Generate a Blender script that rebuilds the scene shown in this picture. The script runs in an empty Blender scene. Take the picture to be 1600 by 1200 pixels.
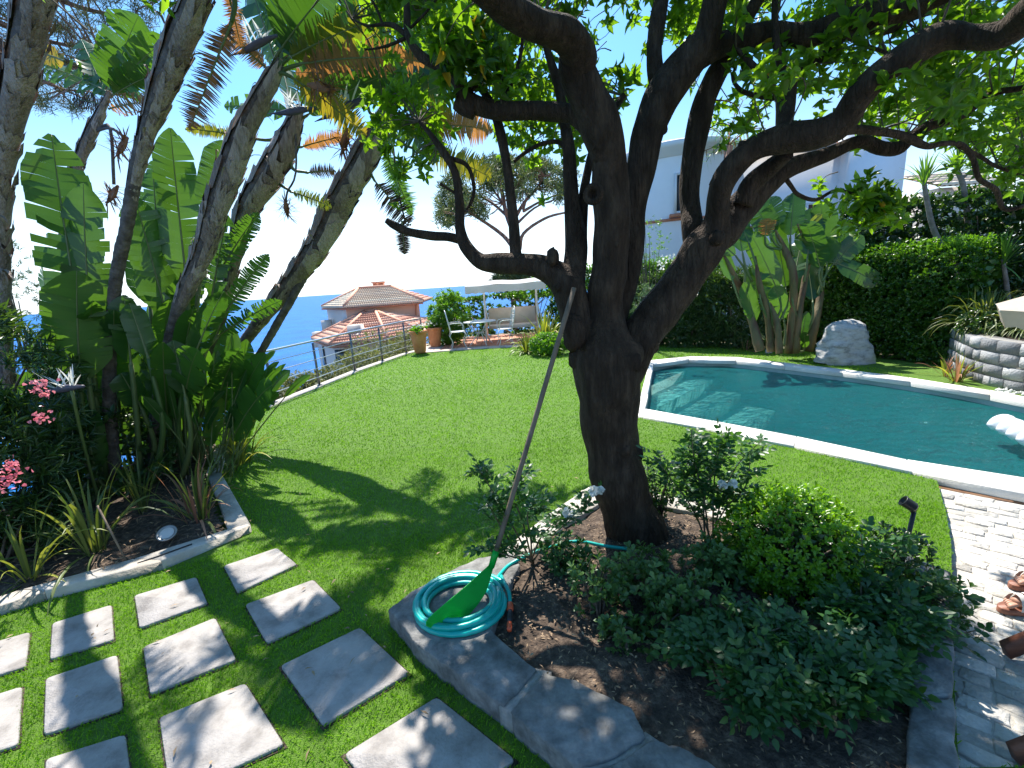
import bpy, math, random
import numpy as np
from mathutils import Vector, Matrix
from mathutils.geometry import tessellate_polygon

random.seed(7)
RG = np.random.default_rng(11)
scene = bpy.context.scene
COL = scene.collection
PI = math.pi
R = math.radians

# ------------------------------------------------------------------ camera
FPX = 700.0                       # focal length in pixels of the 1600 px wide picture
PITCH = math.atan(158 / 700.0)
ROLL = R(-3.75)
EYE = np.array([0.0, 0.0, 1.9])
_fw = np.array([0, math.cos(PITCH), -math.sin(PITCH)])
_r0 = np.array([1.0, 0, 0])
_u0 = np.cross(_r0, _fw)
CR = math.cos(ROLL) * _r0 + math.sin(ROLL) * _u0
CU = -math.sin(ROLL) * _r0 + math.cos(ROLL) * _u0
cam_data = bpy.data.cameras.new('camera')
cam = bpy.data.objects.new('camera', cam_data)
COL.objects.link(cam)
cam_data.sensor_width = 36.0
cam_data.lens = FPX / 1600 * 36.0
cam_data.clip_start = 0.05
cam_data.clip_end = 150000
cam.matrix_world = Matrix(((CR[0], CU[0], -_fw[0], EYE[0]), (CR[1], CU[1], -_fw[1], EYE[1]),
                           (CR[2], CU[2], -_fw[2], EYE[2]), (0, 0, 0, 1)))
scene.camera = cam

# ------------------------------------------------------------------ sky, sun, exposure
SUN_EL = R(58)
SUN_AZ = R(-11)                   # from +Y, negative to the left (towards the sea)
world = bpy.data.worlds.new('World')
scene.world = world
world.use_nodes = True
wn = world.node_tree.nodes
wl = world.node_tree.links
sky = wn.new('ShaderNodeTexSky')
sky.sky_type = 'NISHITA'
sky.sun_disc = False
sky.sun_elevation = SUN_EL
sky.sun_rotation = SUN_AZ
sky.altitude = 30
sky.air_density = 1.0
sky.dust_density = 0.6
sky.ozone_density = 1.6
# sea air: the sky pales towards white at the horizon, the same all the way round
_tc = wn.new('ShaderNodeTexCoord'); _sx = wn.new('ShaderNodeSeparateXYZ'); _rp = wn.new('ShaderNodeMapRange')
_tn = wn.new('ShaderNodeMix'); _tn.data_type = 'RGBA'; _tn.blend_type = 'MULTIPLY'; _tn.inputs[0].default_value = 1.0; _tn.inputs[7].default_value = (0.56, 0.93, 1.13, 1)
wl.new(sky.outputs[0], _tn.inputs[6])
_bw = wn.new('ShaderNodeRGBToBW'); _mx = wn.new('ShaderNodeMix'); _mx.data_type = 'RGBA'
wl.new(_tc.outputs['Generated'], _sx.inputs[0]); wl.new(_sx.outputs[2], _rp.inputs[0])
_rp.inputs[1].default_value = 0.0; _rp.inputs[2].default_value = 0.34; _rp.inputs[3].default_value = 0.9; _rp.inputs[4].default_value = 0.0
_sc = wn.new('ShaderNodeMix'); _sc.data_type = 'RGBA'; _sc.blend_type = 'MULTIPLY'; _sc.inputs[0].default_value = 1.0; _sc.inputs[7].default_value = (1.0, 1.05, 1.12, 1)
wl.new(sky.outputs[0], _bw.inputs[0]); wl.new(_bw.outputs[0], _sc.inputs[6])
wl.new(_rp.outputs[0], _mx.inputs[0]); wl.new(_tn.outputs[2], _mx.inputs[6]); wl.new(_sc.outputs[2], _mx.inputs[7])
wl.new(_mx.outputs[2], wn['Background'].inputs[0])
wn['Background'].inputs[1].default_value = 0.12
sd = bpy.data.lights.new('sun', 'SUN')
sd.energy = 5.0
sd.angle = R(0.55)
sd.color = (1.0, 0.95, 0.87)
sun = bpy.data.objects.new('sun', sd)
COL.objects.link(sun)
SUNV = Vector((math.sin(SUN_AZ) * math.cos(SUN_EL), math.cos(SUN_AZ) * math.cos(SUN_EL), math.sin(SUN_EL)))
sun.rotation_euler = SUNV.to_track_quat('Z', 'Y').to_euler()
sun.location = SUNV * 50
scene.view_settings.view_transform = 'Standard'
scene.view_settings.look = 'None'
scene.view_settings.exposure = 1.0
scene.view_settings.gamma = 1
scene.view_settings.use_curve_mapping = False
scene.render.engine = 'CYCLES'
scene.cycles.max_bounces = 8
scene.cycles.transparent_max_bounces = 12
scene.cycles.caustics_reflective = False
scene.cycles.caustics_refractive = False
scene.cycles.sample_clamp_indirect = 6

# ------------------------------------------------------------------ photograph-to-place helpers
def ray(x, y):
    return (x - 800) / FPX * CR - (y - 600) / FPX * CU + _fw
def G(x, y, z=0.0):
    d = ray(x, y)
    return EYE + d * ((z - EYE[2]) / d[2])
def PY(x, y, Y):
    d = ray(x, y)
    return EYE + d * ((Y - EYE[1]) / d[1])
def depth(p):
    return float(np.dot(np.asarray(p) - EYE, _fw))
def W(px, p):
    """size in metres of px picture pixels at point p"""
    return px * depth(p) / FPX
def unit(v):
    v = np.asarray(v, float)
    n = np.linalg.norm(v, axis=-1, keepdims=True)
    return v / np.maximum(n, 1e-9)
def catmull(pts, n=6):
    """smooth polyline through rows of pts"""
    P = np.asarray(pts, float)
    if len(P) < 3:
        t = np.linspace(0, 1, n + 1)[:, None]
        return P[0] * (1 - t) + P[-1] * t
    Q = np.vstack([2 * P[0] - P[1], P, 2 * P[-1] - P[-2]])
    out = []
    for i in range(1, len(Q) - 2):
        p0, p1, p2, p3 = Q[i - 1], Q[i], Q[i + 1], Q[i + 2]
        for k in range(n):
            t = k / n
            out.append(0.5 * ((2 * p1) + (-p0 + p2) * t + (2 * p0 - 5 * p1 + 4 * p2 - p3) * t * t + (-p0 + 3 * p1 - 3 * p2 + p3) * t ** 3))
    out.append(P[-1])
    return np.array(out)
def inpoly(x, y, poly):
    x = np.asarray(x); y = np.asarray(y)
    ins = np.zeros(x.shape, bool)
    n = len(poly)
    j = n - 1
    for i in range(n):
        xi, yi = poly[i][0], poly[i][1]; xj, yj = poly[j][0], poly[j][1]
        c = ((yi > y) != (yj > y)) & (x < (xj - xi) * (y - yi) / ((yj - yi) if yj != yi else 1e-9) + xi)
        ins ^= c
        j = i
    return ins
def vnoise(p, s=1.0, seed=0):
    """cheap smooth 3-D noise in [-1, 1] for arrays (N, 3)"""
    p = np.atleast_2d(np.asarray(p, float)) * s + seed * 13.7
    a = np.sin(p[:, 0] * 1.7 + 1.3 * np.sin(p[:, 1] * 1.9 + seed)) + np.sin(p[:, 1] * 2.3 + 1.1 * np.sin(p[:, 2] * 1.6)) + np.sin(p[:, 2] * 2.1 + 1.2 * np.sin(p[:, 0] * 2.2))
    return a / 3

# ------------------------------------------------------------------ mesh building
class MB:
    def __init__(s):
        s.v = []; s.f = []; s.r = []; s.n = 0
    def add(s, v, f, rnd=0.5):
        v = np.asarray(v, float).reshape(-1, 3)
        for a in (f if isinstance(f, list) and len(f) and isinstance(f[0], np.ndarray) and f[0].ndim == 2 else [f]):
            if isinstance(a, np.ndarray):
                s.f.append(a.astype(np.int64) + s.n)
            else:
                by = {}
                for q in a: by.setdefault(len(q), []).append(q)
                for q in by.values(): s.f.append(np.array(q, np.int64) + s.n)
        s.v.append(v)
        s.r.append(np.broadcast_to(np.asarray(rnd, float).reshape(-1) if np.ndim(rnd) else np.array([float(rnd)]), (len(v),)) if np.ndim(rnd) == 0 or len(np.asarray(rnd)) == 1 else np.asarray(rnd, float))
        s.n += len(v)
        return s
    def box(s, c, size, rz=0.0, rx=0.0, ry=0.0, rnd=0.5):
        M = np.array(Matrix.Rotation(rz, 3, 'Z') @ Matrix.Rotation(ry, 3, 'Y') @ Matrix.Rotation(rx, 3, 'X'))
        h = np.array(size) / 2
        v = np.array([[x, y, z] for x in (-1, 1) for y in (-1, 1) for z in (-1, 1)]) * h
        v = v @ M.T + np.array(c)
        return s.add(v, np.array([[0, 1, 3, 2], [4, 6, 7, 5], [0, 4, 5, 1], [2, 3, 7, 6], [0, 2, 6, 4], [1, 5, 7, 3]]), rnd)
    def beam(s, a, b, w, h, up=(0, 0, 1), rnd=0.5):
        a = np.array(a, float); b = np.array(b, float)
        d = unit(b - a); sd_ = unit(np.cross(d, up)); u = np.cross(sd_, d)
        v = []
        for p in (a, b):
            for i, j in ((-1, -1), (1, -1), (1, 1), (-1, 1)):
                v.append(p + sd_ * i * w / 2 + u * j * h / 2)
        return s.add(v, np.array([[3, 2, 1, 0], [4, 5, 6, 7], [0, 1, 5, 4], [1, 2, 6, 5], [2, 3, 7, 6], [3, 0, 4, 7]]), rnd)
    def tube(s, path, rad, n=8, cap=True, rnd=0.5, noise=0.0, ns=6.0, flat=None):
        P = np.asarray(path, float); m = len(P)
        rad = np.broadcast_to(np.asarray(rad, float), (m,))
        T = unit(np.gradient(P, axis=0))
        ref = np.array([0.0, 0, 1]) if abs(T[0][2]) < 0.9 else np.array([1.0, 0, 0])
        N = []
        nn = unit(np.cross(np.cross(T[0], ref), T[0]))
        for i in range(m):
            nn = unit(nn - T[i] * np.dot(nn, T[i])); N.append(nn)
        N = np.array(N); B = np.cross(T, N)
        a = np.linspace(0, 2 * PI, n, endpoint=False)
        ring = N[:, None, :] * np.cos(a)[None, :, None] + B[:, None, :] * np.sin(a)[None, :, None] * (flat or 1.0)
        rr = rad[:, None, None]
        v = P[:, None, :] + ring * rr
        if noise:
            q = vnoise(v.reshape(-1, 3), ns, 3).reshape(m, n, 1)
            v = v + ring * rr * q * noise
        idx = np.arange(m * n).reshape(m, n)
        A = idx[:-1]; Bq = np.roll(A, -1, 1); Cq = np.roll(idx[1:], -1, 1); D = idx[1:]
        F = np.stack([A, Bq, Cq, D], -1).reshape(-1, 4)
        s.add(v.reshape(-1, 3), F, rnd)
        if cap:
            base = s.n - m * n
            s.f.append((np.arange(n)[::-1] + base)[None, :]); s.f.append((np.arange(n) + base + (m - 1) * n)[None, :])
        return s
    def lathe(s, c, prof, n=16, rnd=0.5, axis=None):
        pr = np.array(prof, float)
        a = np.linspace(0, 2 * PI, n, endpoint=False)
        v = np.stack([pr[:, 0, None] * np.cos(a), pr[:, 0, None] * np.sin(a), np.repeat(pr[:, 1, None], n, 1)], -1)
        if axis is not None:
            q = np.array(Vector((0, 0, 1)).rotation_difference(Vector(axis)).to_matrix())
            v = v @ q.T
        v = v + np.array(c)
        m = len(pr)
        idx = np.arange(m * n).reshape(m, n)
        F = np.stack([idx[:-1], np.roll(idx[:-1], -1, 1), np.roll(idx[1:], -1, 1), idx[1:]], -1).reshape(-1, 4)
        return s.add(v.reshape(-1, 3), F, rnd)
    def prism(s, poly, z0, z1, bev=0.0, rnd=0.5, jit=0.0, sub=0, topn=0.0):
        """poly: (x, y) or (x, y, *) rows, any turn; z1 may be a number or a function of (x, y)"""
        P = np.array([[p[0], p[1]] for p in poly], float)
        if sub:
            Q = []
            for i in range(len(P)):
                a, b = P[i], P[(i + 1) % len(P)]
                for k in range(sub): Q.append(a + (b - a) * k / sub)
            P = np.array(Q)
        area = 0.5 * np.sum(P[:, 0] * np.roll(P[:, 1], -1) - np.roll(P[:, 0], -1) * P[:, 1])
        if area < 0: P = P[::-1]
        if jit: P = P + RG.normal(0, jit, P.shape)
        c = P.mean(0); n = len(P)
        d = np.roll(P, -1, 0) - np.roll(P, 1, 0)
        nin = unit(np.stack([-d[:, 1], d[:, 0]], -1))
        I = P + nin * bev
        f = (lambda q: np.array([z1(x, y) for x, y in q])) if callable(z1) else (lambda q: np.full(len(q), float(z1)))
        rings = [np.c_[P, np.full(n, z0)], np.c_[P, f(P) - bev], np.c_[I, f(I)]] if bev else [np.c_[P, np.full(n, z0)], np.c_[P, f(P)]]
        if topn: rings[-1][:, 2] += RG.normal(0, topn, n)
        v = np.vstack(rings); k = len(rings)
        F = []
        for r in range(k - 1):
            for i in range(n):
                j = (i + 1) % n
                F.append((r * n + i, r * n + j, (r + 1) * n + j, (r + 1) * n + i))
        tv = [Vector((q[0], q[1], 0)) for q in rings[-1]]
        top = [tuple((k - 1) * n + t for t in tri) for tri in tessellate_polygon([tv])]
        top2 = []
        for t in top:
            a, b, c_ = (v[i] for i in t)
            cr = (b[0] - a[0]) * (c_[1] - a[1]) - (b[1] - a[1]) * (c_[0] - a[0])
            top2.append(t if cr > 0 else t[::-1])
        return s.add(v, F + top2, rnd)
    def sphere(s, c, r, n=10, m=7, rnd=0.5, noise=0.0, ns=3.0):
        r = np.broadcast_to(np.asarray(r, float), (3,))
        th = np.linspace(0, PI, m + 1)[1:-1]; a = np.linspace(0, 2 * PI, n, endpoint=False)
        v = [[0, 0, 1]]
        for t in th:
            for q in a: v.append([math.sin(t) * math.cos(q), math.sin(t) * math.sin(q), math.cos(t)])
        v.append([0, 0, -1]); v = np.array(v)
        if noise: v = v * (1 + noise * vnoise(v + np.array(c) * 1.3, ns))[:, None]
        v = v * r + np.array(c)
        F = []
        k = len(th)
        for i in range(n): F.append((0, 1 + i, 1 + (i + 1) % n))
        for q in range(k - 1):
            for i in range(n):
                a0 = 1 + q * n + i; b0 = 1 + q * n + (i + 1) % n
                F.append((a0, a0 + n, b0 + n, b0))
        last = 1 + k * n
        for i in range(n): F.append((last, 1 + (k - 1) * n + (i + 1) % n, 1 + (k - 1) * n + i))
        return s.add(v, F, rnd)
    def mesh(s, name, mats, smooth=False, origin=None):
        me = bpy.data.meshes.new(name)
        V = np.vstack(s.v) if s.v else np.zeros((0, 3))
        if origin is not None: V = V - np.asarray(origin, float)
        me.vertices.add(len(V)); me.vertices.foreach_set('co', V.ravel())
        tot = np.concatenate([np.full(len(f), f.shape[1]) for f in s.f]); loops = np.concatenate([f.ravel() for f in s.f])
        me.loops.add(len(loops)); me.loops.foreach_set('vertex_index', loops.astype(np.int32))
        me.polygons.add(len(tot)); st = np.concatenate([[0], np.cumsum(tot)[:-1]])
        me.polygons.foreach_set('loop_start', st.astype(np.int32))
        try: me.polygons.foreach_set('loop_total', tot.astype(np.int32))
        except Exception: pass
        at = me.attributes.new('rnd', 'FLOAT', 'POINT')
        at.data.foreach_set('value', np.concatenate(s.r).astype(np.float32))
        for m in (mats if isinstance(mats, (list, tuple)) else [mats]): me.materials.append(m)
        if smooth: me.polygons.foreach_set('use_smooth', np.ones(len(tot), bool))
        me.update(calc_edges=True); me.validate()
        return me
    def build(s, name, mats, parent=None, smooth=False, origin=None):
        me = s.mesh(name, mats, smooth, origin)
        o = bpy.data.objects.new(name, me); COL.objects.link(o)
        if origin is not None: o.location = Vector([float(q) for q in origin])
        if parent is not None:
            o.parent = parent
            if origin is None: o.matrix_parent_inverse = Matrix.Identity(4)
        return o

def tag(o, label=None, cat=None, group=None, kind=None):
    if label: o['label'] = label
    if cat: o['category'] = cat
    if group: o['group'] = group
    if kind: o['kind'] = kind
    return o
def thing(name, label, cat, group=None):
    """Empty at the world origin frame of its parts; moved to the base by rebase()"""
    o = bpy.data.objects.new(name, None); COL.objects.link(o)
    o.empty_display_size = 0.1
    return tag(o, label, cat, group)
def rebase(root, loc):
    """put the Empty at its thing's base while the world-built parts stay where they are"""
    root.location = Vector([float(q) for q in loc])
    inv = Matrix.Translation(-root.location)
    for ch in root.children:
        ch.matrix_parent_inverse = inv
    return root
def instance(mesh, name, parent, mw, kind=None):
    o = bpy.data.objects.new(name, mesh); COL.objects.link(o)
    o.parent = parent
    o.matrix_basis = mw
    return o

# ------------------------------------------------------------------ materials
def hexc(c):
    return (c[0], c[1], c[2], 1.0)
def M(name, c1, c2=None, c3=None, scale=4.0, rough=0.7, bump=0.0, bscale=40.0, trans=0.0, tcol=None, rnd=0.0, spec=0.5,
      stretch=None, metal=0.0, detail=6.0, c2pos=(0.35, 0.65), coords='Object', extra=None):
    m = bpy.data.materials.new(name); m.use_nodes = True
    nt = m.node_tree; N = nt.nodes; L = nt.links
    p = N['Principled BSDF']
    p.inputs['Roughness'].default_value = rough
    p.inputs['Specular IOR Level'].default_value = spec
    p.inputs['Metallic'].default_value = metal
    tc = N.new('ShaderNodeTexCoord'); mp = N.new('ShaderNodeMapping')
    L.new(tc.outputs[coords], mp.inputs[0])
    if stretch: mp.inputs['Scale'].default_value = stretch
    col = None
    if c2 is None:
        p.inputs['Base Color'].default_value = hexc(c1)
        v = N.new('ShaderNodeRGB'); v.outputs[0].default_value = hexc(c1); col = v.outputs[0]
    else:
        no = N.new('ShaderNodeTexNoise'); no.inputs['Scale'].default_value = scale; no.inputs['Detail'].default_value = detail
        no.inputs['Roughness'].default_value = 0.65
        L.new(mp.outputs[0], no.inputs['Vector'])
        rp = N.new('ShaderNodeValToRGB')
        e = rp.color_ramp.elements
        e[0].position = c2pos[0]; e[0].color = hexc(c1); e[1].position = c2pos[1]; e[1].color = hexc(c2)
        if c3:
            x = e.new((c2pos[0] + c2pos[1]) / 2); x.color = hexc(c3)
        fac = no.outputs['Fac']
        if rnd:
            at = N.new('ShaderNodeAttribute'); at.attribute_name = 'rnd'
            mx = N.new('ShaderNodeMix'); mx.data_type = 'FLOAT'; mx.inputs[0].default_value = rnd
            L.new(fac, mx.inputs[2]); L.new(at.outputs['Fac'], mx.inputs[3]); fac = mx.outputs[0]
        L.new(fac, rp.inputs[0]); col = rp.outputs[0]
        L.new(col, p.inputs['Base Color'])
    if bump:
        nb = N.new('ShaderNodeTexNoise'); nb.inputs['Scale'].default_value = bscale; nb.inputs['Detail'].default_value = 5
        L.new(mp.outputs[0], nb.inputs['Vector'])
        b = N.new('ShaderNodeBump'); b.inputs['Strength'].default_value = bump; b.inputs['Distance'].default_value = 0.02
        L.new(nb.outputs['Fac'], b.inputs['Height']); L.new(b.outputs[0], p.inputs['Normal'])
    if trans:
        t = N.new('ShaderNodeBsdfTranslucent'); mix = N.new('ShaderNodeMixShader'); mix.inputs[0].default_value = trans
        mc = N.new('ShaderNodeMix'); mc.data_type = 'RGBA'; mc.blend_type = 'MULTIPLY'; mc.inputs[0].default_value = 1.0
        L.new(col, mc.inputs[6]); mc.inputs[7].default_value = hexc(tcol or (2.2, 2.2, 0.8))
        L.new(mc.outputs[2], t.inputs['Color'])
        L.new(p.outputs[0], mix.inputs[1]); L.new(t.outputs[0], mix.inputs[2])
        L.new(mix.outputs[0], N['Material Output'].inputs[0])
    if extra: extra(m, nt, p, mp, col)
    return m
def leafmat(name, dark, light, trans=0.4, tcol=(2.4, 2.3, 0.7), rough=0.38, spec=0.5, **k):
    return M(name, dark, light, scale=1.3, rough=rough, trans=trans, tcol=tcol, rnd=0.75, spec=spec, c2pos=(0.1, 0.9), **k)

# ------------------------------------------------------------------ leaves in bulk
def T_leaf(fold=0.25, curl=0.12, shape='oval'):
    """leaf template: x across (-.5...5), y along 0..1, z out of the blade"""
    ys = [0, 0.28, 0.62, 1.0]
    ws = {'oval': [0, 0.46, 0.42, 0], 'obov': [0, 0.3, 0.5, 0], 'lance': [0, 0.5, 0.38, 0]}[shape]
    if shape == 'obov': ys = [0, 0.4, 0.8, 1.0]
    v = [[0, 0, 0]]
    for y, w in zip(ys[1:3], ws[1:3]):
        z = -curl * y * y
        v += [[-w, y, z + fold * w], [0, y, z], [w, y, z + fold * w]]
    v.append([0, 1, -curl])
    f3 = np.array([[0, 2, 1], [0, 3, 2], [4, 5, 7], [5, 6, 7]])
    f4 = np.array([[1, 2, 5, 4], [2, 3, 6, 5]])
    return np.array(v, float), f3, f4
LT_OVAL = T_leaf(); LT_OBOV = T_leaf(0.2, 0.15, 'obov'); LT_LANCE = T_leaf(0.2, 0.2, 'lance')
def LT_simple():
    v = np.array([[0, 0, 0], [-0.5, 0.45, 0.08], [0.5, 0.45, 0.08], [0, 1, -0.1]], float)
    return v, np.array([[0, 2, 1], [1, 2, 3]]), np.zeros((0, 4), int)
LT_LOW = LT_simple()
def put_leaves(mb, pos, d, nrm, Lg, Wd, tmpl, rnd=None):
    pos = np.asarray(pos, float); n = len(pos)
    if n == 0: return
    d = unit(np.asarray(d, float)); nrm = np.broadcast_to(np.asarray(nrm, float), d.shape)
    side = unit(np.cross(d, nrm) + 1e-6); up = np.cross(side, d)
    tv, f3, f4 = tmpl; k = len(tv)
    Lg = np.broadcast_to(Lg, (n,)); Wd = np.broadcast_to(Wd, (n,))
    V = pos[:, None, :] + tv[None, :, 0, None] * (side * Wd[:, None])[:, None, :] + tv[None, :, 1, None] * (d * Lg[:, None])[:, None, :] + tv[None, :, 2, None] * (up * Lg[:, None])[:, None, :]
    off = (np.arange(n) * k)[:, None, None]
    fs = [(f3[None] + off).reshape(-1, 3)]
    if len(f4): fs.append((f4[None] + off).reshape(-1, 4))
    if rnd is None: rnd = RG.random(n)
    mb.add(V.reshape(-1, 3), fs, np.repeat(rnd, k))
def rdir(n, up=0.0):
    v = RG.normal(0, 1, (n, 3)); v[:, 2] += up
    return unit(v)
def rosettes(mb, C, axis, per, Lg, Wd, tmpl, open_=0.9, rnd=None, jit=0.25):
    """a whorl of leaves round each axis: C (n,3), axis (n,3)"""
    C = np.asarray(C, float); n = len(C)
    if n == 0: return
    axis = unit(axis)
    ref = np.where(np.abs(axis[:, 2:3]) < 0.9, np.array([[0, 0, 1.0]]), np.array([[1.0, 0, 0]]))
    a = unit(np.cross(axis, ref)); b = np.cross(axis, a)
    ph = RG.random(n)[:, None] * 6.28 + np.arange(per)[None, :] * 2.399
    op = open_ * (0.6 + 0.6 * (np.arange(per)[None, :] / per)) + RG.normal(0, jit, (n, per))
    rad = a[:, None, :] * np.cos(ph)[..., None] + b[:, None, :] * np.sin(ph)[..., None]
    d = axis[:, None, :] * np.cos(op)[..., None] + rad * np.sin(op)[..., None]
    nr = axis[:, None, :] * np.sin(op)[..., None] - rad * np.cos(op)[..., None]
    pos = np.repeat(C[:, None, :], per, 1) - axis[:, None, :] * (RG.random((n, per, 1)) * 0.6 * Lg)
    rr = np.repeat(RG.random(n) if rnd is None else rnd, per) * 0.7 + RG.random(n * per) * 0.3
    sc = RG.uniform(0.7, 1.15, n * per)
    put_leaves(mb, pos.reshape(-1, 3), d.reshape(-1, 3), nr.reshape(-1, 3), Lg * sc, Wd * sc, tmpl, rr)

def strap(mb, base, d, L, w, droop=0.6, seg=6, fold=0.3, rnd=0.5, twist=0.0, bend=None, tip=1.0):
    """one long narrow leaf: starts along d and bends down under its weight; two-plane folded blade"""
    base = np.asarray(base, float); d = unit(d)
    hor = unit(np.array([d[0], d[1], 0.0]) + 1e-6)
    side = unit(np.cross(d, np.array([0, 0, 1.0])) + 1e-6)
    if bend is not None: side = unit(side + bend)
    pts = [base]; dirs = [d]; cur = d
    for i in range(seg):
        cur = unit(cur + np.array([0, 0, -1.0]) * droop * (0.5 + i) / seg / seg * 2.2 + (0 if bend is None else bend * 0.1))
        pts.append(pts[-1] + cur * L / seg); dirs.append(cur)
    V = []; F = []
    for i in range(seg + 1):
        t = i / seg
        ww = w * (0.55 + 0.9 * t if t < 0.5 else 1.0 - ((t - 0.5) / 0.5) ** 1.8 * tip) if i < seg else w * (1 - tip) + 0.001
        ww = max(ww, 0.001)
        s_ = unit(np.cross(dirs[i], np.cross(side, dirs[i])) * 0 + side * math.cos(twist * t) + np.cross(dirs[i], side) * math.sin(twist * t))
        u = np.cross(s_, dirs[i])
        V += [pts[i] - s_ * ww / 2 + u * fold * ww / 2, pts[i], pts[i] + s_ * ww / 2 + u * fold * ww / 2]
    for i in range(seg):
        a = i * 3
        F += [(a, a + 1, a + 4, a + 3), (a + 1, a + 2, a + 5, a + 4)]
    mb.add(V, F, rnd)
    return pts[-1]

def paddle(base, d, L, w, facing, petiole=0.5, droop=0.5, torn=0.3, strips=16, rnd=0.5, drop_side=0.35, ragged=0.0, mat=None, parent=None, name='leaf', pet_r=0.02, pet_mat=None, keep=1.0):
    """large banana-like leaf: stalk, midrib and two half blades split into strips that hang a little apart"""
    base = np.asarray(base, float); d = unit(d)
    n1 = 5; n2 = strips
    pts = [base]; cur = d
    for i in range(n1):
        cur = unit(cur + np.array([0, 0, -1]) * droop * 0.04); pts.append(pts[-1] + cur * petiole / n1)
    k0 = len(pts) - 1; dirs = [cur] * len(pts)
    for i in range(n2):
        cur = unit(cur + np.array([0, 0, -1]) * droop * (0.3 + 1.4 * i / n2) / n2); pts.append(pts[-1] + cur * L / n2); dirs.append(cur)
    pts = np.array(pts)
    mb = MB()
    rr = np.concatenate([np.linspace(1.0, 0.62, k0 + 1), np.linspace(0.6, 0.12, n2)]) * pet_r
    mbs = MB(); mbs.tube(pts, rr, n=6, rnd=0.9)
    facing = np.asarray(facing, float)
    for sgn in (-1, 1):
        tear = 0.0; prevF = None
        for i in range(n2):
            t0 = i / n2; t1 = (i + 1) / n2
            if RG.random() > keep: continue
            def wid(t): return w / 2 * (min(1.0, (t + 0.02) / 0.20) ** 0.6) * (1 - 0.93 * max(0, (t - 0.68) / 0.32) ** 2.6)
            newtear = RG.random() < torn
            if newtear or i == 0: tear0 = RG.normal(0, 0.12 + 0.35 * torn) + drop_side * RG.uniform(0.3, 1.2)
            tear = tear0 + RG.normal(0, 0.035)
            gap = 0.16 * torn * (1.5 if newtear else 0)
            row = []
            for t, p, dd in ((t0 + gap / n2, pts[k0 + i], dirs[k0 + i]), (t1 - gap / n2 * 0.5, pts[k0 + i + 1], dirs[k0 + i + 1])):
                ww = max(wid(t), 0.004)
                if ragged: ww *= 1 - ragged * RG.random()
                s_ = unit(np.cross(dd, facing)) * sgn
                nn = np.cross(dd, s_) * sgn * -1
                nn = facing - dd * np.dot(facing, dd); nn = unit(nn)
                for q, a in ((0, 0), (0.5, tear * 0.5), (1.0, tear)):
                    ang = 0.18 - a
                    sw = 0.22 * q * ww * (1 if t < 0.8 else 0.5)
                    row.append(p + (s_ * math.cos(ang) + nn * math.sin(ang)) * ww * q + dd * sw)
            if ragged and torn > 0.6:
                m_ = (row[2] + row[5]) / 2; row[2] = m_ * 0.75 + row[2] * 0.25; row[5] = m_ * 0.75 + row[5] * 0.25
            v = row
            F = [(0, 1, 4, 3), (1, 2, 5, 4)] if sgn > 0 else [(3, 4, 1, 0), (4, 5, 2, 1)]
            mb.add(v, F, np.clip(rnd + RG.normal(0, 0.06), 0, 1))
    if not mb.v: mb.add(pts[:3], [(0, 1, 2)], rnd)
    lf = mb.build(name, mat, parent)
    st = mbs.build('stalk', pet_mat or mat, lf, smooth=True)
    return lf, pts
# ------------------------------------------------------------------ materials of the setting
def _water_extra(m, nt, p, mp, col): pass
MAT = {}
MAT['turf'] = M('turf', (0.07, 0.15, 0.008), (0.13, 0.26, 0.014), scale=9, rough=0.85, bump=1.0, bscale=160, c2pos=(0.3, 0.7), detail=8)
MAT['blade'] = M('grass_blade', (0.10, 0.235, 0.010), (0.235, 0.46, 0.024), scale=0.8, rough=0.5, trans=0.35, tcol=(1.5, 1.5, 0.6), rnd=0.7, c2pos=(0.1, 0.9), spec=0.3)
MAT['soil'] = M('soil', (0.035, 0.024, 0.016), (0.16, 0.115, 0.08), (0.075, 0.05, 0.034), scale=22, rough=0.95, bump=1.0, bscale=70)
MAT['slab'] = M('concrete_slab', (0.215, 0.195, 0.18), (0.375, 0.345, 0.325), (0.315, 0.29, 0.27), scale=7, rough=0.85, bump=0.35, bscale=90)
MAT['kerb'] = M('kerb_stone', (0.10, 0.097, 0.09), (0.27, 0.26, 0.245), (0.175, 0.17, 0.16), scale=9, rough=0.85, bump=0.6, bscale=30, detail=10)
MAT['kerb_pale'] = M('pale_kerb', (0.36, 0.32, 0.27), (0.52, 0.48, 0.42), scale=5, rough=0.85, bump=0.4, bscale=40)
MAT['mortar'] = M('mortar', (0.25, 0.235, 0.21), (0.33, 0.31, 0.28), scale=20, rough=0.95, bump=0.6)
MAT['coping'] = M('coping_stone', (0.66, 0.62, 0.55), (0.76, 0.73, 0.67), scale=3, rough=0.7, bump=0.2, bscale=50)
MAT['cobble'] = M('cobble', (0.36, 0.335, 0.295), (0.64, 0.60, 0.54), (0.53, 0.495, 0.44), scale=7, rough=0.8, bump=0.9, bscale=28, rnd=0.35, detail=10)
MAT['joint'] = M('joint_sand', (0.34, 0.315, 0.275), (0.46, 0.43, 0.385), scale=30, rough=0.95, bump=0.5)
MAT['pool_tile'] = M('pool_lining', (0.27, 0.36, 0.37), (0.36, 0.45, 0.45), scale=4, rough=0.6, bump=0.1)
MAT['pool_step'] = M('pool_step', (0.36, 0.345, 0.33), (0.45, 0.43, 0.41), scale=5, rough=0.6, bump=0.1)
MAT['terracotta'] = M('terracotta', (0.42, 0.16, 0.09), (0.56, 0.25, 0.15), scale=3, rough=0.75, bump=0.2)
MAT['patio_border'] = M('patio_border', (0.55, 0.42, 0.34), (0.68, 0.55, 0.46), scale=3, rough=0.8)
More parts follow.
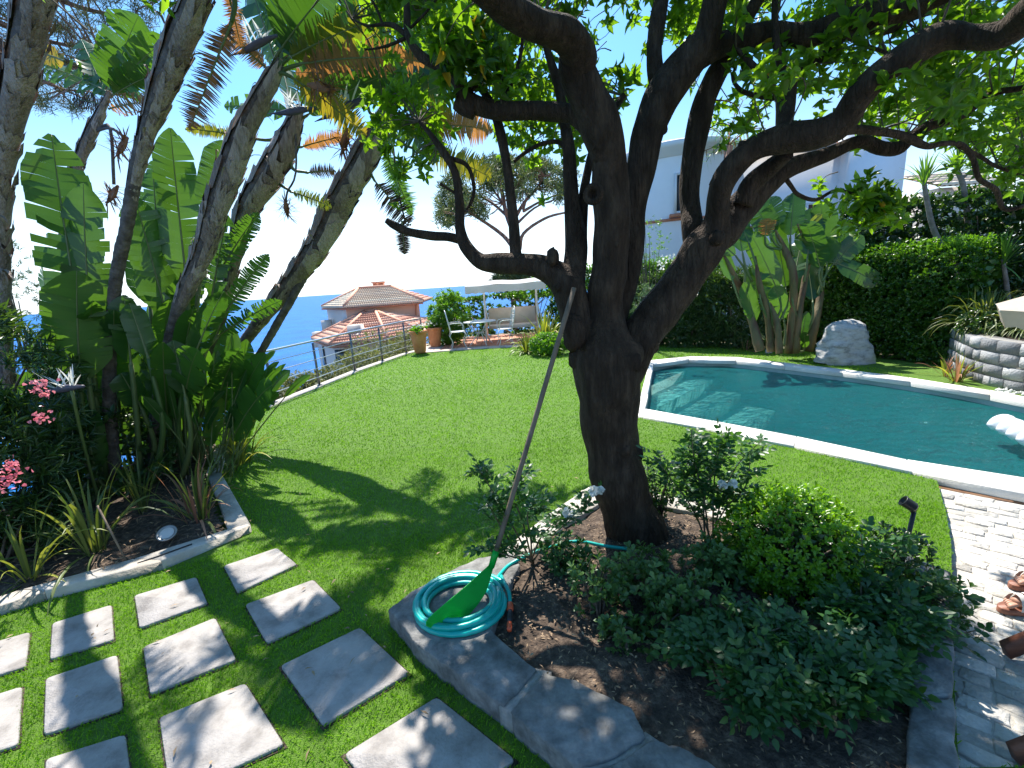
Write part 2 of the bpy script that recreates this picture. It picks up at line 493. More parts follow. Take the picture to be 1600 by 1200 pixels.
MAT['ground'] = M('hill_ground', (0.05, 0.06, 0.02), (0.17, 0.13, 0.08), (0.09, 0.08, 0.04), scale=0.6, rough=0.95, bump=0.8, bscale=4)
MAT['metal'] = M('fence_metal', (0.20, 0.20, 0.205), rough=0.35, metal=0.85)
MAT['rail_metal'] = M('rail_metal', (0.55, 0.55, 0.55), rough=0.28, metal=0.9)

# ------------------------------------------------------------------ outlines on the ground (metres)
def GP(pts, z=0.0):
    return [tuple(G(x, y, z)[:2]) for x, y in pts]
pool_near = GP([(993, 652), (1100, 672.5), (1212, 695), (1340, 722), (1464, 751), (1600, 777)])
pool_far = GP([(1015, 565), (1057, 559), (1135, 558), (1228, 569), (1367, 585), (1503, 604), (1600, 623)])
pool_near_in = GP([(1008, 642), (1100, 658.5), (1212, 679.5), (1340, 705), (1464, 734), (1600, 753)])
pool_far_in = GP([(1021, 571), (1054, 564), (1131, 563.5), (1228, 574), (1367, 590.5), (1503, 611), (1600, 631)])
def ext(a, b, d):
    a = np.array(a); b = np.array(b); return tuple(b + (b - a) / np.linalg.norm(b - a) * d)
pool_near.append(ext(pool_near[-2], pool_near[-1], 2.2)); pool_near_in.append(ext(pool_near_in[-2], pool_near_in[-1], 2.1))
pool_far.append(ext(pool_far[-2], pool_far[-1], 2.6)); pool_far_in.append(ext(pool_far_in[-2], pool_far_in[-1], 2.5))
POOL_OUT = pool_near + pool_far[::-1]
POOL_IN = pool_near_in + pool_far_in[::-1]

fence_px = [(429, 630), (499.5, 603), (555, 580), (598, 565), (635, 552), (662, 545)]
fence_w = GP(fence_px)
FENCE = [(-4.86, 3.3), (-4.78, 5.0), (-4.64, 6.6)] + fence_w
patio = GP([(663, 552), (735, 546.5), (800, 543), (838, 542)])
hedge_line = GP([(905, 541), (1020, 540), (1140, 541), (1290, 556), (1400, 567), (1495, 580)])
planter_out = [(-6.5, 1.0), tuple(G(-160, 1015)[:2])] + GP([(42, 946), (190, 910), (333, 867), (394, 831), (375, 796), (350, 754)]) + [(-3.05, 5.2), (-3.7, 6.3), (-4.5, 7.2)]
terr_edge = GP([(1464, 753), (1478, 800), (1486, 850), (1487, 890)])
terrace_left = terr_edge + GP([(1488, 950), (1490, 1050), (1498, 1200)])
lawn_poly = ([pool_near[4]] + pool_near[3::-1] + pool_far[:-1] + [(7.6, 5.2), (8.2, 7.2), (7.6, 9.0)] + [(p[0] + 0.25, p[1] + 0.25) for p in hedge_line[::-1]] + patio[::-1] +
             [(p[0] + 0.12, p[1]) for p in FENCE[::-1]] + [(-4.6, 0.2), (-4.2, -1.2), (0.9, -1.2), (1.5, 0.2), (1.95, 1.3)] + terrace_left[::-1][:-1])

# terrain: plateau with a hole for the pool, then falling away to the sea
def hill():
    mb = MB()
    sea = [(p[0] - 0.35, p[1]) for p in FENCE] + [(-3.0, 16.5), (0.5, 19.0), (5.0, 22.0), (14.0, 27.0), (40.0, 45.0)]
    outer = [(-6.9, -2.0), (-7.2, 1.0), (-6.6, 3.0)] + sea[1:] + [(60, 45), (60, -12), (-6, -12)]
    ov = [Vector((x, y, 0)) for x, y in outer]; hv = [Vector((x, y, 0)) for x, y in POOL_OUT]
    tri = tessellate_polygon([ov, hv])
    pts = [(x, y, -0.09) for x, y in outer + POOL_OUT]
    F = []
    for t in tri:
        a, b, c = (pts[i] for i in t)
        F.append(t if (b[0] - a[0]) * (c[1] - a[1]) - (b[1] - a[1]) * (c[0] - a[0]) > 0 else t[::-1])
    mb.add(pts, F)
    rim = [(-60, -60), (-40, -20), (-6, -12)] + outer[:len(outer) - 3] + [(90, 60)]
    rim = rim[2:]
    c = np.array([12.0, -4.0])
    rings = []
    n = len(rim)
    P = np.array(rim, float)
    for k, (dist, z) in enumerate([(0, -0.09), (0.5, -1.2), (2.5, -3.6), (6, -6.0), (14, -8.5), (30, -20), (60, -44), (90, -60)]):
        d = np.roll(P, -1, 0) - np.roll(P, 1, 0); d[0] = P[1] - P[0]; d[-1] = P[-1] - P[-2]
        nn = unit(np.stack([-d[:, 1], d[:, 0]], -1))
        if k > 1: nn = unit(nn * 0.5 + unit(P - c) * 0.5)
        Q = P + nn * dist
        rings.append(np.c_[Q, np.full(n, z)])
    v = np.vstack(rings); idx = np.arange(len(v)).reshape(len(rings), n)
    mb.add(v, np.stack([idx[:-1, :-1], idx[:-1, 1:], idx[1:, 1:], idx[1:, :-1]], -1).reshape(-1, 4))
    return mb.build('hillside', MAT['ground'])
tag(hill(), kind='structure')

# sea
def sea_extra(m, nt, p, mp, col):
    N = nt.nodes; L = nt.links
    w = N.new('ShaderNodeTexNoise'); w.inputs['Scale'].default_value = 0.22; w.inputs['Detail'].default_value = 6; w.inputs['Roughness'].default_value = 0.7
    w2 = N.new('ShaderNodeTexNoise'); w2.inputs['Scale'].default_value = 0.03; w2.inputs['Detail'].default_value = 8
    L.new(mp.outputs[0], w.inputs['Vector']); L.new(mp.outputs[0], w2.inputs['Vector'])
    a = N.new('ShaderNodeMath'); a.operation = 'ADD'; L.new(w.outputs[0], a.inputs[0]); L.new(w2.outputs[0], a.inputs[1])
    b = N.new('ShaderNodeBump'); b.inputs['Strength'].default_value = 0.9; b.inputs['Distance'].default_value = 1.2
    L.new(a.outputs[0], b.inputs['Height']); L.new(b.outputs[0], p.inputs['Normal'])
MAT['sea'] = M('sea_water', (0.001, 0.085, 0.30), (0.002, 0.13, 0.38), scale=0.02, rough=0.5, spec=0.08, extra=sea_extra)
mb = MB()
SZ = -52.0
rr = [60, 150, 400, 1200, 4000, 12000, 40000, 120000]; na = 48
aa = np.linspace(0, 2 * PI, na, endpoint=False)
v = [[0, 60, SZ]] + [[r * math.cos(a), 60 + r * math.sin(a), SZ] for r in rr for a in aa]
F = [(0, 1 + i, 1 + (i + 1) % na) for i in range(na)]
for k in range(len(rr) - 1):
    for i in range(na):
        j = (i + 1) % na
        F.append((1 + k * na + i, 1 + (k + 1) * na + i, 1 + (k + 1) * na + j, 1 + k * na + j))
mb.add(v, F)
tag(mb.build('sea', MAT['sea']), kind='structure')

# lawn base sheet
def sheet(name, poly, z, m, thick=0.0):
    mb = MB()
    if thick: mb.prism(poly, z - thick, z)
    else:
        vs = [Vector((p[0], p[1], 0)) for p in poly]
        F = []
        for t in tessellate_polygon([vs]):
            a, b, c = (poly[i] for i in t)
            F.append(t if (b[0] - a[0]) * (c[1] - a[1]) - (b[1] - a[1]) * (c[0] - a[0]) > 0 else t[::-1])
        mb.add([(p[0], p[1], z) for p in poly], F)
    return tag(mb.build(name, m), kind='structure')
lawn = sheet('lawn', lawn_poly, 0.0, MAT['turf'])

# stepping stones: square concrete slabs let into the turf
slabs_px = [
    [(350, 887), (433, 859), (465, 885), (372, 929)],
    [(211, 934), (307, 905), (325, 946), (219, 985)],
    [(83, 977), (175, 948), (179, 1003), (79, 1034)],
    [(-60, 1022), (48, 991), (41, 1046), (-78, 1082)],
    [(384, 948), (490, 909), (534, 954), (418, 1009)],
    [(225, 1015), (337, 969), (370, 1035), (236, 1089)],
    [(73, 1064), (184, 1027), (193, 1111), (70, 1153)],
    [(-95, 1118), (36, 1076), (30, 1168), (-118, 1215)],
    [(439, 1044), (563, 984), (640, 1056), (506, 1138)],
    [(250, 1125), (384, 1071), (445, 1168), (268, 1250)],
    [(73, 1190), (197, 1151), (212, 1270), (66, 1320)],
    [(538, 1183), (683, 1093), (806, 1192), (640, 1310)]]
SLABS = [[tuple(G(x, y)[:2]) for x, y in q] for q in slabs_px]
path = tag(bpy.data.objects.new('path', None), kind='structure'); COL.objects.link(path)
mb = MB()
for q in SLABS:
    c = np.mean(q, 0)
    mb.prism([c + (np.array(p) - c) * 1.045 for p in q], 0.001, 0.0045)
bed = mb.build('bedding_sand', MAT['soil'], path)
for q in SLABS:
    c = np.mean(q, 0)
    P = []
    for i in range(4):          # knocked-off corners
        a = np.array(q[i - 1]); b = np.array(q[i]); d = np.array(q[(i + 1) % 4])
        k = 0.02
        P += [b + unit(a - b) * k, b + (unit(a - b) + unit(d - b)) * k * 0.28, b + unit(d - b) * k]
    mb = MB(); mb.prism(P, 0.0, 0.018 + RG.normal(0, 0.0015), bev=0.004, rnd=RG.random())
    mb.build('paving_slab', MAT['slab'], path)

# ------------------------------------------------------------------ pool
WATER_Z = -0.12
def wallloop(mb, poly, z0, z1, inward=True):
    n = len(poly); v = [(p[0], p[1], z0) for p in poly] + [(p[0], p[1], z1) for p in poly]
    mb.add(v, [(i, (i + 1) % n, n + (i + 1) % n, n + i) for i in range(n)])
mb = MB()
wallloop(mb, POOL_IN, -1.7, 0.0)
vs = [Vector((p[0], p[1], 0)) for p in POOL_IN]
mb.add([(p[0], p[1], -1.45) for p in POOL_IN], [tuple(t) for t in tessellate_polygon([vs])])
tag(mb.build('pool_basin', MAT['pool_tile']), kind='structure')
# corner steps under water at the far left end
A0 = np.array(pool_far_in[0]); A1 = np.array(pool_near_in[0])
steps = tag(bpy.data.objects.new('pool_steps', None), kind='structure'); COL.objects.link(steps)
for k, (pa, pb, z) in enumerate([((1072, 576), (1004, 606), -0.17), ((1112, 578), (1006, 628), -0.36), ((1160, 582), (1030, 644), -0.58), ((1215, 588), (1090, 655), -0.82)]):
    a = G(pa[0], pa[1], -0.14)[:2]; b = G(pb[0], pb[1], -0.14)[:2]
    far = [p for p in pool_far_in[:3] if p[0] < a[0] + 0.1] or [pool_far_in[0]]
    if k < 2: far = pool_far_in[:2 + k]
    else: far = pool_far_in[:3]
    nr = [A0 + (A1 - A0) * min(1.0, 0.42 + 0.26 * k)] if k < 2 else [A1] + ([np.array(pool_near_in[1])] if k == 3 else [])
    poly = [tuple(q) for q in far] + [tuple(a), tuple(b)] + [tuple(q) for q in nr[::-1]]
    cc = np.mean(poly, 0)
    poly = [tuple(cc + (np.array(q) - cc) * 0.995) for q in poly]
    mb = MB(); mb.prism(poly, -1.44 + 0.01 * k, z, bev=0.0)
    mb.build('step', MAT['pool_step'], steps)
# water
def water_mat():
    m = bpy.data.materials.new('pool_water'); m.use_nodes = True
    nt = m.node_tree; N = nt.nodes; L = nt.links
    for n_ in list(N): N.remove(n_)
    out = N.new('ShaderNodeOutputMaterial')
    tr = N.new('ShaderNodeBsdfTransparent'); tr.inputs[0].default_value = (0.46, 0.88, 0.87, 1)
    gl = N.new('ShaderNodeBsdfGlossy'); gl.inputs['Roughness'].default_value = 0.03
    df = N.new('ShaderNodeBsdfDiffuse'); df.inputs[0].default_value = (0.02, 0.23, 0.24, 1)
    fr = N.new('ShaderNodeFresnel'); fr.inputs[0].default_value = 1.33
    mx0 = N.new('ShaderNodeMixShader'); mx0.inputs[0].default_value = 0.24
    mx = N.new('ShaderNodeMixShader')
    tc = N.new('ShaderNodeTexCoord'); mp = N.new('ShaderNodeMapping'); mp.inputs['Scale'].default_value = (1.0, 1.7, 1); mp.inputs['Rotation'].default_value = (0, 0, 0.8)
    n1 = N.new('ShaderNodeTexNoise'); n1.inputs['Scale'].default_value = 1.7; n1.inputs['Detail'].default_value = 3; n1.inputs['Distortion'].default_value = 2.0
    n2 = N.new('ShaderNodeTexNoise'); n2.inputs['Scale'].default_value = 6.0; n2.inputs['Detail'].default_value = 2
    L.new(tc.outputs['Object'], mp.inputs[0]); L.new(mp.outputs[0], n1.inputs['Vector']); L.new(mp.outputs[0], n2.inputs['Vector'])
    ad = N.new('ShaderNodeMath'); ad.operation = 'MULTIPLY_ADD'; ad.inputs[1].default_value = 0.3
    L.new(n2.outputs[0], ad.inputs[0]); L.new(n1.outputs[0], ad.inputs[2])
    b = N.new('ShaderNodeBump'); b.inputs['Strength'].default_value = 1.0; b.inputs['Distance'].default_value = 0.42
    L.new(ad.outputs[0], b.inputs['Height']); L.new(b.outputs[0], gl.inputs['Normal']); L.new(b.outputs[0], fr.inputs['Normal'])
    L.new(tr.outputs[0], mx0.inputs[1]); L.new(df.outputs[0], mx0.inputs[2])
    L.new(fr.outputs[0], mx.inputs[0]); L.new(mx0.outputs[0], mx.inputs[1]); L.new(gl.outputs[0], mx.inputs[2])
    L.new(mx.outputs[0], out.inputs[0])
    return m
MAT['water'] = water_mat()
w = sheet('pool_water', POOL_IN, WATER_Z, MAT['water'])
# coping: separate pale stones round the basin
coping = tag(bpy.data.objects.new('pool_coping', None), kind='structure'); COL.objects.link(coping)
def resample(line, step):
    P = np.array(line, float); s = np.r_[0, np.cumsum(np.linalg.norm(np.diff(P, axis=0), axis=1))]
    n = max(1, int(round(s[-1] / step))); t = np.linspace(0, s[-1], n + 1)
    return np.stack([np.interp(t, s, P[:, k]) for k in range(2)], -1)
def strip_stones(outer, inner, z0, z1, step, m, parent, name, gap=0.006, bev=0.008):
    a = resample(outer, step); n = len(a) - 1
    P = np.array(inner, float); s = np.r_[0, np.cumsum(np.linalg.norm(np.diff(P, axis=0), axis=1))]; t = np.linspace(0, s[-1], n + 1)
    b = np.stack([np.interp(t, s, P[:, k]) for k in range(2)], -1)
    for i in range(n):
        ua = unit(a[i + 1] - a[i]) * gap / 2; ub = unit(b[i + 1] - b[i]) * gap / 2
        mb = MB(); mb.prism([a[i] + ua, a[i + 1] - ua, b[i + 1] - ub, b[i] + ub], z0, z1 + RG.normal(0, 0.0004), bev=bev, rnd=RG.random())
        mb.build(name, m, parent)
over = lambda inner, outer, k: [tuple(np.array(p) + unit(np.array(p) - np.array(q)) * k) for p, q in zip(inner, outer)]
strip_stones(pool_near, over(pool_near_in, pool_near, 0.015), -0.045, 0.03, 0.95, MAT['coping'], coping, 'coping_stone')
strip_stones(pool_far, over(pool_far_in, pool_far, 0.015), -0.045, 0.03, 0.95, MAT['coping'], coping, 'coping_stone')
strip_stones([pool_near[0], pool_far[0]], [pool_near_in[0], pool_far_in[0]], -0.045, 0.03, 0.95, MAT['coping'], coping, 'coping_stone')
strip_stones([pool_near[-1], pool_far[-1]], [pool_near_in[-1], pool_far_in[-1]], -0.045, 0.03, 0.95, MAT['coping'], coping, 'coping_stone')
mb = MB()
o2 = pool_near[4:]; i2 = [tuple(np.array(p) * 0.7 + np.array(q) * 0.3) for p, q in zip(pool_near[4:], pool_near_in[4:])]
mb.prism(o2 + i2[::-1], -0.09, -0.047)
mb.build('edge_band', M('brown_band', (0.22, 0.11, 0.06), (0.33, 0.18, 0.1), scale=9, rough=0.9), coping)

# ------------------------------------------------------------------ cobbled terrace
TZ = -0.055
terr_poly = terrace_left + [(1.9, 0.6), (2.2, -1.2), (9.5, -1.2), (8.2, 1.0), pool_near[-1], pool_near[-2], pool_near[-3]]
terr_poly = [tuple(p) for p in terr_poly]
terrace = sheet('terrace', terr_poly, TZ - 0.009, MAT['joint'])
row_d = unit(np.array(pool_near[5]) - np.array(pool_near[4])); row_n = np.array([row_d[1], -row_d[0]])   # rows run along the pool
if row_n[1] > 0: row_n = -row_n
org = np.array(pool_near[4])
allc = []
for i in range(-2, 60):
    y = 0.02 + i * 0.095; x = -3.0 + RG.uniform(0, 0.15)
    hrow = 0.095
    while x < 4.2:
        wd = RG.uniform(0.10, 0.19)
        cpt = org + row_d * (x + wd / 2) + row_n * (y + hrow / 2)
        if inpoly(cpt[0], cpt[1], terr_poly) and cpt[0] < 5.2 and cpt[1] > -0.6: allc.append((x, y, wd, hrow, cpt))
        x += wd
allc.sort(key=lambda q: np.hypot(q[4][0] - 1.9, q[4][1] - 1.9))
def cobble_shape(mb, q):
    x, y, wd, h, c = q
    g = 0.0035
    pts = []
    for u, v_ in ((g, g * 2), (wd * .5, g), (wd - g, g * 2), (wd - g * .8, h * .5), (wd - g, h - g * 2), (wd * .5, h - g), (g, h - g * 2), (g * .8, h * .5)):
        j = RG.normal(0, 0.0035, 2)
        pts.append(org + row_d * (x + u + j[0]) + row_n * (y + v_ + j[1]))
    z = TZ + RG.normal(0, 0.0035)
    t = RG.normal(0, 0.02, 2)
    mb.prism(pts, TZ - 0.03, lambda a, b: z + t[0] * (a - c[0]) + t[1] * (b - c[1]), bev=0.006, rnd=RG.random())
vis = [q for q in allc]
near = vis[:300]
for q in near:
    mb = MB(); cobble_shape(mb, q); mb.build('cobble', MAT['cobble'], terrace)
mb = MB()
for q in vis[300:]: cobble_shape(mb, q)
tag(mb.build('cobbles', MAT['cobble'], terrace), kind='stuff')

# ------------------------------------------------------------------ tree bed: soil, thick stone kerb
KZ = 0.115
SOILZ = 0.066
bed_px = [(640, 955), (760, 872), (850, 815), (925, 765), (1010, 778), (1100, 798), (1250, 838), (1400, 872), (1440, 905), (1440, 1050), (1440, 1210)]
BED = GP(bed_px, 0.1) + [(1.75, 0.5), (0.9, -0.6), (0.3, 1.0)] + GP([(900, 1195), (790, 1105), (690, 1025)], 0.1)
def mound(name, poly, z, m, res=0.06, amp=0.02, edge=0.0):
    P = np.array(poly); mn = P.min(0); mx = P.max(0)
    xs = np.arange(mn[0], mx[0] + res, res); ys = np.arange(mn[1], mx[1] + res, res)
    X, Y = np.meshgrid(xs, ys)
    Z = z + amp * vnoise(np.c_[X.ravel(), Y.ravel(), X.ravel() * 0], 5.0).reshape(X.shape) + amp * 0.5 * vnoise(np.c_[X.ravel(), Y.ravel(), X.ravel() * 0], 17.0, 2).reshape(X.shape) + RG.normal(0, amp * 0.15, X.shape)
    ins = inpoly(X, Y, poly)
    idx = np.arange(X.size).reshape(X.shape)
    q = ins[:-1, :-1] & ins[1:, :-1] & ins[1:, 1:] & ins[:-1, 1:]
    F = np.stack([idx[:-1, :-1], idx[:-1, 1:], idx[1:, 1:], idx[1:, :-1]], -1)[q]
    mb = MB(); mb.add(np.c_[X.ravel(), Y.ravel(), Z.ravel()], F)
    return tag(mb.build(name, m, smooth=True), kind='structure')
mound('soil', BED, SOILZ, MAT['soil'], res=0.035, amp=0.018)
kerb = tag(bpy.data.objects.new('bed_kerb', None), kind='structure'); COL.objects.link(kerb)
def kerb_slab(px, z0=-0.005, z1=KZ, m='kerb', rough=0.008, parent=kerb, name='kerb_stone', bev=0.006):
    pts = [tuple(G(x, y, z1)[:2]) if y < 5000 else (x, y) for x, y in px]
    mb = MB(); mb.prism(pts, z0, z1, bev=bev, sub=5, jit=rough * 0.4, topn=0.0012, rnd=RG.random())
    return mb.build(name, MAT[m], parent)
kerb_slab([(607, 952), (640, 925), (700, 893), (745, 872), (800, 862), (812, 880), (790, 930), (768, 985), (838, 1046), (786, 1104), (700, 1042), (645, 1000)])
kerb_slab([(797, 1112), (848, 1052), (900, 1062), (985, 1104), (1010, 1150), (955, 1185), (900, 1198), (850, 1158)])
kerb_slab([(912, 1208), (965, 1190), (1018, 1154), (1060, 1165), (1135, 1205), (1160, 1300), (1020, 1320)])
kerb_slab([(775, 866), (845, 812), (880, 822), (818, 868)], m='kerb_pale', z1=0.10, bev=0.008)
kerb_slab([(849, 809), (905, 769), (948, 780), (884, 819)], m='kerb_pale', z1=0.10, bev=0.008)
kerb_slab([(908, 767), (928, 757), (990, 764), (990, 781), (950, 779)], m='kerb_pale', z1=0.10, bev=0.008)
kerb_slab([(995, 765), (1090, 783), (1090, 801), (995, 781)], m='kerb_pale', z1=0.10, bev=0.008)
kerb_slab([(1094, 784), (1190, 806), (1188, 826), (1094, 802)], m='kerb_pale', z1=0.10, bev=0.008)
kerb_slab([(1194, 807), (1300, 834), (1298, 856), (1192, 827)], m='kerb', z1=0.10, bev=0.008)
kerb_slab([(1304, 835), (1400, 860), (1397, 884), (1302, 857)], m='kerb', z1=0.10, bev=0.008)
kerb_slab([(1404, 861), (1484, 892), (1484, 905), (1420, 908), (1401, 885)], m='kerb', z1=0.10, bev=0.008)
kerb_slab([(1422, 912), (1486, 909), (1489, 985), (1424, 990)], m='kerb', z1=0.10, bev=0.008)
kerb_slab([(1424, 994), (1489, 989), (1491, 1085), (1421, 1090)], m='kerb', z1=0.10, bev=0.008)
kerb_slab([(1421, 1095), (1491, 1090), (1500, 1215), (1418, 1222)], m='kerb', z1=0.10, bev=0.008)
mb = MB()
mb.prism([tuple(G(x, y, KZ - 0.02)[:2]) for x, y in [(780, 1106), (835, 1046), (862, 1052), (800, 1120)]], 0.0, KZ - 0.012, rnd=.5)
mb.prism([tuple(G(x, y, KZ - 0.02)[:2]) for x, y in [(895, 1202), (950, 1185), (1008, 1145), (1030, 1160), (975, 1195), (915, 1215)]], 0.0, KZ - 0.014, rnd=.5)
mb.build('mortar_joint', MAT['mortar'], kerb)

# left planter: pale kerb and soil
pk = tag(bpy.data.objects.new('planter_kerb', None), kind='structure'); COL.objects.link(pk)
po = [tuple(G(-160, 1015)[:2])] + GP([(42, 946), (190, 910), (333, 867), (394, 831)]); pi_ = [tuple(G(-190, 990, .08)[:2])] + GP([(20, 925), (170, 884), (292, 850), (356, 827)], 0.07)
strip_stones(po, pi_, -0.01, 0.075, 0.75, MAT['kerb_pale'], pk, 'kerb_stone', bev=0.01)
po2 = GP([(394, 831), (375, 796), (350, 754), (338, 728)]) + [(-3.9, 6.2)]; pi2 = GP([(356, 827), (344, 788), (326, 750), (318, 728)], 0.07) + [(-4.1, 6.1)]
strip_stones(po2, pi2, -0.01, 0.0755, 0.75, MAT['kerb_pale'], pk, 'kerb_stone', bev=0.01)
PLANTER = [(-6.4, 2.0)] + pi_[:-1] + [pi_[-1]] + pi2[1:] + [(-4.5, 7.0), (-4.8, 4.8), (-6.4, 3.2)]
mound('planter_soil', PLANTER, 0.045, MAT['soil'], res=0.05, amp=0.02)

# fence kerb (white strip along the drop)
fk = []
a = resample(FENCE[2:], 1.2)
d = np.gradient(a, axis=0); nn = unit(np.stack([-d[:, 1], d[:, 0]], -1))
mb = MB()
L_ = [tuple(p + q * 0.10) for p, q in zip(a, nn)]; R_ = [tuple(p - q * 0.12) for p, q in zip(a, nn)]
mb.prism(L_ + R_[::-1], -0.6, 0.02, bev=0.006)
tag(mb.build('terrace_edge', MAT['kerb_pale']), kind='structure')

# ------------------------------------------------------------------ metal railing
fence = thing('metal_fence', 'grey metal railing with four thin rails along the drop to the sea', 'fence')
posts = [np.array(p) for p in ([FENCE[0]] + [FENCE[1]] + [FENCE[2]] + fence_w)]
RH = 0.97
for p in posts:
    mb = MB(); mb.box((p[0], p[1], RH / 2 - 0.02), (0.045, 0.022, RH - 0.04), rz=0.1); mb.box((p[0], p[1], 0.026), (0.10, 0.09, 0.012), rz=0.1)
    mb.build('post', MAT['metal'], fence)
line = [(p[0] + 0.0, p[1]) for p in posts]
for i in range(len(line) - 1):
    pass
for z, rdd, nm in ((RH, 0.021, 'top_rail'), (0.20, 0.009, 'rail'), (0.39, 0.009, 'rail'), (0.58, 0.009, 'rail'), (0.77, 0.009, 'rail')):
    mb = MB(); mb.tube([(p[0] + (0.0 if nm == 'top_rail' else 0.028), p[1], z) for p in line], rdd, n=8)
    mb.build(nm, MAT['rail_metal'], fence, smooth=True)
rebase(fence, (posts[4][0], posts[4][1], 0))

# patio beyond the lawn
PZ = 0.03
patio_poly = patio + [(0.9, 14.0), (2.2, 16.8), (-2.2, 17.2), (-3.0, 15.4)]
pt = sheet('patio', patio_poly, PZ - 0.02, MAT['joint'])
bd = GP([(663, 552), (735, 546.5), (800, 543), (838, 542)]); bi = [(p[0] - 0.02, p[1] + 0.42) for p in bd]
strip_stones(bd, bi, -0.01, PZ, 0.5, MAT['patio_border'], pt, 'border_stone')
strip_stones([bi[0], (-3.0, 15.4)], [(bi[0][0] + 0.45, bi[0][1] + 0.03), (-2.5, 15.5)], -0.01, PZ, 0.5, MAT['patio_border'], pt, 'border_stone')
tiles = []
for i in range(24):
    for j in range(16):
        x = -2.75 + i * 0.205; y = 13.5 + j * 0.205
        c = (x + 0.1, y + 0.1)
        if inpoly(c[0], c[1], patio_poly) and y > np.interp(x, [p[0] for p in bi], [p[1] for p in bi]) + 0.03 and x > -2.15 + 0: tiles.append((x, y))
for x, y in tiles[:290]:
    mb = MB(); mb.prism([(x, y), (x + .198, y), (x + .198, y + .198), (x, y + .198)], -0.01, PZ - 0.003 + RG.normal(0, 0.0008), bev=0.003, rnd=RG.random())
    mb.build('tile', MAT['terracotta'], pt)

# ------------------------------------------------------------------ grass blades
def grass():
    sand = []
    pools = POOL_OUT
    mb = MB()
    zones = [(-4.7, 3.7, 0.2, 3.2, 9000, 0.022, 0.0030), (-4.8, 4.2, 3.2, 5.2, 4200, 0.022, 0.0048), (-5, 6.5, 5.2, 8.5, 1700, 0.022, 0.009), (-5, 9, 8.5, 14, 700, 0.024, 0.016)]
    SL = [[tuple(np.mean(q, 0) + (np.array(p) - np.mean(q, 0)) * 0.965) for p in q] for q in SLABS]
    for x0, x1, y0, y1, dens, h, w in zones:
        n = int((x1 - x0) * (y1 - y0) * dens)
        x = RG.uniform(x0, x1, n); y = RG.uniform(y0, y1, n)
        ok = inpoly(x, y, lawn_poly) & ~inpoly(x, y, BED) & ~inpoly(x, y, PLANTER) & ~inpoly(x, y, POOL_OUT)
        ok &= ~inpoly(x, y, [tuple(p) for p in po + pi_[::-1]])
        # outside the widened camera view nothing is needed
        dd = np.stack([x, y, np.zeros(n)], -1) - EYE
        wv = dd @ _fw; sx = 800 + FPX * (dd @ CR) / np.maximum(wv, .05); sy = 600 - FPX * (dd @ CU) / np.maximum(wv, .05)
        ok &= (wv > 0.3) & (sx > -260) & (sx < 1860) & (sy < 1420)
        for q in SL: ok &= ~inpoly(x, y, q)
        x = x[ok]; y = y[ok]; n = len(x)
        a = RG.uniform(0, 2 * PI, n); lean = RG.uniform(0.1, 0.9, n)
        hh = h * RG.uniform(0.6, 1.25, n) * (1 + 0.15 * vnoise(np.c_[x, y, x * 0], 3.0)); ww = w * RG.uniform(0.7, 1.3, n)
        tint = np.clip(0.5 + 0.33 * vnoise(np.c_[x, y, x * 0], 0.9, 1) + 0.2 * vnoise(np.c_[x, y, x * 0], 4.0, 2) + RG.normal(0, 0.22, n), 0, 1)
        b = np.stack([x, y, np.zeros(n)], -1); sd_ = np.stack([-np.sin(a), np.cos(a), a * 0], -1); ld = np.stack([np.cos(a), np.sin(a), a * 0], -1)
        v = np.stack([b - sd_ * ww[:, None] / 2, b + sd_ * ww[:, None] / 2,
                      b + sd_ * ww[:, None] * .35 + ld * (hh * lean * .35)[:, None] + np.array([0, 0, 1]) * (hh * .6)[:, None],
                      b + ld * (hh * lean)[:, None] + np.array([0, 0, 1]) * hh[:, None] * (1 - 0.25 * lean[:, None])], 1)
        f = np.array([[0, 1, 2], [0, 2, 3]])
        F = (f[None] + (np.arange(n) * 4)[:, None, None]).reshape(-1, 3)
        mb.add(v.reshape(-1, 3), F, np.repeat(tint, 4))
    tag(mb.build('grass', MAT['blade']), kind='stuff')
grass()
# ------------------------------------------------------------------ the big citrus tree
def bark_extra(scale_z=0.16, strength=1.0):
    def f(m, nt, p, mp, col):
        N = nt.nodes; L = nt.links
        mp2 = N.new('ShaderNodeMapping'); mp2.inputs['Scale'].default_value = (1, 1, scale_z)
        tc = [n for n in N if n.type == 'TEX_COORD'][0]
        L.new(tc.outputs['Object'], mp2.inputs[0])
        a = N.new('ShaderNodeTexNoise'); a.inputs['Scale'].default_value = 60; a.inputs['Detail'].default_value = 6; a.inputs['Distortion'].default_value = 0.8
        b = N.new('ShaderNodeTexNoise'); b.inputs['Scale'].default_value = 9; b.inputs['Detail'].default_value = 4
        L.new(mp2.outputs[0], a.inputs['Vector']); L.new(tc.outputs['Object'], b.inputs['Vector'])
        s = N.new('ShaderNodeMath'); s.operation = 'MULTIPLY_ADD'; s.inputs[1].default_value = 1.2
        L.new(b.outputs[0], s.inputs[0]); L.new(a.outputs[0], s.inputs[2])
        bb = N.new('ShaderNodeBump'); bb.inputs['Strength'].default_value = strength; bb.inputs['Distance'].default_value = 0.04
        L.new(s.outputs[0], bb.inputs['Height']); L.new(bb.outputs[0], p.inputs['Normal'])
    return f
MAT['bark'] = M('citrus_bark', (0.03, 0.018, 0.011), (0.09, 0.06, 0.04), (0.05, 0.032, 0.021), scale=14, rough=0.85, spec=0.25, stretch=(1, 1, 0.3), detail=10, extra=bark_extra())
MAT['twig'] = M('twig', (0.07, 0.055, 0.04), (0.14, 0.11, 0.08), scale=20, rough=0.9)
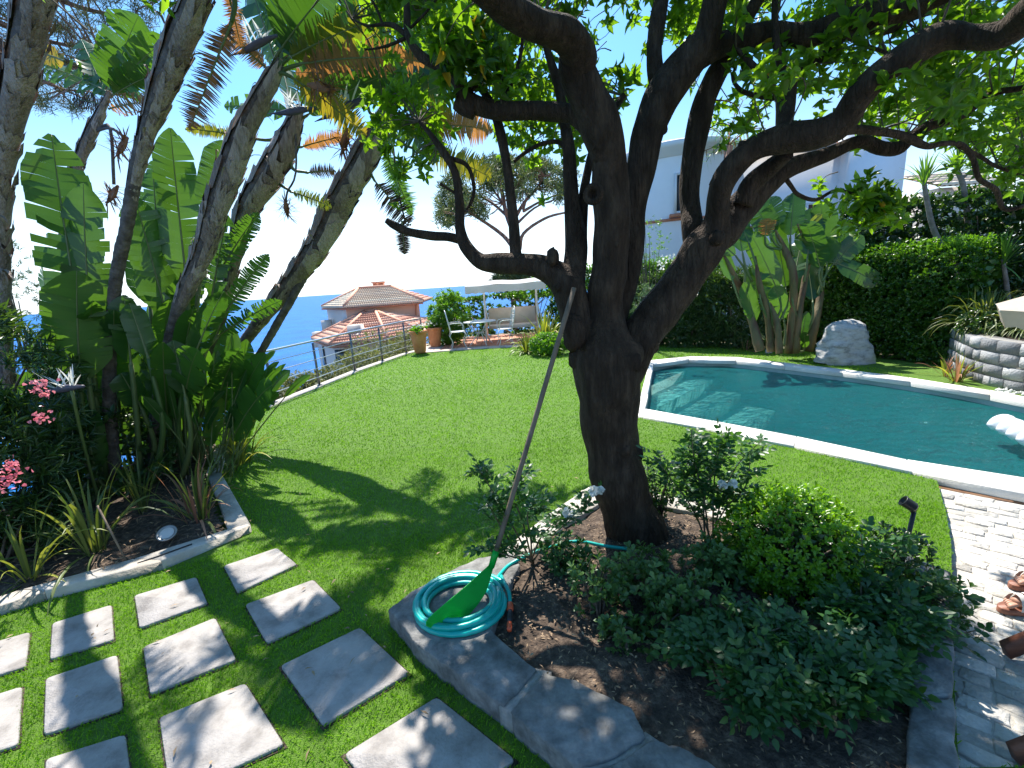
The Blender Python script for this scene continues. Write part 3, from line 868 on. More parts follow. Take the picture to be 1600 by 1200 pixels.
MAT['citrus_leaf'] = leafmat('citrus_leaf', (0.035, 0.09, 0.012), (0.09, 0.18, 0.02), trans=0.58, tcol=(3.6, 3.1, 0.6), rough=0.33)
MAT['citrus_yellow'] = leafmat('yellow_citrus_leaf', (0.40, 0.28, 0.02), (0.55, 0.30, 0.02), trans=0.4, tcol=(1.4, 1.3, 0.8))

citrus = thing('citrus_tree', 'old orange tree with thick dark twisting limbs rising from the stone edged bed', 'tree')
TY = 2.95
limbs = []          # (points (N,3), radii)
def limb(name, pts, parent=None, n=12, noise=0.10, sm=5):
    """pts: (px, py, width in px, y in metres)"""
    P = np.array([PY(a, b, TY + d) for a, b, w, d in pts]); Rr = np.array([W(w, p) / 2 for (a, b, w, d), p in zip(pts, P)])
    C = catmull(np.c_[P, Rr], sm); P2 = C[:, :3]; R2 = np.abs(C[:, 3])
    R2 = R2 * (1 + 0.07 * vnoise(P2, 7.0, len(limbs)))
    k = np.clip(R2 * 0.16, 0, 0.02)[:, None]
    P2 = P2 + np.c_[vnoise(P2, 4, 1), vnoise(P2, 4, 2), vnoise(P2, 4, 5)] * k
    limbs.append((P2, R2))
    mb = MB(); mb.tube(P2, R2, n=n, noise=noise, ns=9)
    for i in RG.integers(1, len(P2) - 1, max(1, len(P2) // 7)):      # knots
        a = rdir(1)[0]; r = R2[i]
        if r > 0.02: mb.sphere(P2[i] + a * r * 0.8, r * RG.uniform(0.22, 0.42), 8, 6, noise=0.2)
    o = mb.build(name, MAT['bark'], parent, smooth=True)
    return o
trunk = limb('trunk', [(1012, 900, 150, 0.0), (1003, 868, 118, 0.0), (994, 840, 98, 0), (982, 805, 87, 0), (968, 770, 84, 0), (957, 717, 84, 0), (951, 650, 88, 0), (948, 600, 100, 0), (944, 560, 106, 0), (942, 525, 76, 0), (946, 480, 60, 0.02), (950, 420, 58, 0.02), (952, 360, 57, 0), (953, 305, 62, 0),
               (951, 254, 56, -.03), (937, 204, 60, -.06), (917, 150, 58, -.1), (901, 112, 56, -.13), (905, 80, 56, -.2), (884, 54, 50, -.3), (838, 38, 45, -.4), (792, 12, 44, -.5), (745, -25, 42, -.62), (690, -80, 36, -.8)], citrus, n=18, noise=0.13)
BR = 'branch'
limb(BR, [(960, 600, 60, 0.05), (985, 560, 58, 0.08), (1010, 520, 60, .1), (1035, 482, 62, .12), (1072, 430, 61, .12), (1104, 382, 60, .1), (1118, 345, 40, .05), (1122, 310, 33, 0), (1137, 275, 36, -.05), (1174, 237, 38, -.1), (1220, 218, 41, -.18), (1275, 211, 46, -.25), (1312, 196, 47, -.3), (1340, 156, 41, -.38), (1372, 120, 39, -.45), (1421, 81, 40, -.5), (1470, 55, 42, -.55), (1519, 57, 36, -.62), (1567, 52, 42, -.7), (1604, 22, 44, -.8), (1650, -30, 40, -1.0)], citrus, n=16, noise=.12)
limb(BR, [(1095, 395, 50, .14), (1120, 365, 52, .16), (1145, 338, 47, .2), (1178, 306, 44, .24), (1212, 274, 35, .28), (1242, 258, 28, .3), (1288, 243, 22, .3), (1340, 222, 20, .28), (1375, 232, 20, .26), (1405, 231, 20, .24), (1424, 215, 18, .22), (1454, 195, 16, .2), (1502, 179, 14, .15), (1551, 146, 10, .1), (1600, 136, 9, 0), (1660, 110, 7, -.1)], citrus, noise=.12)
limb(BR, [(1160, 322, 30, .1), (1175, 290, 30, .08), (1205, 262, 26, .0), (1230, 240, 20, -.1)], citrus)
limb(BR, [(960, 520, 30, .16), (978, 450, 34, .2), (987, 380, 38, .22), (990, 330, 41, .24), (1000, 270, 46, .25), (1014, 205, 50, .25), (1036, 150, 58, .25), (1068, 102, 52, .25), (1100, 66, 42, .22), (1111, 30, 36, .18), (1117, 0, 34, .15), (1122, -40, 32, .1), (1150, -120, 25, 0)], citrus, n=14, noise=.1)
limb(BR, [(1085, 92, 38, .26), (1129, 70, 36, .24), (1194, 53, 33, .2), (1240, 57, 33, .15), (1275, 52, 33, .1), (1327, 33, 36, 0), (1372, 24, 40, -.1), (1421, 12, 30, -.2), (1480, -12, 26, -.3), (1560, -50, 22, -.5)], citrus, n=14)
limb(BR, [(1345, 35, 26, .0), (1385, 42, 26, .05), (1430, 22, 18, .1), (1500, 4, 14, .2)], citrus)
limb(BR, [(1040, 150, 30, .27), (1026, 118, 27, .3), (1022, 80, 25, .33), (1027, 33, 25, .35), (1035, -10, 24, .38), (1050, -80, 20, .45)], citrus)
limb(BR, [(1088, 405, 34, .16), (1080, 360, 32, .22), (1078, 325, 30, .3), (1078, 275, 30, .35), (1084, 225, 34, .38), (1098, 165, 34, .38), (1118, 122, 34, .36), (1142, 85, 26, .34), (1162, 39, 22, .3), (1184, 0, 20, .28), (1215, -50, 16, .2)], citrus)
limb(BR, [(1222, 215, 24, -.15), (1224, 190, 25, -.1), (1230, 146, 27, 0), (1240, 112, 22, .05), (1262, 105, 14, .1), (1301, 75, 13, .15), (1324, 58, 11, .2), (1353, 72, 7, .25), (1385, 82, 5, .3)], citrus)
limb(BR, [(1238, 120, 14, .05), (1222, 105, 12, .05), (1213, 72, 11, .05), (1210, 20, 10, .1), (1212, -20, 8, .15)], citrus, n=8)
limb(BR, [(1228, 155, 13, .0), (1206, 136, 12, .0), (1187, 114, 11, .05), (1160, 86, 8, .1), (1150, 78, 7, .12)], citrus, n=8)
limb(BR, [(1222, 152, 8, .05), (1200, 152, 8, .08), (1161, 143, 7, .12), (1145, 124, 5, .15), (1149, 105, 4, .2)], citrus, n=7)
limb(BR, [(1312, 206, 15, -.2), (1346, 203, 14, -.1), (1405, 211, 14, 0), (1447, 228, 10, .1), (1475, 224, 8, .12), (1502, 226, 8, .15), (1520, 248, 7, .15), (1530, 280, 7, .15), (1556, 297, 7, .15), (1568, 326, 6, .15), (1600, 322, 6, .1), (1660, 300, 5, .1)], citrus, n=8)
limb(BR, [(1500, 228, 7, .15), (1530, 244, 6, .18), (1560, 262, 5, .2), (1610, 276, 4, .2)], citrus, n=6)
limb(BR, [(1500, 180, 7, .15), (1508, 155, 5, .2), (1515, 135, 4, .25)], citrus, n=6)
limb(BR, [(1222, 270, 9, .25), (1236, 290, 8, .25), (1248, 304, 7, .28), (1275, 312, 6, .3), (1307, 297, 5, .3), (1340, 305, 4, .3), (1368, 312, 3, .3)], citrus, n=6)
limb(BR, [(935, 555, 50, .0), (908, 520, 50, .0), (896, 480, 52, .02), (882, 444, 52, .05), (853, 421, 42, .08), (820, 411, 33, .1), (782, 411, 32, .12), (750, 408, 25, .14), (728, 385, 20, .16), (719, 356, 15, .18), (719, 319, 14, .2), (711, 270, 12, .22), (692, 236, 11, .25), (670, 206, 8, .28), (655, 190, 5, .3)], citrus, n=14, noise=.13)
limb(BR, [(722, 375, 13, .17), (700, 370, 13, .17), (674, 369, 13, .17), (640, 363, 13, .16), (617, 353, 13, .15), (603, 344, 8, .14)], citrus, n=8, noise=.15)
limb(BR, [(700, 246, 8, .25), (730, 259, 7, .27), (741, 292, 6, .3), (737, 315, 6, .3), (729, 328, 4, .3)], citrus, n=6)
limb(BR, [(712, 302, 4, .2), (700, 295, 4, .2), (688, 287, 5, .2)], citrus, n=6)
limb(BR, [(892, 450, 40, .03), (897, 415, 38, .1), (899, 367, 32, .15), (893, 308, 24, .2), (888, 233, 20, .25), (882, 192, 18, .28), (874, 140, 16, .3), (858, 90, 14, .32), (845, 40, 11, .35)], citrus)
limb(BR, [(905, 400, 22, .15), (909, 350, 18, .2), (914, 296, 15, .25), (926, 240, 14, .3), (948, 190, 12, .4), (975, 150, 9, .5)], citrus, n=8)
limb(BR, [(886, 236, 9, .25), (872, 222, 8, .27), (845, 225, 7, .28), (818, 240, 6, .3), (803, 253, 5, .3)], citrus, n=6)
limb(BR, [(938, 230, 34, -.03), (918, 200, 30, .0), (891, 178, 28, .05), (842, 172, 27, .08), (786, 172, 27, .1), (745, 163, 27, .1), (724, 148, 27, .1), (716, 128, 20, .1), (692, 108, 16, .12), (660, 91, 15, .15), (645, 71, 14, .16), (636, 50, 12, .18), (636, 20, 10, .2), (634, -10, 9, .2), (628, -60, 8, .2)], citrus, n=14, noise=.13)
limb(BR, [(742, 172, 24, .1), (724, 164, 26, .1), (712, 158, 22, .1)], citrus, n=10)
limb(BR, [(640, 60, 8, .18), (617, 41, 8, .2), (598, 38, 6, .22), (575, 40, 4, .25), (550, 30, 3, .3)], citrus, n=6)
limb(BR, [(598, 38, 4, .22), (588, 12, 4, .22), (575, -10, 3, .22)], citrus, n=6)
limb(BR, [(640, 56, 7, .18), (615, 68, 6, .2), (592, 75, 4, .2), (570, 78, 3, .2)], citrus, n=6)
limb(BR, [(640, 45, 5, .18), (665, 20, 4, .2), (685, -5, 3, .2)], citrus, n=6)
limb(BR, [(808, 408, 20, .14), (805, 388, 17, .14), (801, 326, 15, .18), (792, 255, 14, .22), (779, 195, 15, .26), (766, 158, 13, .28), (745, 127, 11, .3), (734, 97, 7, .32), (728, 60, 5, .35)], citrus, n=10)
limb(BR, [(782, 166, 10, .2), (794, 138, 9, .2), (808, 110, 7, .2), (816, 62, 5, .2), (812, 20, 4, .2)], citrus, n=6)
limb(BR, [(728, 142, 9, .1), (760, 130, 7, .15), (790, 108, 5, .2), (806, 85, 4, .25)], citrus, n=6)
# pruning scar and broken stub on the trunk
mb = MB(); sc = PY(927, 303, TY - .27); mb.lathe(sc, [(0.0, -0.04), (0.045, -0.04), (0.062, 0.0), (0.052, 0.02), (0.03, 0.012), (0.022, -0.02), (0, -0.03)], 14, axis=(-0.55, -0.83, 0.05)); mb.build('pruning_scar', MAT['bark'], citrus, smooth=True)
mb = MB(); mb.sphere(PY(897, 520, TY - .12), (0.075, 0.06, 0.12), 12, 9, noise=.18); mb.sphere(PY(1120, 372, TY - .02), (0.05, 0.05, 0.05), 10, 8, noise=.25); mb.sphere(PY(863, 402, TY), (0.04, 0.05, 0.06), 9, 7, noise=.3); tag(mb.build('burrs', MAT['bark'], citrus, smooth=True), kind='stuff')
# root flare
mb = MB()
b0 = G(998, 872, 0.08)
for a in ():
    dr = np.array([math.cos(a), math.sin(a), 0])
    mb.tube(catmull([b0 + dr * .1 + [0, 0, .22], b0 + dr * .17 + [0, 0, .09], b0 + dr * .30 + [0, 0, -.04]], 4), np.linspace(.09, .03, 9), n=10, noise=.12)


# crown: whorls of leaves on twigs that spring from the nearest limb
LP = np.vstack([p for p, r in limbs]); LR = np.concatenate([r for p, r in limbs])
def region(n, x0, x1, y0, y1, Y0, Y1, keep=None, ns=2.2, thr=-0.25):
    x = RG.uniform(x0, x1, n); y = RG.uniform(y0, y1, n); Yv = RG.uniform(Y0, Y1, n)
    P = np.array([PY(a, b, c) for a, b, c in zip(x, y, Yv)])
    k = vnoise(P, ns, 4) > thr
    if keep: k &= np.array([keep(a, b) for a, b in zip(x, y)])
    return P[k]
cl = [region(330, 575, 900, -230, 118, 3.3, 4.9, lambda x, y: y < 40 + 90 * ((x - 560) / 340.0), thr=-.1),
      region(36, 585, 690, 130, 275, 3.3, 3.9, lambda x, y: abs((x - 640) / 60.0) + abs((y - 200) / 85.0) < 1.2, thr=-.5),
      region(70, 680, 790, 15, 120, 2.6, 3.2, thr=-.4),
      region(130, 775, 900, 90, 252, 3.6, 4.9, thr=-.25),
      region(360, 890, 1190, -200, 175, 3.2, 4.8, thr=-.2),
      region(430, 1130, 1640, -200, 205, 3.0, 4.6, thr=-.3),
      region(60, 1150, 1640, -60, 150, 2.4, 3.0, thr=-.3),
      region(210, 1385, 1640, 120, 330, 3.0, 4.3, lambda x, y: y < 178 + (x - 1400) * 0.52, thr=-.45),
      region(34, 1225, 1340, 240, 315, 3.6, 4.3, lambda x, y: y < 322 - abs(x - 1290) * .3, thr=-.5),
      region(110, 590, 800, -150, 5, 3.5, 4.5, thr=-.3),  # clusters mostly above the view, added to dapple the stepping stones
      region(26, 1340, 1400, 296, 332, 3.1, 3.35, thr=-1)]
over_ = RG.uniform((-2.6, 0.2, 2.75), (4.2, 3.9, 4.6), (1500, 3))  # unseen leaf clusters over the camera, added for the shade they cast
dv = over_ - EYE; wv = dv @ _fw; sy = 600 - FPX * (dv @ CU) / np.maximum(wv, .05)
over_ = over_[(sy < -40) & (vnoise(over_, 1.6, 9) > 0.02) & ~((over_[:, 0] < -1.6) & (over_[:, 1] < 1.2))]
CL = np.vstack(cl + [over_])
# crown shaped for its shadow
SH = CL[:, :2] - np.array([SUNV.x, SUNV.y]) / SUNV.z * CL[:, 2:3]
sunny = np.zeros(len(CL), bool)
for z_ in ([(1000, 650), (1464, 752), (1489, 915), (1400, 885), (1330, 850), (1250, 800), (1180, 775), (1040, 745)], [(1464, 752), (1640, 785), (1760, 960), (1500, 975)], [(400, 640), (650, 555), (905, 550), (1000, 640), (1040, 745), (905, 770), (700, 775), (560, 740), (420, 700)]):
    sunny |= inpoly(SH[:, 0], SH[:, 1], GP(z_))
SB = CL[:, :2] - np.array([SUNV.x, SUNV.y]) / SUNV.z * (CL[:, 2:3] - .7)
sunny |= np.hypot(SB[:, 0] - PY(1236, 862, 2.42)[0], SB[:, 1] - 2.42) < .40
CL = CL[~(sunny & (RG.random(len(CL)) < .96))]
def near_limb(P):
    out = np.empty(len(P), int)
    for i in range(0, len(P), 200):
        out[i:i + 200] = np.argmin(((P[i:i + 200, None, :] - LP[None]) ** 2).sum(-1) + (P[i:i + 200, None, 2] < LP[None, :, 2] - 0.1) * 0.05, 1)
    return out
nl = near_limb(CL)
tw = MB(); axis = []
for c, k in zip(CL, nl):
    a = LP[k]; L_ = np.linalg.norm(c - a)
    axis.append(unit((c - a) + np.array([0, 0, 0.25]) + RG.normal(0, .25 * L_ + .05, 3)))
    if L_ > 0.7: a = c - unit(unit(c - a) + RG.normal(0, .5, 3)) * 0.3; L_ = 0.3
    m_ = (a + c) / 2 + RG.normal(0, 0.08 * L_, 3) + np.array([0, 0, 0.06 * L_])
    tw.tube(catmull([a, m_, c], 3), np.linspace(min(0.012, 0.003 + 0.006 * L_), 0.002, 7), n=4, cap=False)
tag(tw.build('twigs', MAT['twig'], citrus), kind='stuff')
axis = np.array(axis)
# three whorls per twig end, around it
C3 = np.vstack([CL, CL + RG.normal(0, 0.07, CL.shape), CL + RG.normal(0, 0.09, CL.shape) - axis * 0.07])
A3 = np.vstack([axis, unit(axis + RG.normal(0, .6, axis.shape)), unit(axis + RG.normal(0, .8, axis.shape))])
lm = MB(); rosettes(lm, C3, A3, 6, 0.078, 0.038, T_leaf(.35, .28), open_=1.3, jit=0.5)
tag(lm.build('leaves', MAT['citrus_leaf'], citrus), kind='stuff')
# the leaves that show largest are single leaves
proto = []
for q in range(3):
    m_ = MB(); tv, f3, f4 = T_leaf(0.18 + 0.1 * q, 0.1 + 0.1 * q)
    m_.add(tv * np.array([0.052, 0.105, 0.105]), [f3, f4], 0.3 + 0.25 * q); proto.append(m_.mesh('leaf', MAT['citrus_leaf']))
my = MB(); my.add(tv * np.array([0.05, 0.10, 0.1]), [f3, f4], 0.5); yel = my.mesh('leaf', MAT['citrus_yellow'])
Cn = CL[(CL[:, 1] < 3.3)]
dv = Cn - EYE; wv = dv @ _fw; sx = 800 + FPX * (dv @ CR) / wv; sy = 600 - FPX * (dv @ CU) / wv
Cn = Cn[(wv > .5) & ~((sx > 1385) & (sy > 190)) & (sx > 560) & (sx < 1590) & (sy > 0)]
Cn = Cn[RG.permutation(len(Cn))[:95]]
for c in Cn:
    for k in range(3):
        d = rdir(1, -0.3)[0]; nr = unit(np.cross(d, rdir(1)[0])); nr = nr if nr[2] > 0 else -nr
        sd_ = unit(np.cross(d, nr)); mw = Matrix((( *[float(q) for q in (sd_[0], d[0], nr[0])], float(c[0])), (*[float(q) for q in (sd_[1], d[1], nr[1])], float(c[1])), (*[float(q) for q in (sd_[2], d[2], nr[2])], float(c[2])), (0, 0, 0, 1)))
        o = instance(yel if RG.random() < 0.06 else proto[RG.integers(3)], 'leaf', citrus, mw)
rebase(citrus, b0)
# ------------------------------------------------------------------ the planter on the left
MAT['nic_leaf'] = leafmat('strelitzia_leaf', (0.025, 0.078, 0.020), (0.065, 0.155, 0.030), trans=0.36, tcol=(2.3, 2.1, 0.55), rough=0.30, spec=0.6)
MAT['nic_dead'] = leafmat('withered_leaf', (0.14, 0.085, 0.045), (0.36, 0.21, 0.09), trans=0.4, tcol=(1.8, 1.35, 0.7), rough=0.8, spec=0.2)
MAT['nic_half'] = leafmat('yellowing_leaf', (0.07, 0.13, 0.02), (0.34, 0.24, 0.03), trans=0.45, tcol=(1.8, 1.6, 0.6), rough=0.5)
MAT['nic_dry'] = leafmat('dry_black_frond', (0.03, 0.022, 0.02), (0.08, 0.05, 0.04), trans=0.1, rough=0.8)
MAT['stalk'] = M('leaf_stalk', (0.07, 0.12, 0.03), (0.14, 0.17, 0.06), scale=5, rough=0.5, rnd=0.4)
MAT['sheath'] = M('old_leaf_sheath', (0.20, 0.145, 0.115), (0.46, 0.37, 0.315), (0.32, 0.25, 0.205), scale=42, rough=0.85, bump=1.0, bscale=70, stretch=(1, 1, 0.10), rnd=0.25, detail=9)
MAT['nic_trunk'] = M('ringed_trunk', (0.07, 0.052, 0.042), (0.20, 0.16, 0.135), (0.12, 0.095, 0.08), scale=11, rough=0.9, bump=0.9, bscale=35)
MAT['petal_w'] = M('white_petal', (0.72, 0.74, 0.72), (0.82, 0.83, 0.80), rough=0.6, trans=0.3, tcol=(1, 1, 1))
MAT['bract'] = M('dark_bract', (0.03, 0.03, 0.05), (0.09, 0.08, 0.11), rough=0.4)
MAT['dead_flower'] = M('dead_flower', (0.16, 0.06, 0.03), (0.36, 0.17, 0.09), scale=9, rough=0.9, rnd=.5)
MAT['phormium'] = leafmat('flax_leaf', (0.05, 0.10, 0.025), (0.20, 0.23, 0.06), trans=0.3, tcol=(1.8, 1.7, 0.6), rough=0.45)
MAT['flax_red'] = leafmat('red_flax_leaf', (0.22, 0.08, 0.05), (0.46, 0.26, 0.17), trans=0.3, tcol=(1.4, 1.2, 0.9), rough=0.5)
MAT['flax_yellow'] = leafmat('yellow_flax_leaf', (0.16, 0.22, 0.03), (0.42, 0.40, 0.07), trans=0.35, tcol=(1.5, 1.5, 0.7), rough=0.5)

def trunk_path(pts):
    P = np.array([PY(a, b, y) for a, b, w, y in pts]); Rr = np.array([W(w, p) / 2 for (a, b, w, y), p in zip(pts, P)])
    C = catmull(np.c_[P, Rr], 8)
    return C[:, :3], np.abs(C[:, 3]) * 0.74
def arclen(P): return np.r_[0, np.cumsum(np.linalg.norm(np.diff(P, axis=0), axis=1))]
def strel_trunk(pts, parent, sheath_from=0.35, step=0.13, plates=True, mat='nic_trunk', flare=1.0):
    P, r = trunk_path(pts)
    s = arclen(P); n = int(s[-1] / 0.022)
    t = np.linspace(0, s[-1], n)
    Q = np.stack([np.interp(t, s, P[:, k]) for k in range(3)], -1); rr = np.interp(t, s, r)
    saw = ((t / 0.085) % 1.0)
    ring = np.where(t / s[-1] < sheath_from + 0.1, 1 + 0.10 * saw, 0.86)
    mb = MB(); mb.tube(Q, rr * ring * 0.95, n=12, noise=0.06, ns=14)
    mb.build('trunk', MAT[mat], parent, smooth=False)
    if not plates: return Q
    T = unit(np.gradient(Q, axis=0))
    s0 = sheath_from * s[-1]; k = 0
    while s0 < s[-1] - 0.02:
        i = int(s0 / s[-1] * (n - 1)); p = Q[i]; tt = T[i]; R0 = rr[i]
        sd_ = unit(np.cross(tt, _fw)) * (1 if k % 2 else -1); bk = np.cross(tt, sd_)
        if np.dot(bk, _fw) > 0: bk = -bk                       # towards the viewer side
        Lp = RG.uniform(0.22, 0.42); mb = MB(); nu = 13; nv = 4
        V = []
        tear = RG.uniform(-0.09, 0.05, nu)
        span = RG.uniform(1.0, 1.5)
        for v_ in range(nv):
            for u in range(nu):
                a = (u / (nu - 1) - 0.5) * 2 * span
                low = 0.0 + abs(a) * 0.10 * R0 / 0.1
                hh = low + (v_ / (nv - 1)) * (Lp - abs(a) * 0.05 + tear[u])
                ii = min(n - 1, i + int(hh / s[-1] * (n - 1))); c = Q[ii]; t2 = T[ii]
                sd2 = unit(sd_ - t2 * np.dot(sd_, t2)); bk2 = np.cross(sd2, t2)
                rad = rr[ii] * (0.93 + 0.16 * (v_ / (nv - 1)) ** 1.3 * (1 - 0.35 * abs(a) / span)) + 0.002 * (k % 3)
                if v_ == nv - 1: rad += abs(RG.normal(0, 0.007))
                V.append(c + (sd2 * math.cos(a) + bk2 * math.sin(a)) * rad)
        F = [(v_ * nu + u, v_ * nu + u + 1, (v_ + 1) * nu + u + 1, (v_ + 1) * nu + u) for v_ in range(nv - 1) for u in range(nu - 1)]
        mb.add(V, F, RG.random()); mb.build('leaf_sheath', MAT['sheath'], parent)
        if RG.random() < .6:
            q = MB(); e_ = V[(nv - 1) * nu + RG.integers(0, nu)]
            strap(q, e_, tt * .6 + rdir(1)[0] * .5, RG.uniform(.08, .22), RG.uniform(.012, .03), droop=2.2, seg=4, rnd=RG.random()); q.build('leaf_sheath', MAT['sheath'], parent)
        s0 += step * RG.uniform(0.45, 0.75); k += 1
    return Q
def pleaf(parent, b, t, wpx, Y, dY=0.0, torn=0.3, mat='nic_leaf', root=None, droop=0.25, strips=16, yaw=0.0, drop_side=0.3, ragged=0.0, rnd=None, keep=1.0, pr=0.016):
    B = PY(b[0], b[1], Y); Tp = PY(t[0], t[1], Y + dY); d = Tp - B; L = np.linalg.norm(d)
    f = EYE - B; f = unit(f - unit(d) * np.dot(f, unit(d))); side = np.cross(unit(d), f)
    f = unit(f * math.cos(yaw) + side * math.sin(yaw))
    d = unit(d + np.array([0, 0, 0.35 * droop]))
    lf, pts = paddle(B, d, L * 1.04, W(wpx, B), f, petiole=0.03, droop=droop, torn=torn, strips=int(strips * (2.7 if torn > .8 else 1.5)), rnd=RG.random() if rnd is None else rnd, drop_side=drop_side, ragged=ragged, mat=MAT[mat], parent=parent, pet_mat=MAT['stalk'], pet_r=pr, keep=keep)
    if root is not None:
        root = np.asarray(root, float); m_ = (root + B) / 2 + np.array([0, 0, 0.05]) - (unit(d) * 0.0)
        m_ = B - unit(d) * np.linalg.norm(B - root) * 0.5 * 0.6 + (root - B) * 0.2
        mb = MB(); mb.tube(catmull([root, m_, B], 6), np.linspace(pr * 1.5, pr, 13), n=7, rnd=RG.random()); mb.build('leaf_stalk', MAT['stalk'], parent, smooth=True)
    return lf
def spiky_flower(p, d, parent, dead=False, size=1.0):
    d = unit(d); f = MB(); 
    L = (0.28 if not dead else 0.15) * size
    f.tube(catmull([p - d * L * .5, p, p + d * L * 0.5 + [0, 0, -.01], p + d * L], 4), np.array([.012, .016, .022, .028, .032, .034, .032, .028, .022, .016, .01, .006, .002]) * size, n=8, flat=0.6)
    br = f.build('bract', MAT['bract'] if not dead else MAT['dead_flower'], parent, smooth=True)
    m_ = MB()
    for i in range(18 if not dead else 60):
        dd = unit(np.array([0, 0, 1.0]) * (0.9 if not dead else 0.1) + rdir(1)[0] * (0.75 if not dead else 1.0) + d * 0.1)
        strap(m_, p + d * RG.uniform(-.05, .12) * size, dd, RG.uniform(.13, .24) * size * (0.8 if dead else 1), 0.017 * size * (0.7 if dead else 1), droop=0.2, seg=3, rnd=RG.random())
    m_.build('petals', MAT['petal_w'] if not dead else MAT['dead_flower'], parent)

def nic(label):
    return thing('bird_of_paradise_tree', label, 'tree', 'giant white bird of paradise trees leaning out of the planter')
# far left
t1 = nic('thick grey trunked giant strelitzia cut by the left edge of the picture')
strel_trunk([(16, 640, 24, 4.6), (10, 560, 24, 4.5), (6, 480, 26, 4.4), (1, 400, 31, 4.3), (0, 292, 40, 4.2), (10, 208, 47, 4.1), (33, 104, 56, 4.0), (57, -10, 64, 3.9), (75, -110, 60, 3.8)], t1, 0.05)
r1 = PY(75, -100, 3.8)
for k, (bx, by, tx, ty, w_) in enumerate([(75, -110, -60, -260, 90), (80, -110, 120, -330, 90), (80, -100, 220, -260, 90), (60, -100, -140, -120, 80)]):
    pleaf(t1, (bx, by), (tx, ty), w_, 3.8, RG.uniform(-.6, .6), torn=.4)
rebase(t1, G(16, 640, 0) * 0 + PY(16, 640, 4.6))
# second: thin ringed trunk widening to the top
t3 = nic('giant strelitzia with thin ringed trunk widening to pale sheaths near the top, second from left')
strel_trunk([(186, 775, 27, 4.55), (183, 762, 27, 4.55), (173, 679, 25, 4.5), (171, 575, 23, 4.45), (177, 475, 22, 4.4), (187, 405, 24, 4.35), (198, 354, 24, 4.3), (212, 271, 26, 4.25), (229, 208, 32, 4.2), (250, 146, 46, 4.15), (281, 62, 56, 4.1), (306, 0, 52, 4.0), (335, -90, 50, 3.9)], t3, 0.60, step=.11)
for (bx, by, tx, ty, w_, Y_) in [(330, -80, 230, -260, 95, 3.9), (335, -90, 330, -330, 95, 3.9), (338, -85, 470, -270, 95, 3.9), (330, -70, 190, -110, 80, 3.9)]:
    pleaf(t3, (bx, by), (tx, ty), w_, Y_, RG.uniform(-.4, .8), torn=.5)
pleaf(t3, (352, -30), (374, 62), 36, 4.1, 0.1, root=PY(335, -70, 3.9), torn=1.0, mat='nic_dead', ragged=.5, droop=.1)
pleaf(t3, (362, 35), (300, 192), 62, 4.1, 0.1, root=PY(335, -60, 3.9), torn=1.0, mat='nic_dry', ragged=.45, droop=.1, strips=26, keep=.8, drop_side=.1)
rebase(t3, PY(186, 775, 4.55))
# third
t4 = nic('giant strelitzia leaning right with brown peeling sheaths and spiky white flower below its crown')
strel_trunk([(236, 760, 22, 4.7), (235, 742, 22, 4.7), (242, 658, 20, 4.7), (254, 575, 18, 4.7), (271, 504, 20, 4.7), (288, 458, 30, 4.7), (316, 396, 40, 4.7), (334, 333, 46, 4.7), (358, 267, 52, 4.7), (380, 205, 46, 4.7), (404, 160, 40, 4.7), (424, 122, 30, 4.7), (438, 92, 14, 4.7)], t4, 0.42, step=.12)
top4 = PY(425, 120, 4.7)
for (bx, by, tx, ty, w_, dy, tn, mt, yw) in [(438, 78, 530, -40, 120, .1, .35, 'nic_leaf', .1), (440, 85, 452, -110, 90, .6, .4, 'nic_leaf', .6), (450, 92, 600, 18, 70, .2, .9, 'nic_half', .2), (470, 100, 655, 80, 60, -.2, .95, 'nic_dead', .3),
                                         (430, 95, 380, -60, 70, .5, .5, 'nic_leaf', -.5), (455, 120, 565, 205, 62, .2, .9, 'nic_half', .3), (430, 100, 540, 30, 60, .7, .5, 'nic_leaf', .4), (420, 110, 350, 60, 40, -.2, .9, 'nic_dead', .5)]:
    pleaf(t4, (bx, by), (tx, ty), w_, 4.7, dy, torn=tn, mat=mt, root=top4, yaw=yw, ragged=.25 if tn > .8 else 0, droop=.3)
spiky_flower(PY(408, 66, 4.6), CR * -1 + [0, 0, -.35], t4, size=1.15)
spiky_flower(PY(497, 135, 4.6), CR * 1 + [0, 0, -.15], t4, dead=True, size=1.3)
rebase(t4, PY(236, 760, 4.7))
# fourth, behind
t5 = nic('shorter leaning giant strelitzia half hidden between two taller trunks')
strel_trunk([(330, 560, 20, 5.9), (345, 500, 20, 5.9), (358, 442, 25, 5.8), (370, 383, 32, 5.8), (383, 333, 42, 5.8), (413, 283, 54, 5.8), (443, 233, 50, 5.8), (458, 195, 34, 5.8), (470, 165, 14, 5.8)], t5, .2, step=.15)
top5 = PY(462, 190, 5.8)
for (bx, by, tx, ty, w_, dy, tn, mt, yw) in [(470, 165, 520, 60, 50, .4, .5, 'nic_leaf', .3), (455, 165, 430, 60, 50, .6, .4, 'nic_leaf', .6), (385, 215, 298, 205, 26, -.3, .9, 'nic_half', .2), (452, 175, 358, 165, 34, 0, .6, 'nic_leaf', .7), (480, 180, 600, 110, 56, 0, .6, 'nic_leaf', .3),
                                         (455, 300, 512, 325, 26, -.1, .9, 'nic_half', .2), (470, 230, 545, 215, 30, .2, .9, 'nic_dead', .4), (480, 270, 520, 275, 26, 0, .9, 'nic_dry', .4)]:
    pleaf(t5, (bx, by), (tx, ty), w_, 5.8, dy, torn=tn, mat=mt, root=top5, yaw=yw, ragged=.2 if tn > .8 else 0)
spiky_flower(PY(468, 172, 5.6), CR * -1 + [0, 0, -.1], t5, size=1.3)
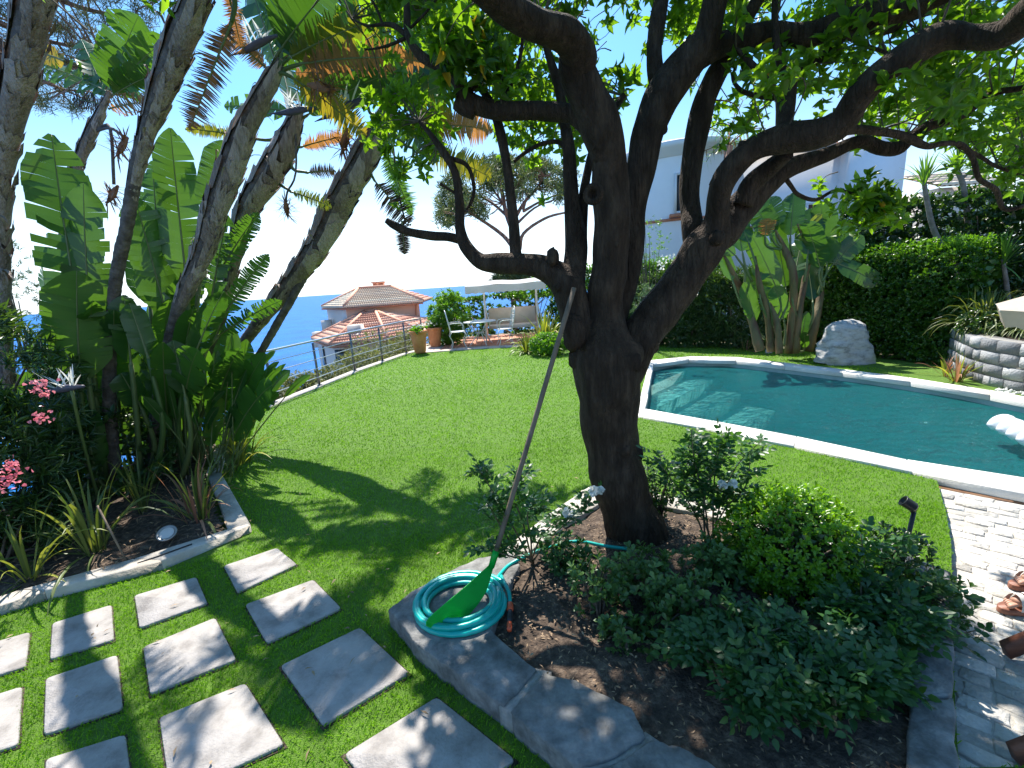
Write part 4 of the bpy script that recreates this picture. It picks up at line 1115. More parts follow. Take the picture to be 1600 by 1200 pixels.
spiky_flower(PY(447, 322, 5.6), np.array([0, 0, -1.0]), t5, dead=True, size=1.0)
mb = MB(); mb.tube(catmull([top5, PY(462, 270, 5.6), PY(449, 300, 5.6), PY(447, 320, 5.6)], 4), .012, n=6); mb.build('flower_stalk', MAT['nic_trunk'], t5)
rebase(t5, PY(330, 560, 5.9))
# fifth: the long leaning one in front of the sea
t6 = nic('tallest leaning giant strelitzia whose shaggy trunk crosses the sea horizon')
strel_trunk([(330, 640, 22, 6.3), (345, 605, 21, 6.3), (360, 570, 21, 6.3), (384, 532, 23, 6.3), (412, 494, 28, 6.2), (436, 463, 35, 6.2), (463, 429, 42, 6.2), (497, 382, 50, 6.1), (527, 322, 58, 6.1), (553, 275, 55, 6.0), (580, 225, 52, 6.0), (602, 182, 36, 6.0), (616, 150, 14, 6.0)], t6, .28, step=.15)
top6 = PY(603, 180, 6.0)
for (bx, by, tx, ty, w_, dy, tn, mt, yw, rg) in [(615, 150, 590, 10, 70, .4, .5, 'nic_leaf', .5, 0), (622, 140, 665, -40, 90, .5, .5, 'nic_leaf', .3, 0), (575, 165, 582, 95, 50, .0, .5, 'nic_leaf', -.3, 0), (600, 150, 545, 40, 80, -.3, .7, 'nic_leaf', .3, 0),
                                             (572, 130, 470, 112, 60, -.3, .95, 'nic_dead', .2, .3), (610, 130, 490, 80, 56, .2, .9, 'nic_half', .4, .2), (625, 165, 720, 120, 70, .3, .6, 'nic_leaf', .5, 0), (620, 120, 600, 95, 50, 0, .5, 'nic_half', 0, 0),
                                             (640, 200, 762, 195, 62, 0, .95, 'nic_dead', .1, .2), (655, 235, 762, 270, 50, -.1, .9, 'nic_half', -.1, .1), (640, 215, 700, 175, 60, -.2, .8, 'nic_half', .2, .1), (600, 235, 640, 330, 44, .1, 1.0, 'nic_leaf', .2, .3), (620, 185, 675, 250, 56, -.1, .6, 'nic_leaf', .3, 0),
                                             (632, 150, 700, 40, 70, .6, .5, 'nic_leaf', .4, 0), (590, 140, 540, -20, 80, .5, .5, 'nic_leaf', -.2, 0), (625, 160, 760, 60, 60, .8, .8, 'nic_half', -.2, .1)]:
    pleaf(t6, (bx, by), (tx, ty), w_, 6.0, dy, torn=tn, mat=mt, root=top6, yaw=yw, ragged=rg, droop=.35)
pleaf(t6, (585, 282), (636, 348), 60, 6.0, .1, torn=1, mat='nic_dry', ragged=.5, strips=20, keep=.75, root=top6); pleaf(t6, (628, 345), (632, 392), 30, 6.0, 0, torn=1, mat='nic_dry', ragged=.3, strips=14)
mb = MB(); mb.tube([PY(614, 225, 6), PY(622, 300, 6), PY(634, 350, 6)], .012, n=5); mb.build('dead_stalk', MAT['nic_dry'], t6)
spiky_flower(PY(545, 165, 5.8), CR * -1 + [0, 0, -.4], t6, size=1.6)
spiky_flower(PY(540, 215, 5.9), CR * -.4 + [0, 0, -1], t6, dead=True, size=1.5)
rebase(t6, PY(330, 640, 6.3))
t7 = nic('slim young ringed strelitzia trunk crossing the railing below the tallest one')
strel_trunk([(368, 628, 14, 6.0), (377, 605, 14, 6.0), (388, 584, 14, 6.0), (412, 543, 15, 6.05), (436, 501, 16, 6.1), (460, 460, 16, 6.15), (478, 425, 18, 6.2)], t7, 2.0, plates=False)
rebase(t7, PY(368, 628, 6.0))
t8 = nic('distant brown giant strelitzia with torn crown against the sky at upper left')
strel_trunk([(95, 420, 20, 6.8), (110, 300, 20, 6.8), (125, 246, 21, 6.8), (146, 200, 23, 6.8), (160, 168, 14, 6.8), (171, 143, 9, 6.8)], t8, .3, step=.16, mat='nic_trunk')
for (bx, by, tx, ty, w_, dy, tn, mt, yw) in [(172, 142, 210, 30, 66, .1, .5, 'nic_leaf', .2), (178, 140, 252, 62, 50, .2, .8, 'nic_leaf', .2), (175, 150, 235, 120, 50, 0, .7, 'nic_leaf', .4), (170, 145, 60, 90, 46, .3, .8, 'nic_leaf', .4), (165, 165, 118, 160, 26, 0, .9, 'nic_dry', .3),
                                         (170, 170, 232, 160, 30, -.2, .9, 'nic_dead', .3), (165, 150, 128, 60, 40, .5, .7, 'nic_leaf', -.2), (100, 95, 52, 80, 30, .3, .8, 'nic_half', .2)]:
    pleaf(t8, (bx, by), (tx, ty), w_, 6.8, dy, torn=tn, mat=mt, yaw=yw)
for px, py_ in ((193, 225), (178, 300)):
    mb = MB(); mb.tube(catmull([PY(150, 205, 6.8), PY(172, 200, 6.7), PY(px, py_ - 12, 6.6)], 4), .02, n=6); mb.build('flower_stalk', MAT['nic_trunk'], t8)
    spiky_flower(PY(px, py_, 6.6), np.array([-.6, 0, -.6]), t8, dead=True, size=1.5)
rebase(t8, PY(95, 420, 6.8))
for pts, lab in (([(112, 790, 26, 4.4), (100, 758, 25, 4.4), (79, 717, 22, 4.4), (62, 658, 15, 4.4), (56, 640, 12, 4.4)], 'short brown bare strelitzia stump leaning left beside the pink oleander flowers'),
                 ([(100, 620, 18, 5.2), (90, 567, 17, 5.2), (80, 520, 17, 5.2), (76, 480, 16, 5.2)], 'dark slim strelitzia trunk in shade behind the torn grey leaf')):
    t9 = nic(lab); strel_trunk(pts, t9, 3.0, plates=False); rebase(t9, PY(pts[0][0], pts[0][1], pts[0][3]))

# the clump of big paddle leaves between the trunks
clump = thing('banana_leaf_clump', 'dense clump of tall torn paddle leaves standing among the leaning trunks', 'plant')
GR = lambda x, Y: np.array([PY(x, 700, Y)[0], Y, 0.05])
spec = [((124, 505), (80, 225), 92, 4.3, .25, .45, 0.2), ((140, 505), (128, 300), 66, 4.4, .1, .3, -.4), ((292, 445), (266, 214), 66, 5.0, .1, .18, .1), ((325, 340), (346, 228), 52, 5.0, .1, .2, .2), ((262, 500), (214, 318), 66, 4.9, 0, .5, .2),
        ((250, 415), (238, 262), 44, 5.0, .1, .3, -.5), ((125, 600), (118, 435), 92, 4.2, 0, .2, .1), ((205, 570), (195, 470), 50, 4.4, 0, .1, .3), ((232, 560), (205, 482), 40, 4.4, 0, .1, .3), ((300, 565), (344, 462), 40, 4.6, 0, .1, .4),
        ((340, 430), (398, 338), 36, 5.3, 0, .8, .2), ((345, 500), (412, 402), 34, 5.3, 0, .95, .2), ((340, 525), (432, 470), 30, 5.3, 0, .95, .2), ((118, 760), (112, 645), 62, 4.2, 0, .1, .2), ((150, 740), (128, 640), 50, 4.2, 0, .1, -.3),
        ((290, 620), (272, 540), 44, 4.5, 0, .05, .3), ((222, 640), (192, 590), 48, 4.5, -.1, .1, .5), ((330, 470), (352, 345), 40, 5.2, .1, .5, -.4), 
        ((270, 560), (300, 400), 60, 5.0, .2, .2, -.6), ((235, 480), (222, 350), 60, 5.2, .1, .2, .2), ((215, 690), (205, 560), 60, 4.9, .1, .1, .2),
        ((150, 650), (170, 540), 55, 4.8, .1, .1, .2), ((270, 640), (245, 545), 60, 4.9, .1, .1, .2), ((90, 700), (70, 590), 60, 4.9, .1, .1, .2), ((300, 520), (262, 430), 60, 5.1, .1, .2, .2), ((130, 560), (155, 470), 60, 5.1, .1, .2, .2)]
for b, t, w_, Y_, dy, tn, yw in spec:
    pleaf(clump, b, t, w_ * .86, Y_, dy, torn=min(1, tn * 1.3 + .08), yaw=yw, root=GR(b[0] * 0.8 + 40, Y_ + .1), droop=.2, rnd=np.clip(RG.normal(.5, .25), 0, 1), pr=.02)
for i in range(40):
    x = RG.uniform(60, 370); Y_ = RG.uniform(4.6, 6.0); b = (x + RG.normal(0, 12), RG.uniform(560, 720)); lean = (x - 210) * 0.25 + RG.normal(0, 22)
    pleaf(clump, b, (b[0] + lean, b[1] - RG.uniform(80, 150)), RG.uniform(26, 48), Y_, RG.normal(0, .3), torn=RG.uniform(.1, .5), yaw=RG.normal(0, .7), root=GR(x, Y_ + .1), droop=.3, strips=12)
rebase(clump, (-4.3, 5.0, 0.05))
# small-leaved strelitzia on the right of the planter
reg = thing('bird_of_paradise_plant', 'upright clump of thin stalked narrow paddle leaves in front of the railing', 'plant')
for i in range(74):
    Y_ = RG.uniform(4.5, 5.9); bx = RG.uniform(270, 365); root = np.array([PY(bx, 700, Y_)[0], Y_, .05])
    a = RG.normal(0.12 + (bx - 300) * .004, .16); d = unit(np.array([a, RG.normal(-.05, .15), 1.0]))
    Lp = RG.uniform(.55, 1.15); d2 = unit(d + np.array([a * .4, 0, 0]))
    f = unit(np.array([RG.normal(0, .6), -1, .2]))
    paddle(root, d2, RG.uniform(.3, .48), RG.uniform(.07, .12), f, petiole=Lp, droop=RG.uniform(.2, .9), torn=.0, strips=7, drop_side=.35, mat=MAT['nic_leaf'], parent=reg, pet_mat=MAT['stalk'], pet_r=.009, rnd=RG.random())
rebase(reg, (-3.6, 5.2, .05))
cr = thing('bird_of_paradise_flower', 'single white spiky bird of paradise flower on dark stem near pink oleander', 'flower')
spiky_flower(PY(108, 606, 3.55), -CR + [0, 0, -.1], cr, size=.9)
mb = MB(); mb.tube(catmull([GR(130, 3.9), PY(132, 700, 3.7), PY(112, 610, 3.55)], 5), .012, n=6); mb.build('flower_stalk', MAT['stalk'], cr); rebase(cr, GR(130, 4.1))

def flax(label, base, n, L, w, mats, spread=0.9, droop=1.3, group=None, cat='plant', lean=(0, 0), name='flax_plant', single=True, seg=7):
    r = thing(name, label, cat, group); base = np.asarray(base, float)
    mb = MB() if not single else None
    for i in range(n):
        a = RG.uniform(0, 2 * PI); e = abs(RG.normal(0, spread)) ; e = min(e, 1.35)
        d = np.array([math.cos(a) * math.sin(e) + lean[0], math.sin(a) * math.sin(e) + lean[1], math.cos(e)])
        m_ = mb or MB()
        strap(m_, base + np.array([math.cos(a), math.sin(a), 0]) * .03 * RG.random() * n ** .5 * .5, d, L * RG.uniform(.55, 1.1), w * RG.uniform(.7, 1.2), droop=droop * RG.uniform(.4, 1.4), seg=seg, rnd=RG.random(), fold=.35, twist=RG.normal(0, .3))
        if single: m_.build('leaf', MAT[mats[RG.integers(len(mats))]], r)
    if not single: tag(mb.build('leaves', MAT[mats[0]], r), kind='stuff')
    rebase(r, base); return r
flax('red and orange striped flax with arching leaves at the planter corner', G(312, 812, .05), 46, .62, .022, ['flax_red', 'phormium', 'phormium', 'flax_red', 'flax_yellow'], .55, 1.3, 'flax plants in the planter')
flax('green flax with broad arching leaves beside the thin stake', G(150, 862, .05), 34, .72, .026, ['phormium'], .55, 1.5, 'flax plants in the planter')
flax('yellow striped flax spilling out over the lawn near the railing', PY(372, 690, 4.9) * [1, 1, 0] + [0, 0, .06], 44, .68, .026, ['flax_yellow', 'phormium', 'phormium'], .75, 1.5, 'flax plants in the planter', lean=(.3, -.1))
flax('small green flax with bent leaves by the left end of the kerb', G(45, 905, .05), 26, .62, .022, ['phormium', 'phormium', 'flax_yellow'], .7, 1.5, 'flax plants in the planter')
flax('pale stemmed flax standing in shade behind the ground spotlight', G(225, 800, .05), 22, .6, .018, ['phormium'], .4, 1.0, 'flax plants in the planter')

# ------------------------------------------------------------------ bushes
MAT['oleander_leaf'] = leafmat('oleander_leaf', (0.022, 0.06, 0.018), (0.075, 0.14, 0.035), trans=0.25, rough=0.32, spec=.6)
MAT['pink'] = M('pink_petal', (0.75, 0.16, 0.24), (0.85, 0.36, 0.40), rough=0.6, trans=.3, tcol=(1.1, 1, 1))
MAT['white_flower'] = M('white_rose_petal', (0.74, 0.75, 0.70), (0.84, 0.84, 0.80), rough=0.6, trans=.3, tcol=(1, 1, 1))
def blossom(parent, p, r, mat, n=14, name='flower'):
    mb = MB(); p = np.asarray(p, float)
    C = np.repeat(p[None], n, 0) + RG.normal(0, r * .12, (n, 3)); ax = np.repeat(unit(np.array([[0, -.7, .7]])), n, 0)
    d = rdir(n); d[:, 1] -= .3; d[:, 2] += .3; d = unit(d)
    nr = unit(rdir(n) + np.array([0, -.6, .6]))
    put_leaves(mb, C, d, nr, r, r * .85, LT_OBOV)
    return mb.build(name, mat, parent)
def bush(label, cen, rad, n, per, Lf, Wf, mat, tmpl=None, name='shrub', cat='bush', group=None, shell=0.55, seed=1, thr=-.3, ns=2.5, stems=7, open_=.9, up=.3, root=None, flowers=0, fmat=None, fr=.05, squash_low=True, kindleaf=True, box=False, fine=None):
    r_ = thing(name, label, cat, group); cen = np.array(cen, float); rad = np.array(rad, float)
    if box:
        u = RG.uniform(-1, 1, (n, 3)); k = RG.integers(0, 3, n); u[np.arange(n), k] = np.sign(u[np.arange(n), k]) * (1 - np.abs(RG.normal(0, .10, n)))
        d = u / np.abs(u).max(1, keepdims=True)
        q = u
    else:
        d = rdir(n); rr = 1 - (1 - shell) * RG.random(n) ** 1.8
        q = d * rr[:, None]
    P = cen + q * rad * (1 + 0.10 * vnoise(q, ns * 1.3, seed))[:, None]
    keep = (vnoise(P, ns, seed + 1) > thr) & (P[:, 2] > (0.03 if root is None or root[2] > -0.3 else -99))
    P = P[keep]; d = d[keep]
    mb = MB(); rosettes(mb, P, unit(d + np.array([0, 0, up]) + RG.normal(0, .3, d.shape)), per, Lf, Wf, tmpl or LT_OVAL, open_=open_)
    tag(mb.build('leaves', mat, r_), kind='stuff')
    root = np.array(root if root is not None else [cen[0], cen[1], 0.02], float)
    sm = MB()
    for i in RG.integers(0, len(P), stems):
        e = cen + (P[i] - cen) * .8; m_ = root * .45 + e * .55 + np.array([0, 0, rad[2] * .12])
        sm.tube(catmull([root + RG.normal(0, .03, 3) * [1, 1, 0], m_, e], 4), np.linspace(.016, .005, 9) * (rad.max() / .6) ** .5, n=5)
    tag(sm.build('stems', MAT['twig'], r_), kind='stuff')
    for i in range(flowers):
        j = np.argmax(RG.random(len(P)) * (1.2 - (P[:, 1] - cen[1]) / rad[1]))
        blossom(r_, P[j] + unit(P[j] - cen) * Lf * .4, fr, fmat)
    rebase(r_, root); return r_
# ------------------------------------------------------------------ oleanders and hedges on the left edge and behind
bush('big oleander bush with narrow leaves and pink flowers at the left edge', PY(-18, 640, 3.75), (.62, .75, .95), 900, 7, .13, .017, MAT['oleander_leaf'], LT_LANCE, flowers=0, seed=3, root=(-4.9, 3.6, 0), open_=.8, thr=-.45, name='oleander_bush')
ol = bpy.data.objects['oleander_bush']
for k, (px, py_, r) in enumerate([(64, 600, .05), (68, 615, .045), (64, 651, .05), (20, 742, .06), (12, 752, .05), (19, 728, .035)]):
    p = PY(px, py_, 3.2 if px > 40 else 2.75)
    q = MB(); n = 26
    put_leaves(q, p + RG.normal(0, r * .55, (n, 3)), unit(rdir(n) + [0, -.5, .5]), rdir(n, .5), .028, .026, LT_OBOV)
    f_ = tag(q.build('flower_cluster', MAT['pink'], ol), kind='stuff'); f_.matrix_parent_inverse = Matrix.Translation(-ol.location)
bush('second oleander bush lower down at the left edge with narrow grey green leaves', PY(-10, 740, 3.3), (.42, .5, .62), 620, 7, .12, .016, MAT['oleander_leaf'], LT_LANCE, seed=4, root=(-4.2, 3.1, 0), open_=.8, thr=-.6, name='oleander_bush')
bush('low dark bush under the oleander by the left end of the pale kerb', PY(-5, 850, 3.1), (.42, .35, .42), 330, 6, .10, .02, MAT['oleander_leaf'], LT_LANCE, seed=5)
bush('shadowed leafy filler shrub behind the flax in the planter', (-4.25, 4.35, .45), (.7, .5, .55), 420, 6, .10, .04, MAT['oleander_leaf'], LT_OVAL, seed=6)
MAT['pepper'] = leafmat('pepper_leaf', (0.06, 0.11, 0.06), (0.13, 0.19, 0.10), trans=0.3, rough=.6)
bush('pale feathery shrub beyond the left trunk against the sky', PY(38, 500, 7.5), (.45, .8, 1.25), 260, 12, .10, .012, MAT['pepper'], LT_LOW, seed=8, up=-.6, name='pepper_shrub', root=PY(38, 560, 7.5) * [1, 1, 0] + [0, 0, -.1])
# scrub growing on the slope beyond the railing
MAT['scrub'] = leafmat('scrub_leaf', (0.07, 0.09, 0.035), (0.19, 0.21, 0.09), trans=0.25, rough=.6)
for i, (px, py_, Y_, r, lab) in enumerate([(645, 552, 15.4, 1.2, 'grey green scrub bush below the railing nearest the patio pots'), (605, 562, 14.6, 1.5, 'dense grey green scrub bush in front of the lower pink house wall'), (572, 578, 13.2, 1.0, 'loose olive scrub below the middle of the railing'),
                                         (520, 600, 12.0, .75, 'small dry scrub beyond the railing left of the pink house corner'), (470, 612, 10.6, .75, 'low olive scrub at the foot of the railing over the sea'), (428, 632, 9.6, .6, 'leftmost low scrub beyond the railing against the blue sea')]):
    c = PY(px, py_, Y_) + [0, 0, -r * .15]
    bush(lab, c, (r, r * .8, r * .8), 1300, 7, .10, .026, MAT['scrub'], LT_LOW, seed=20 + i, name='scrub_bush', group='scrub bushes beyond the railing', root=c - [0, 0, r + .4], thr=-.5)

# ------------------------------------------------------------------ pink house below the terrace
MAT['pink_wall'] = M('pink_render', (0.82, 0.49, 0.36), (0.86, 0.55, 0.42), scale=.6, rough=.9, bump=.1)
MAT['cream_wall'] = M('cream_render', (0.68, 0.60, 0.53), (0.76, 0.68, 0.61), scale=.6, rough=.9, bump=.1)
MAT['roof_tile'] = M('red_roof_tile', (0.52, 0.23, 0.15), (0.76, 0.45, 0.32), (0.65, 0.33, 0.22), scale=1.2, rough=.85, rnd=.6)
MAT['roof_pale'] = M('pale_roof_tile', (0.70, 0.52, 0.37), (0.86, 0.72, 0.54), (0.79, 0.63, 0.47), scale=1.2, rough=.85, rnd=.6)
MAT['glass'] = M('window_glass', (0.03, 0.04, 0.05), rough=.08, spec=.8)
MAT['frame_w'] = M('white_frame', (0.70, 0.70, 0.68), rough=.5)
pink = thing('pink_house', 'pink villa with two tiers of red tiled hip roofs beyond the railing', 'house')
HY = 27.0
def tiled_face(quad, mat, parent, rows, cols, name='tile_course', solid=True):
    """quad: eave-left, eave-right, ridge-right, ridge-left; every course is one part of barrel tiles"""
    a, b, c, d = [np.array(q, float) for q in quad]
    nrm = unit(np.cross(b - a, d - a)); 
    if nrm[2] < 0: nrm = -nrm
    mb = MB(); mb.add([a, b, c, d], [(0, 1, 2, 3)]); mb.build('roof_slope', mat, parent)
    for r in range(rows):
        t0 = r / rows; t1 = (r + 1.12) / rows; t1 = min(t1, 1.0)
        l0 = a + (d - a) * t0; r0 = b + (c - b) * t0; l1 = a + (d - a) * t1; r1 = b + (c - b) * t1
        n = max(2, int(cols * np.linalg.norm(r0 - l0) / np.linalg.norm(b - a))); m = n * 4 + 1
        u = np.linspace(0, 1, m)[:, None]; h = (np.abs(np.sin(np.linspace(0, n * PI, m)))[:, None]) * 0.055
        A = l0 + (r0 - l0) * u + nrm * (h + .10); A0 = A - nrm * .10; B_ = l1 + (r1 - l1) * u + nrm * (h + .03)
        v = np.vstack([A0, A, B_]); idx = np.arange(3 * m).reshape(3, m)
        q = MB(); q.add(v, np.stack([idx[:-1, :-1], idx[:-1, 1:], idx[1:, 1:], idx[1:, :-1]], -1).reshape(-1, 4), np.repeat(RG.random(), 3 * m))
        q.build(name, mat, parent)
def Pt(x, y, Y=HY, dy=0): return PY(x, y, Y + dy)
# upper volume: eaves (502,483)-(561,480)...(662,470); ridge (560,453)-(605,450)
def wallquad(mb, p, q, z0):
    p = np.array(p); q = np.array(q); mb.add([[p[0], p[1], z0], [q[0], q[1], z0], q, p], [(0, 1, 2, 3)])
e0 = Pt(503, 483); e1 = Pt(538, 482, dy=-2.4); e2 = Pt(661, 471, dy=-1.2); e3 = e0 + (e2 - e1) * [1, 1, 1] + [0, 3.5, 0]
ez = (e0[2] + e1[2] + e2[2]) / 3
e0[2] = e1[2] = e2[2] = e3[2] = ez
back0 = e0 + [2.2, 6.5, 0]; back1 = e2 + [-.5, 6.5, 0]
rz = 453.0
rg0 = Pt(560, 454, dy=1.2); rg1 = Pt(612, 449, dy=1.5); rg0[2] = rg1[2] = (rg0[2] + rg1[2]) / 2
roofm = MAT['roof_pale']
tiled_face([e0, e1, rg0, rg0 + [-.02, .02, 0]], roofm, pink, 9, 14)
tiled_face([e1, e2, rg1, rg0], roofm, pink, 10, 36)
tiled_face([e2, back1, rg1 + [.02, .02, 0], rg1], MAT['roof_tile'], pink, 8, 18)
mb = MB(); mb.add([e0, back0, back1, rg0, rg1], [(0, 3, 1), (1, 3, 4, 2)]); mb.build('roof_back', roofm, pink)
for a, b in ((e1, rg0), (e2, rg1), (rg0, rg1), (e0, rg0)):
    mb = MB(); mb.tube(np.array([a, b]) + [0, 0, .12], .085, n=8); mb.build('ridge_tiles', MAT['roof_tile'], pink, smooth=True)
for a, b in ((e0, e1), (e1, e2)):
    mb = MB(); mb.tube(np.array([a, b]) + [0, 0, -.04], .045, n=6); mb.build('gutter', MAT['terracotta'], pink)
ins = lambda p, k: np.array([p[0] + k[0], p[1] + k[1], ez - .1])
w0, w1, w2 = [np.array([q[0], q[1], ez - .1]) for q in (PY(511, 487, HY + .3), PY(541, 487, HY - 1.9), PY(655, 478, HY - .7))]; w3 = ins(back1, (-.9, -.5)); w4 = ins(back0, (.6, -.5))
mb = MB(); wallquad(mb, w0, w1, -9); mb.build('side_wall', MAT['cream_wall'], pink)  # paler than the pink front: sunlight on this side put into the colour
mb = MB(); wallquad(mb, w1, w2, -9); mb.build('front_wall', MAT['pink_wall'], pink)
mb = MB(); wallquad(mb, w2, w3, -9); wallquad(mb, w3, w4, -9); wallquad(mb, w4, w0, -9); mb.build('rear_walls', MAT['pink_wall'], pink)
ch = Pt(592, 446, dy=2.2)
mb = MB(); mb.box(ch + [0, 0, -.3], (.62, .5, .9)); c_ = mb.build('chimney', MAT['terracotta'], pink)
mb = MB(); mb.box(ch + [0, 0, .19], (.76, .62, .1)); mb.build('chimney_cap', MAT['roof_tile'], c_)
mb = MB(); pw = Pt(542, 491, dy=-1.6); mb.box(pw, (.42, .3, .9)); mb.build('window', MAT['frame_w'], pink)
mb = MB(); mb.tube([Pt(650, 474, dy=-.9), Pt(650, 502, dy=-.9)], .06, n=6); mb.build('downpipe', MAT['terracotta'], pink)
# lower tier
LYo = -5.5
f0 = Pt(487, 531, dy=-3.5); f1 = Pt(516, 541, dy=-6.4); f2 = Pt(606, 531, dy=-6.6); f3 = Pt(665, 522, dy=-5.5)
fz = f1[2]; 
g0 = Pt(570, 489, dy=-1.9); g1 = Pt(587, 488, dy=-1.9); g0[2] = g1[2]
f4 = np.array([f3[0] + 1.2, f3[1] + 5.0, f3[2]])
tiled_face([f0, f1, g0, g0 + [-.02, .02, 0]], MAT['roof_tile'], pink, 10, 14)
tiled_face([f1, f2, g1, g0], MAT['roof_tile'], pink, 12, 22)
tiled_face([f2, f3, g1 + [.03, .02, 0], g1], MAT['roof_tile'], pink, 11, 14)
tiled_face([f3, f4, g1 + [.04, .02, 0], g1 + [.03, .02, 0]], MAT['roof_tile'], pink, 8, 14)
for a, b in ((f1, g0), (f2, g1), (f3, g1), (g0, g1), (f0, g0)):
    mb = MB(); mb.tube(np.array([a, b]) + [0, 0, .11], .08, n=8); mb.build('ridge_tiles', MAT['roof_tile'], pink, smooth=True)
for a, b in ((f0, f1), (f1, f2), (f2, f3)):
    mb = MB(); mb.tube(np.array([a, b]) + [0, 0, -.04], .05, n=6); mb.build('gutter', MAT['terracotta'], pink)
sh = lambda p, dx, dy: np.array([p[0] + dx, p[1] + dy, p[2] - .1])
v0, v1 = [np.array([q[0], q[1], fz - .1]) for q in (PY(496, 536, HY - 3.9), PY(522, 545, HY - 5.9))]; v2, v3 = sh(f2, -.1, .7), sh(f3, -.6, .6)
mb = MB(); wallquad(mb, v0, v1, -12); mb.build('lower_side_wall', MAT['cream_wall'], pink)
mb = MB(); wallquad(mb, v1, v2, -12); wallquad(mb, v2, v3, -12); mb.build('lower_front_wall', MAT['cream_wall'], pink)
def onwall(px, py_, a, b):
    d = ray(px, py_); n = np.array([b[1] - a[1], -(b[0] - a[0]), 0.0]); t = np.dot(np.asarray(a) - EYE, n) / np.dot(d, n); return EYE + d * t
for px, py_, w_, h_, wa, wb in ((509, 570, .34, 1.9, v0, v1), (535, 556, .62, .62, v1, v2), (641, 534, .45, .4, v2, v3)):
    c = onwall(px, py_, wa, wb); an = math.atan2(wb[1] - wa[1], wb[0] - wa[0]); n_ = np.array([math.sin(an), -math.cos(an), 0])
    mb = MB(); mb.box(c + n_ * .01, (w_, .1, h_), rz=an); f_ = mb.build('window', MAT['glass'], pink)
    mb = MB(); mb.box(c + n_ * .03 + [0, 0, h_ / 2 + .05], (w_ + .16, .12, .08), rz=an); mb.box(c + n_ * .03 - [0, 0, h_ / 2 + .05], (w_ + .16, .14, .08), rz=an); mb.build('frame', MAT['frame_w'], f_)
mb = MB(); c = Pt(557, 523, dy=-5.0); mb.box(c, (.62, .6, .95)); mb.build('chimney', MAT['cream_wall'], pink)
c = Pt(552, 529, dy=-5.6); mb = MB(); mb.tube([c, c + [.35, .1, .1]], .16, n=10); mb.build('roof_vent', MAT['bract'], pink)
a = Pt(577, 530, dy=-5.3); b = Pt(594, 508, dy=-3.2)
mb = MB(); mb.beam(a, b, .42, .1); mb.build('white_flashing', MAT['frame_w'], pink)
c = Pt(511, 508, dy=-.5); mb = MB(); mb.box(c, (.5, .4, .6)); mb.box(c + [-.4, 0, -.8], (.9, .5, .9)); mb.build('balcony', MAT['cream_wall'], pink)
rebase(pink, (w1[0], w1[1], -9))

# ------------------------------------------------------------------ pines
MAT['needle'] = leafmat('pine_needle', (0.045, 0.075, 0.022), (0.13, 0.17, 0.05), trans=0.2, tcol=(1.8, 1.7, .8), rough=.6)
MAT['needle_near'] = leafmat('pine_needle_near', (0.05, 0.07, 0.022), (0.15, 0.145, 0.05), trans=0.25, tcol=(1.8, 1.6, .8), rough=.6)
MAT['pine_bark'] = M('pine_bark', (0.16, 0.09, 0.065), (0.34, 0.20, 0.15), scale=3, rough=.9, bump=.6, bscale=8)
def tufts(mb, C, n, L, w):
    C = np.asarray(C); k = len(C)
    pos = np.repeat(C, n, 0) + RG.normal(0, L * .25, (k * n, 3)); d = rdir(k * n, .5)
    put_leaves(mb, pos, d, rdir(k * n), L * RG.uniform(.6, 1.2, k * n), w, LT_LOW, np.repeat(RG.random(k), n) * .7 + RG.random(k * n) * .3)
def umbrella_pine():
    r = thing('umbrella_pine', 'distant flat topped umbrella pine seen between the orange tree limbs', 'tree')
    Y = 46.0
    def c(x, y, d=0): return PY(x, y, Y + d)
    fork = c(806, 392); 
    mb = MB(); mb.tube(catmull([c(812, 470), c(811, 430), c(810, 405), fork], 4), np.linspace(.5, .42, 13), n=9, noise=.1); mb.build('trunk', MAT['pine_bark'], r, smooth=True)
    ends = []
    for (pts, w_) in [([(806, 392), (786, 368), (762, 350), (738, 335), (715, 322)], .24), ([(808, 390), (800, 360), (790, 330), (785, 300), (775, 275)], .3), ([(812, 390), (818, 365), (850, 342), (880, 333), (910, 330)], .2), ([(800, 345), (770, 318), (745, 305), (720, 298)], .16),
                      ([(800, 350), (818, 318), (838, 295), (850, 275)], .2), ([(795, 335), (808, 300), (810, 275)], .16), ([(818, 330), (850, 312), (885, 300)], .14), ([(786, 318), (765, 290), (748, 275)], .12), ([(805, 352), (835, 325), (866, 312)], .14)]:
        P = catmull([c(x, y, RG.normal(0, 1.0)) for x, y in pts], 4); ends.append(P)
        mb = MB(); mb.tube(P, np.linspace(w_, w_ * .35, len(P)), n=7, noise=.08); mb.build('branch', MAT['pine_bark'], r, smooth=True)
    AP = np.vstack(ends)
    n = 1500
    x = RG.uniform(684, 905, n); y = RG.uniform(244, 352, n)
    top = 300 - 54 * np.sqrt(np.clip(1 - ((x - 800) / 116.0) ** 2, 0, 1)); bot = np.where(x < 760, 352 - (x - 690) * .25, 305 + 0 * x) + 10 * np.sin(x * .11)
    ok = (y > top) & (y < bot)
    P = np.array([c(a, b, d) for a, b, d in zip(x[ok], y[ok], RG.normal(0, 2.6, ok.sum()))])
    q = vnoise(P, .55, 3); P = P[q > -.28]
    mb = MB(); tufts(mb, P, 26, .62, .09); tag(mb.build('crown', MAT['needle'], r), kind='stuff')
    tw = MB()
    for p in P[::4]:
        j = np.argmin(((AP - p) ** 2).sum(1)); tw.tube([AP[j], (AP[j] + p) / 2 + [0, 0, -.2], p], [.07, .05, .02], n=4, cap=False)
    tag(tw.build('twigs', MAT['pine_bark'], r), kind='stuff')
    rebase(r, c(812, 470))
umbrella_pine()
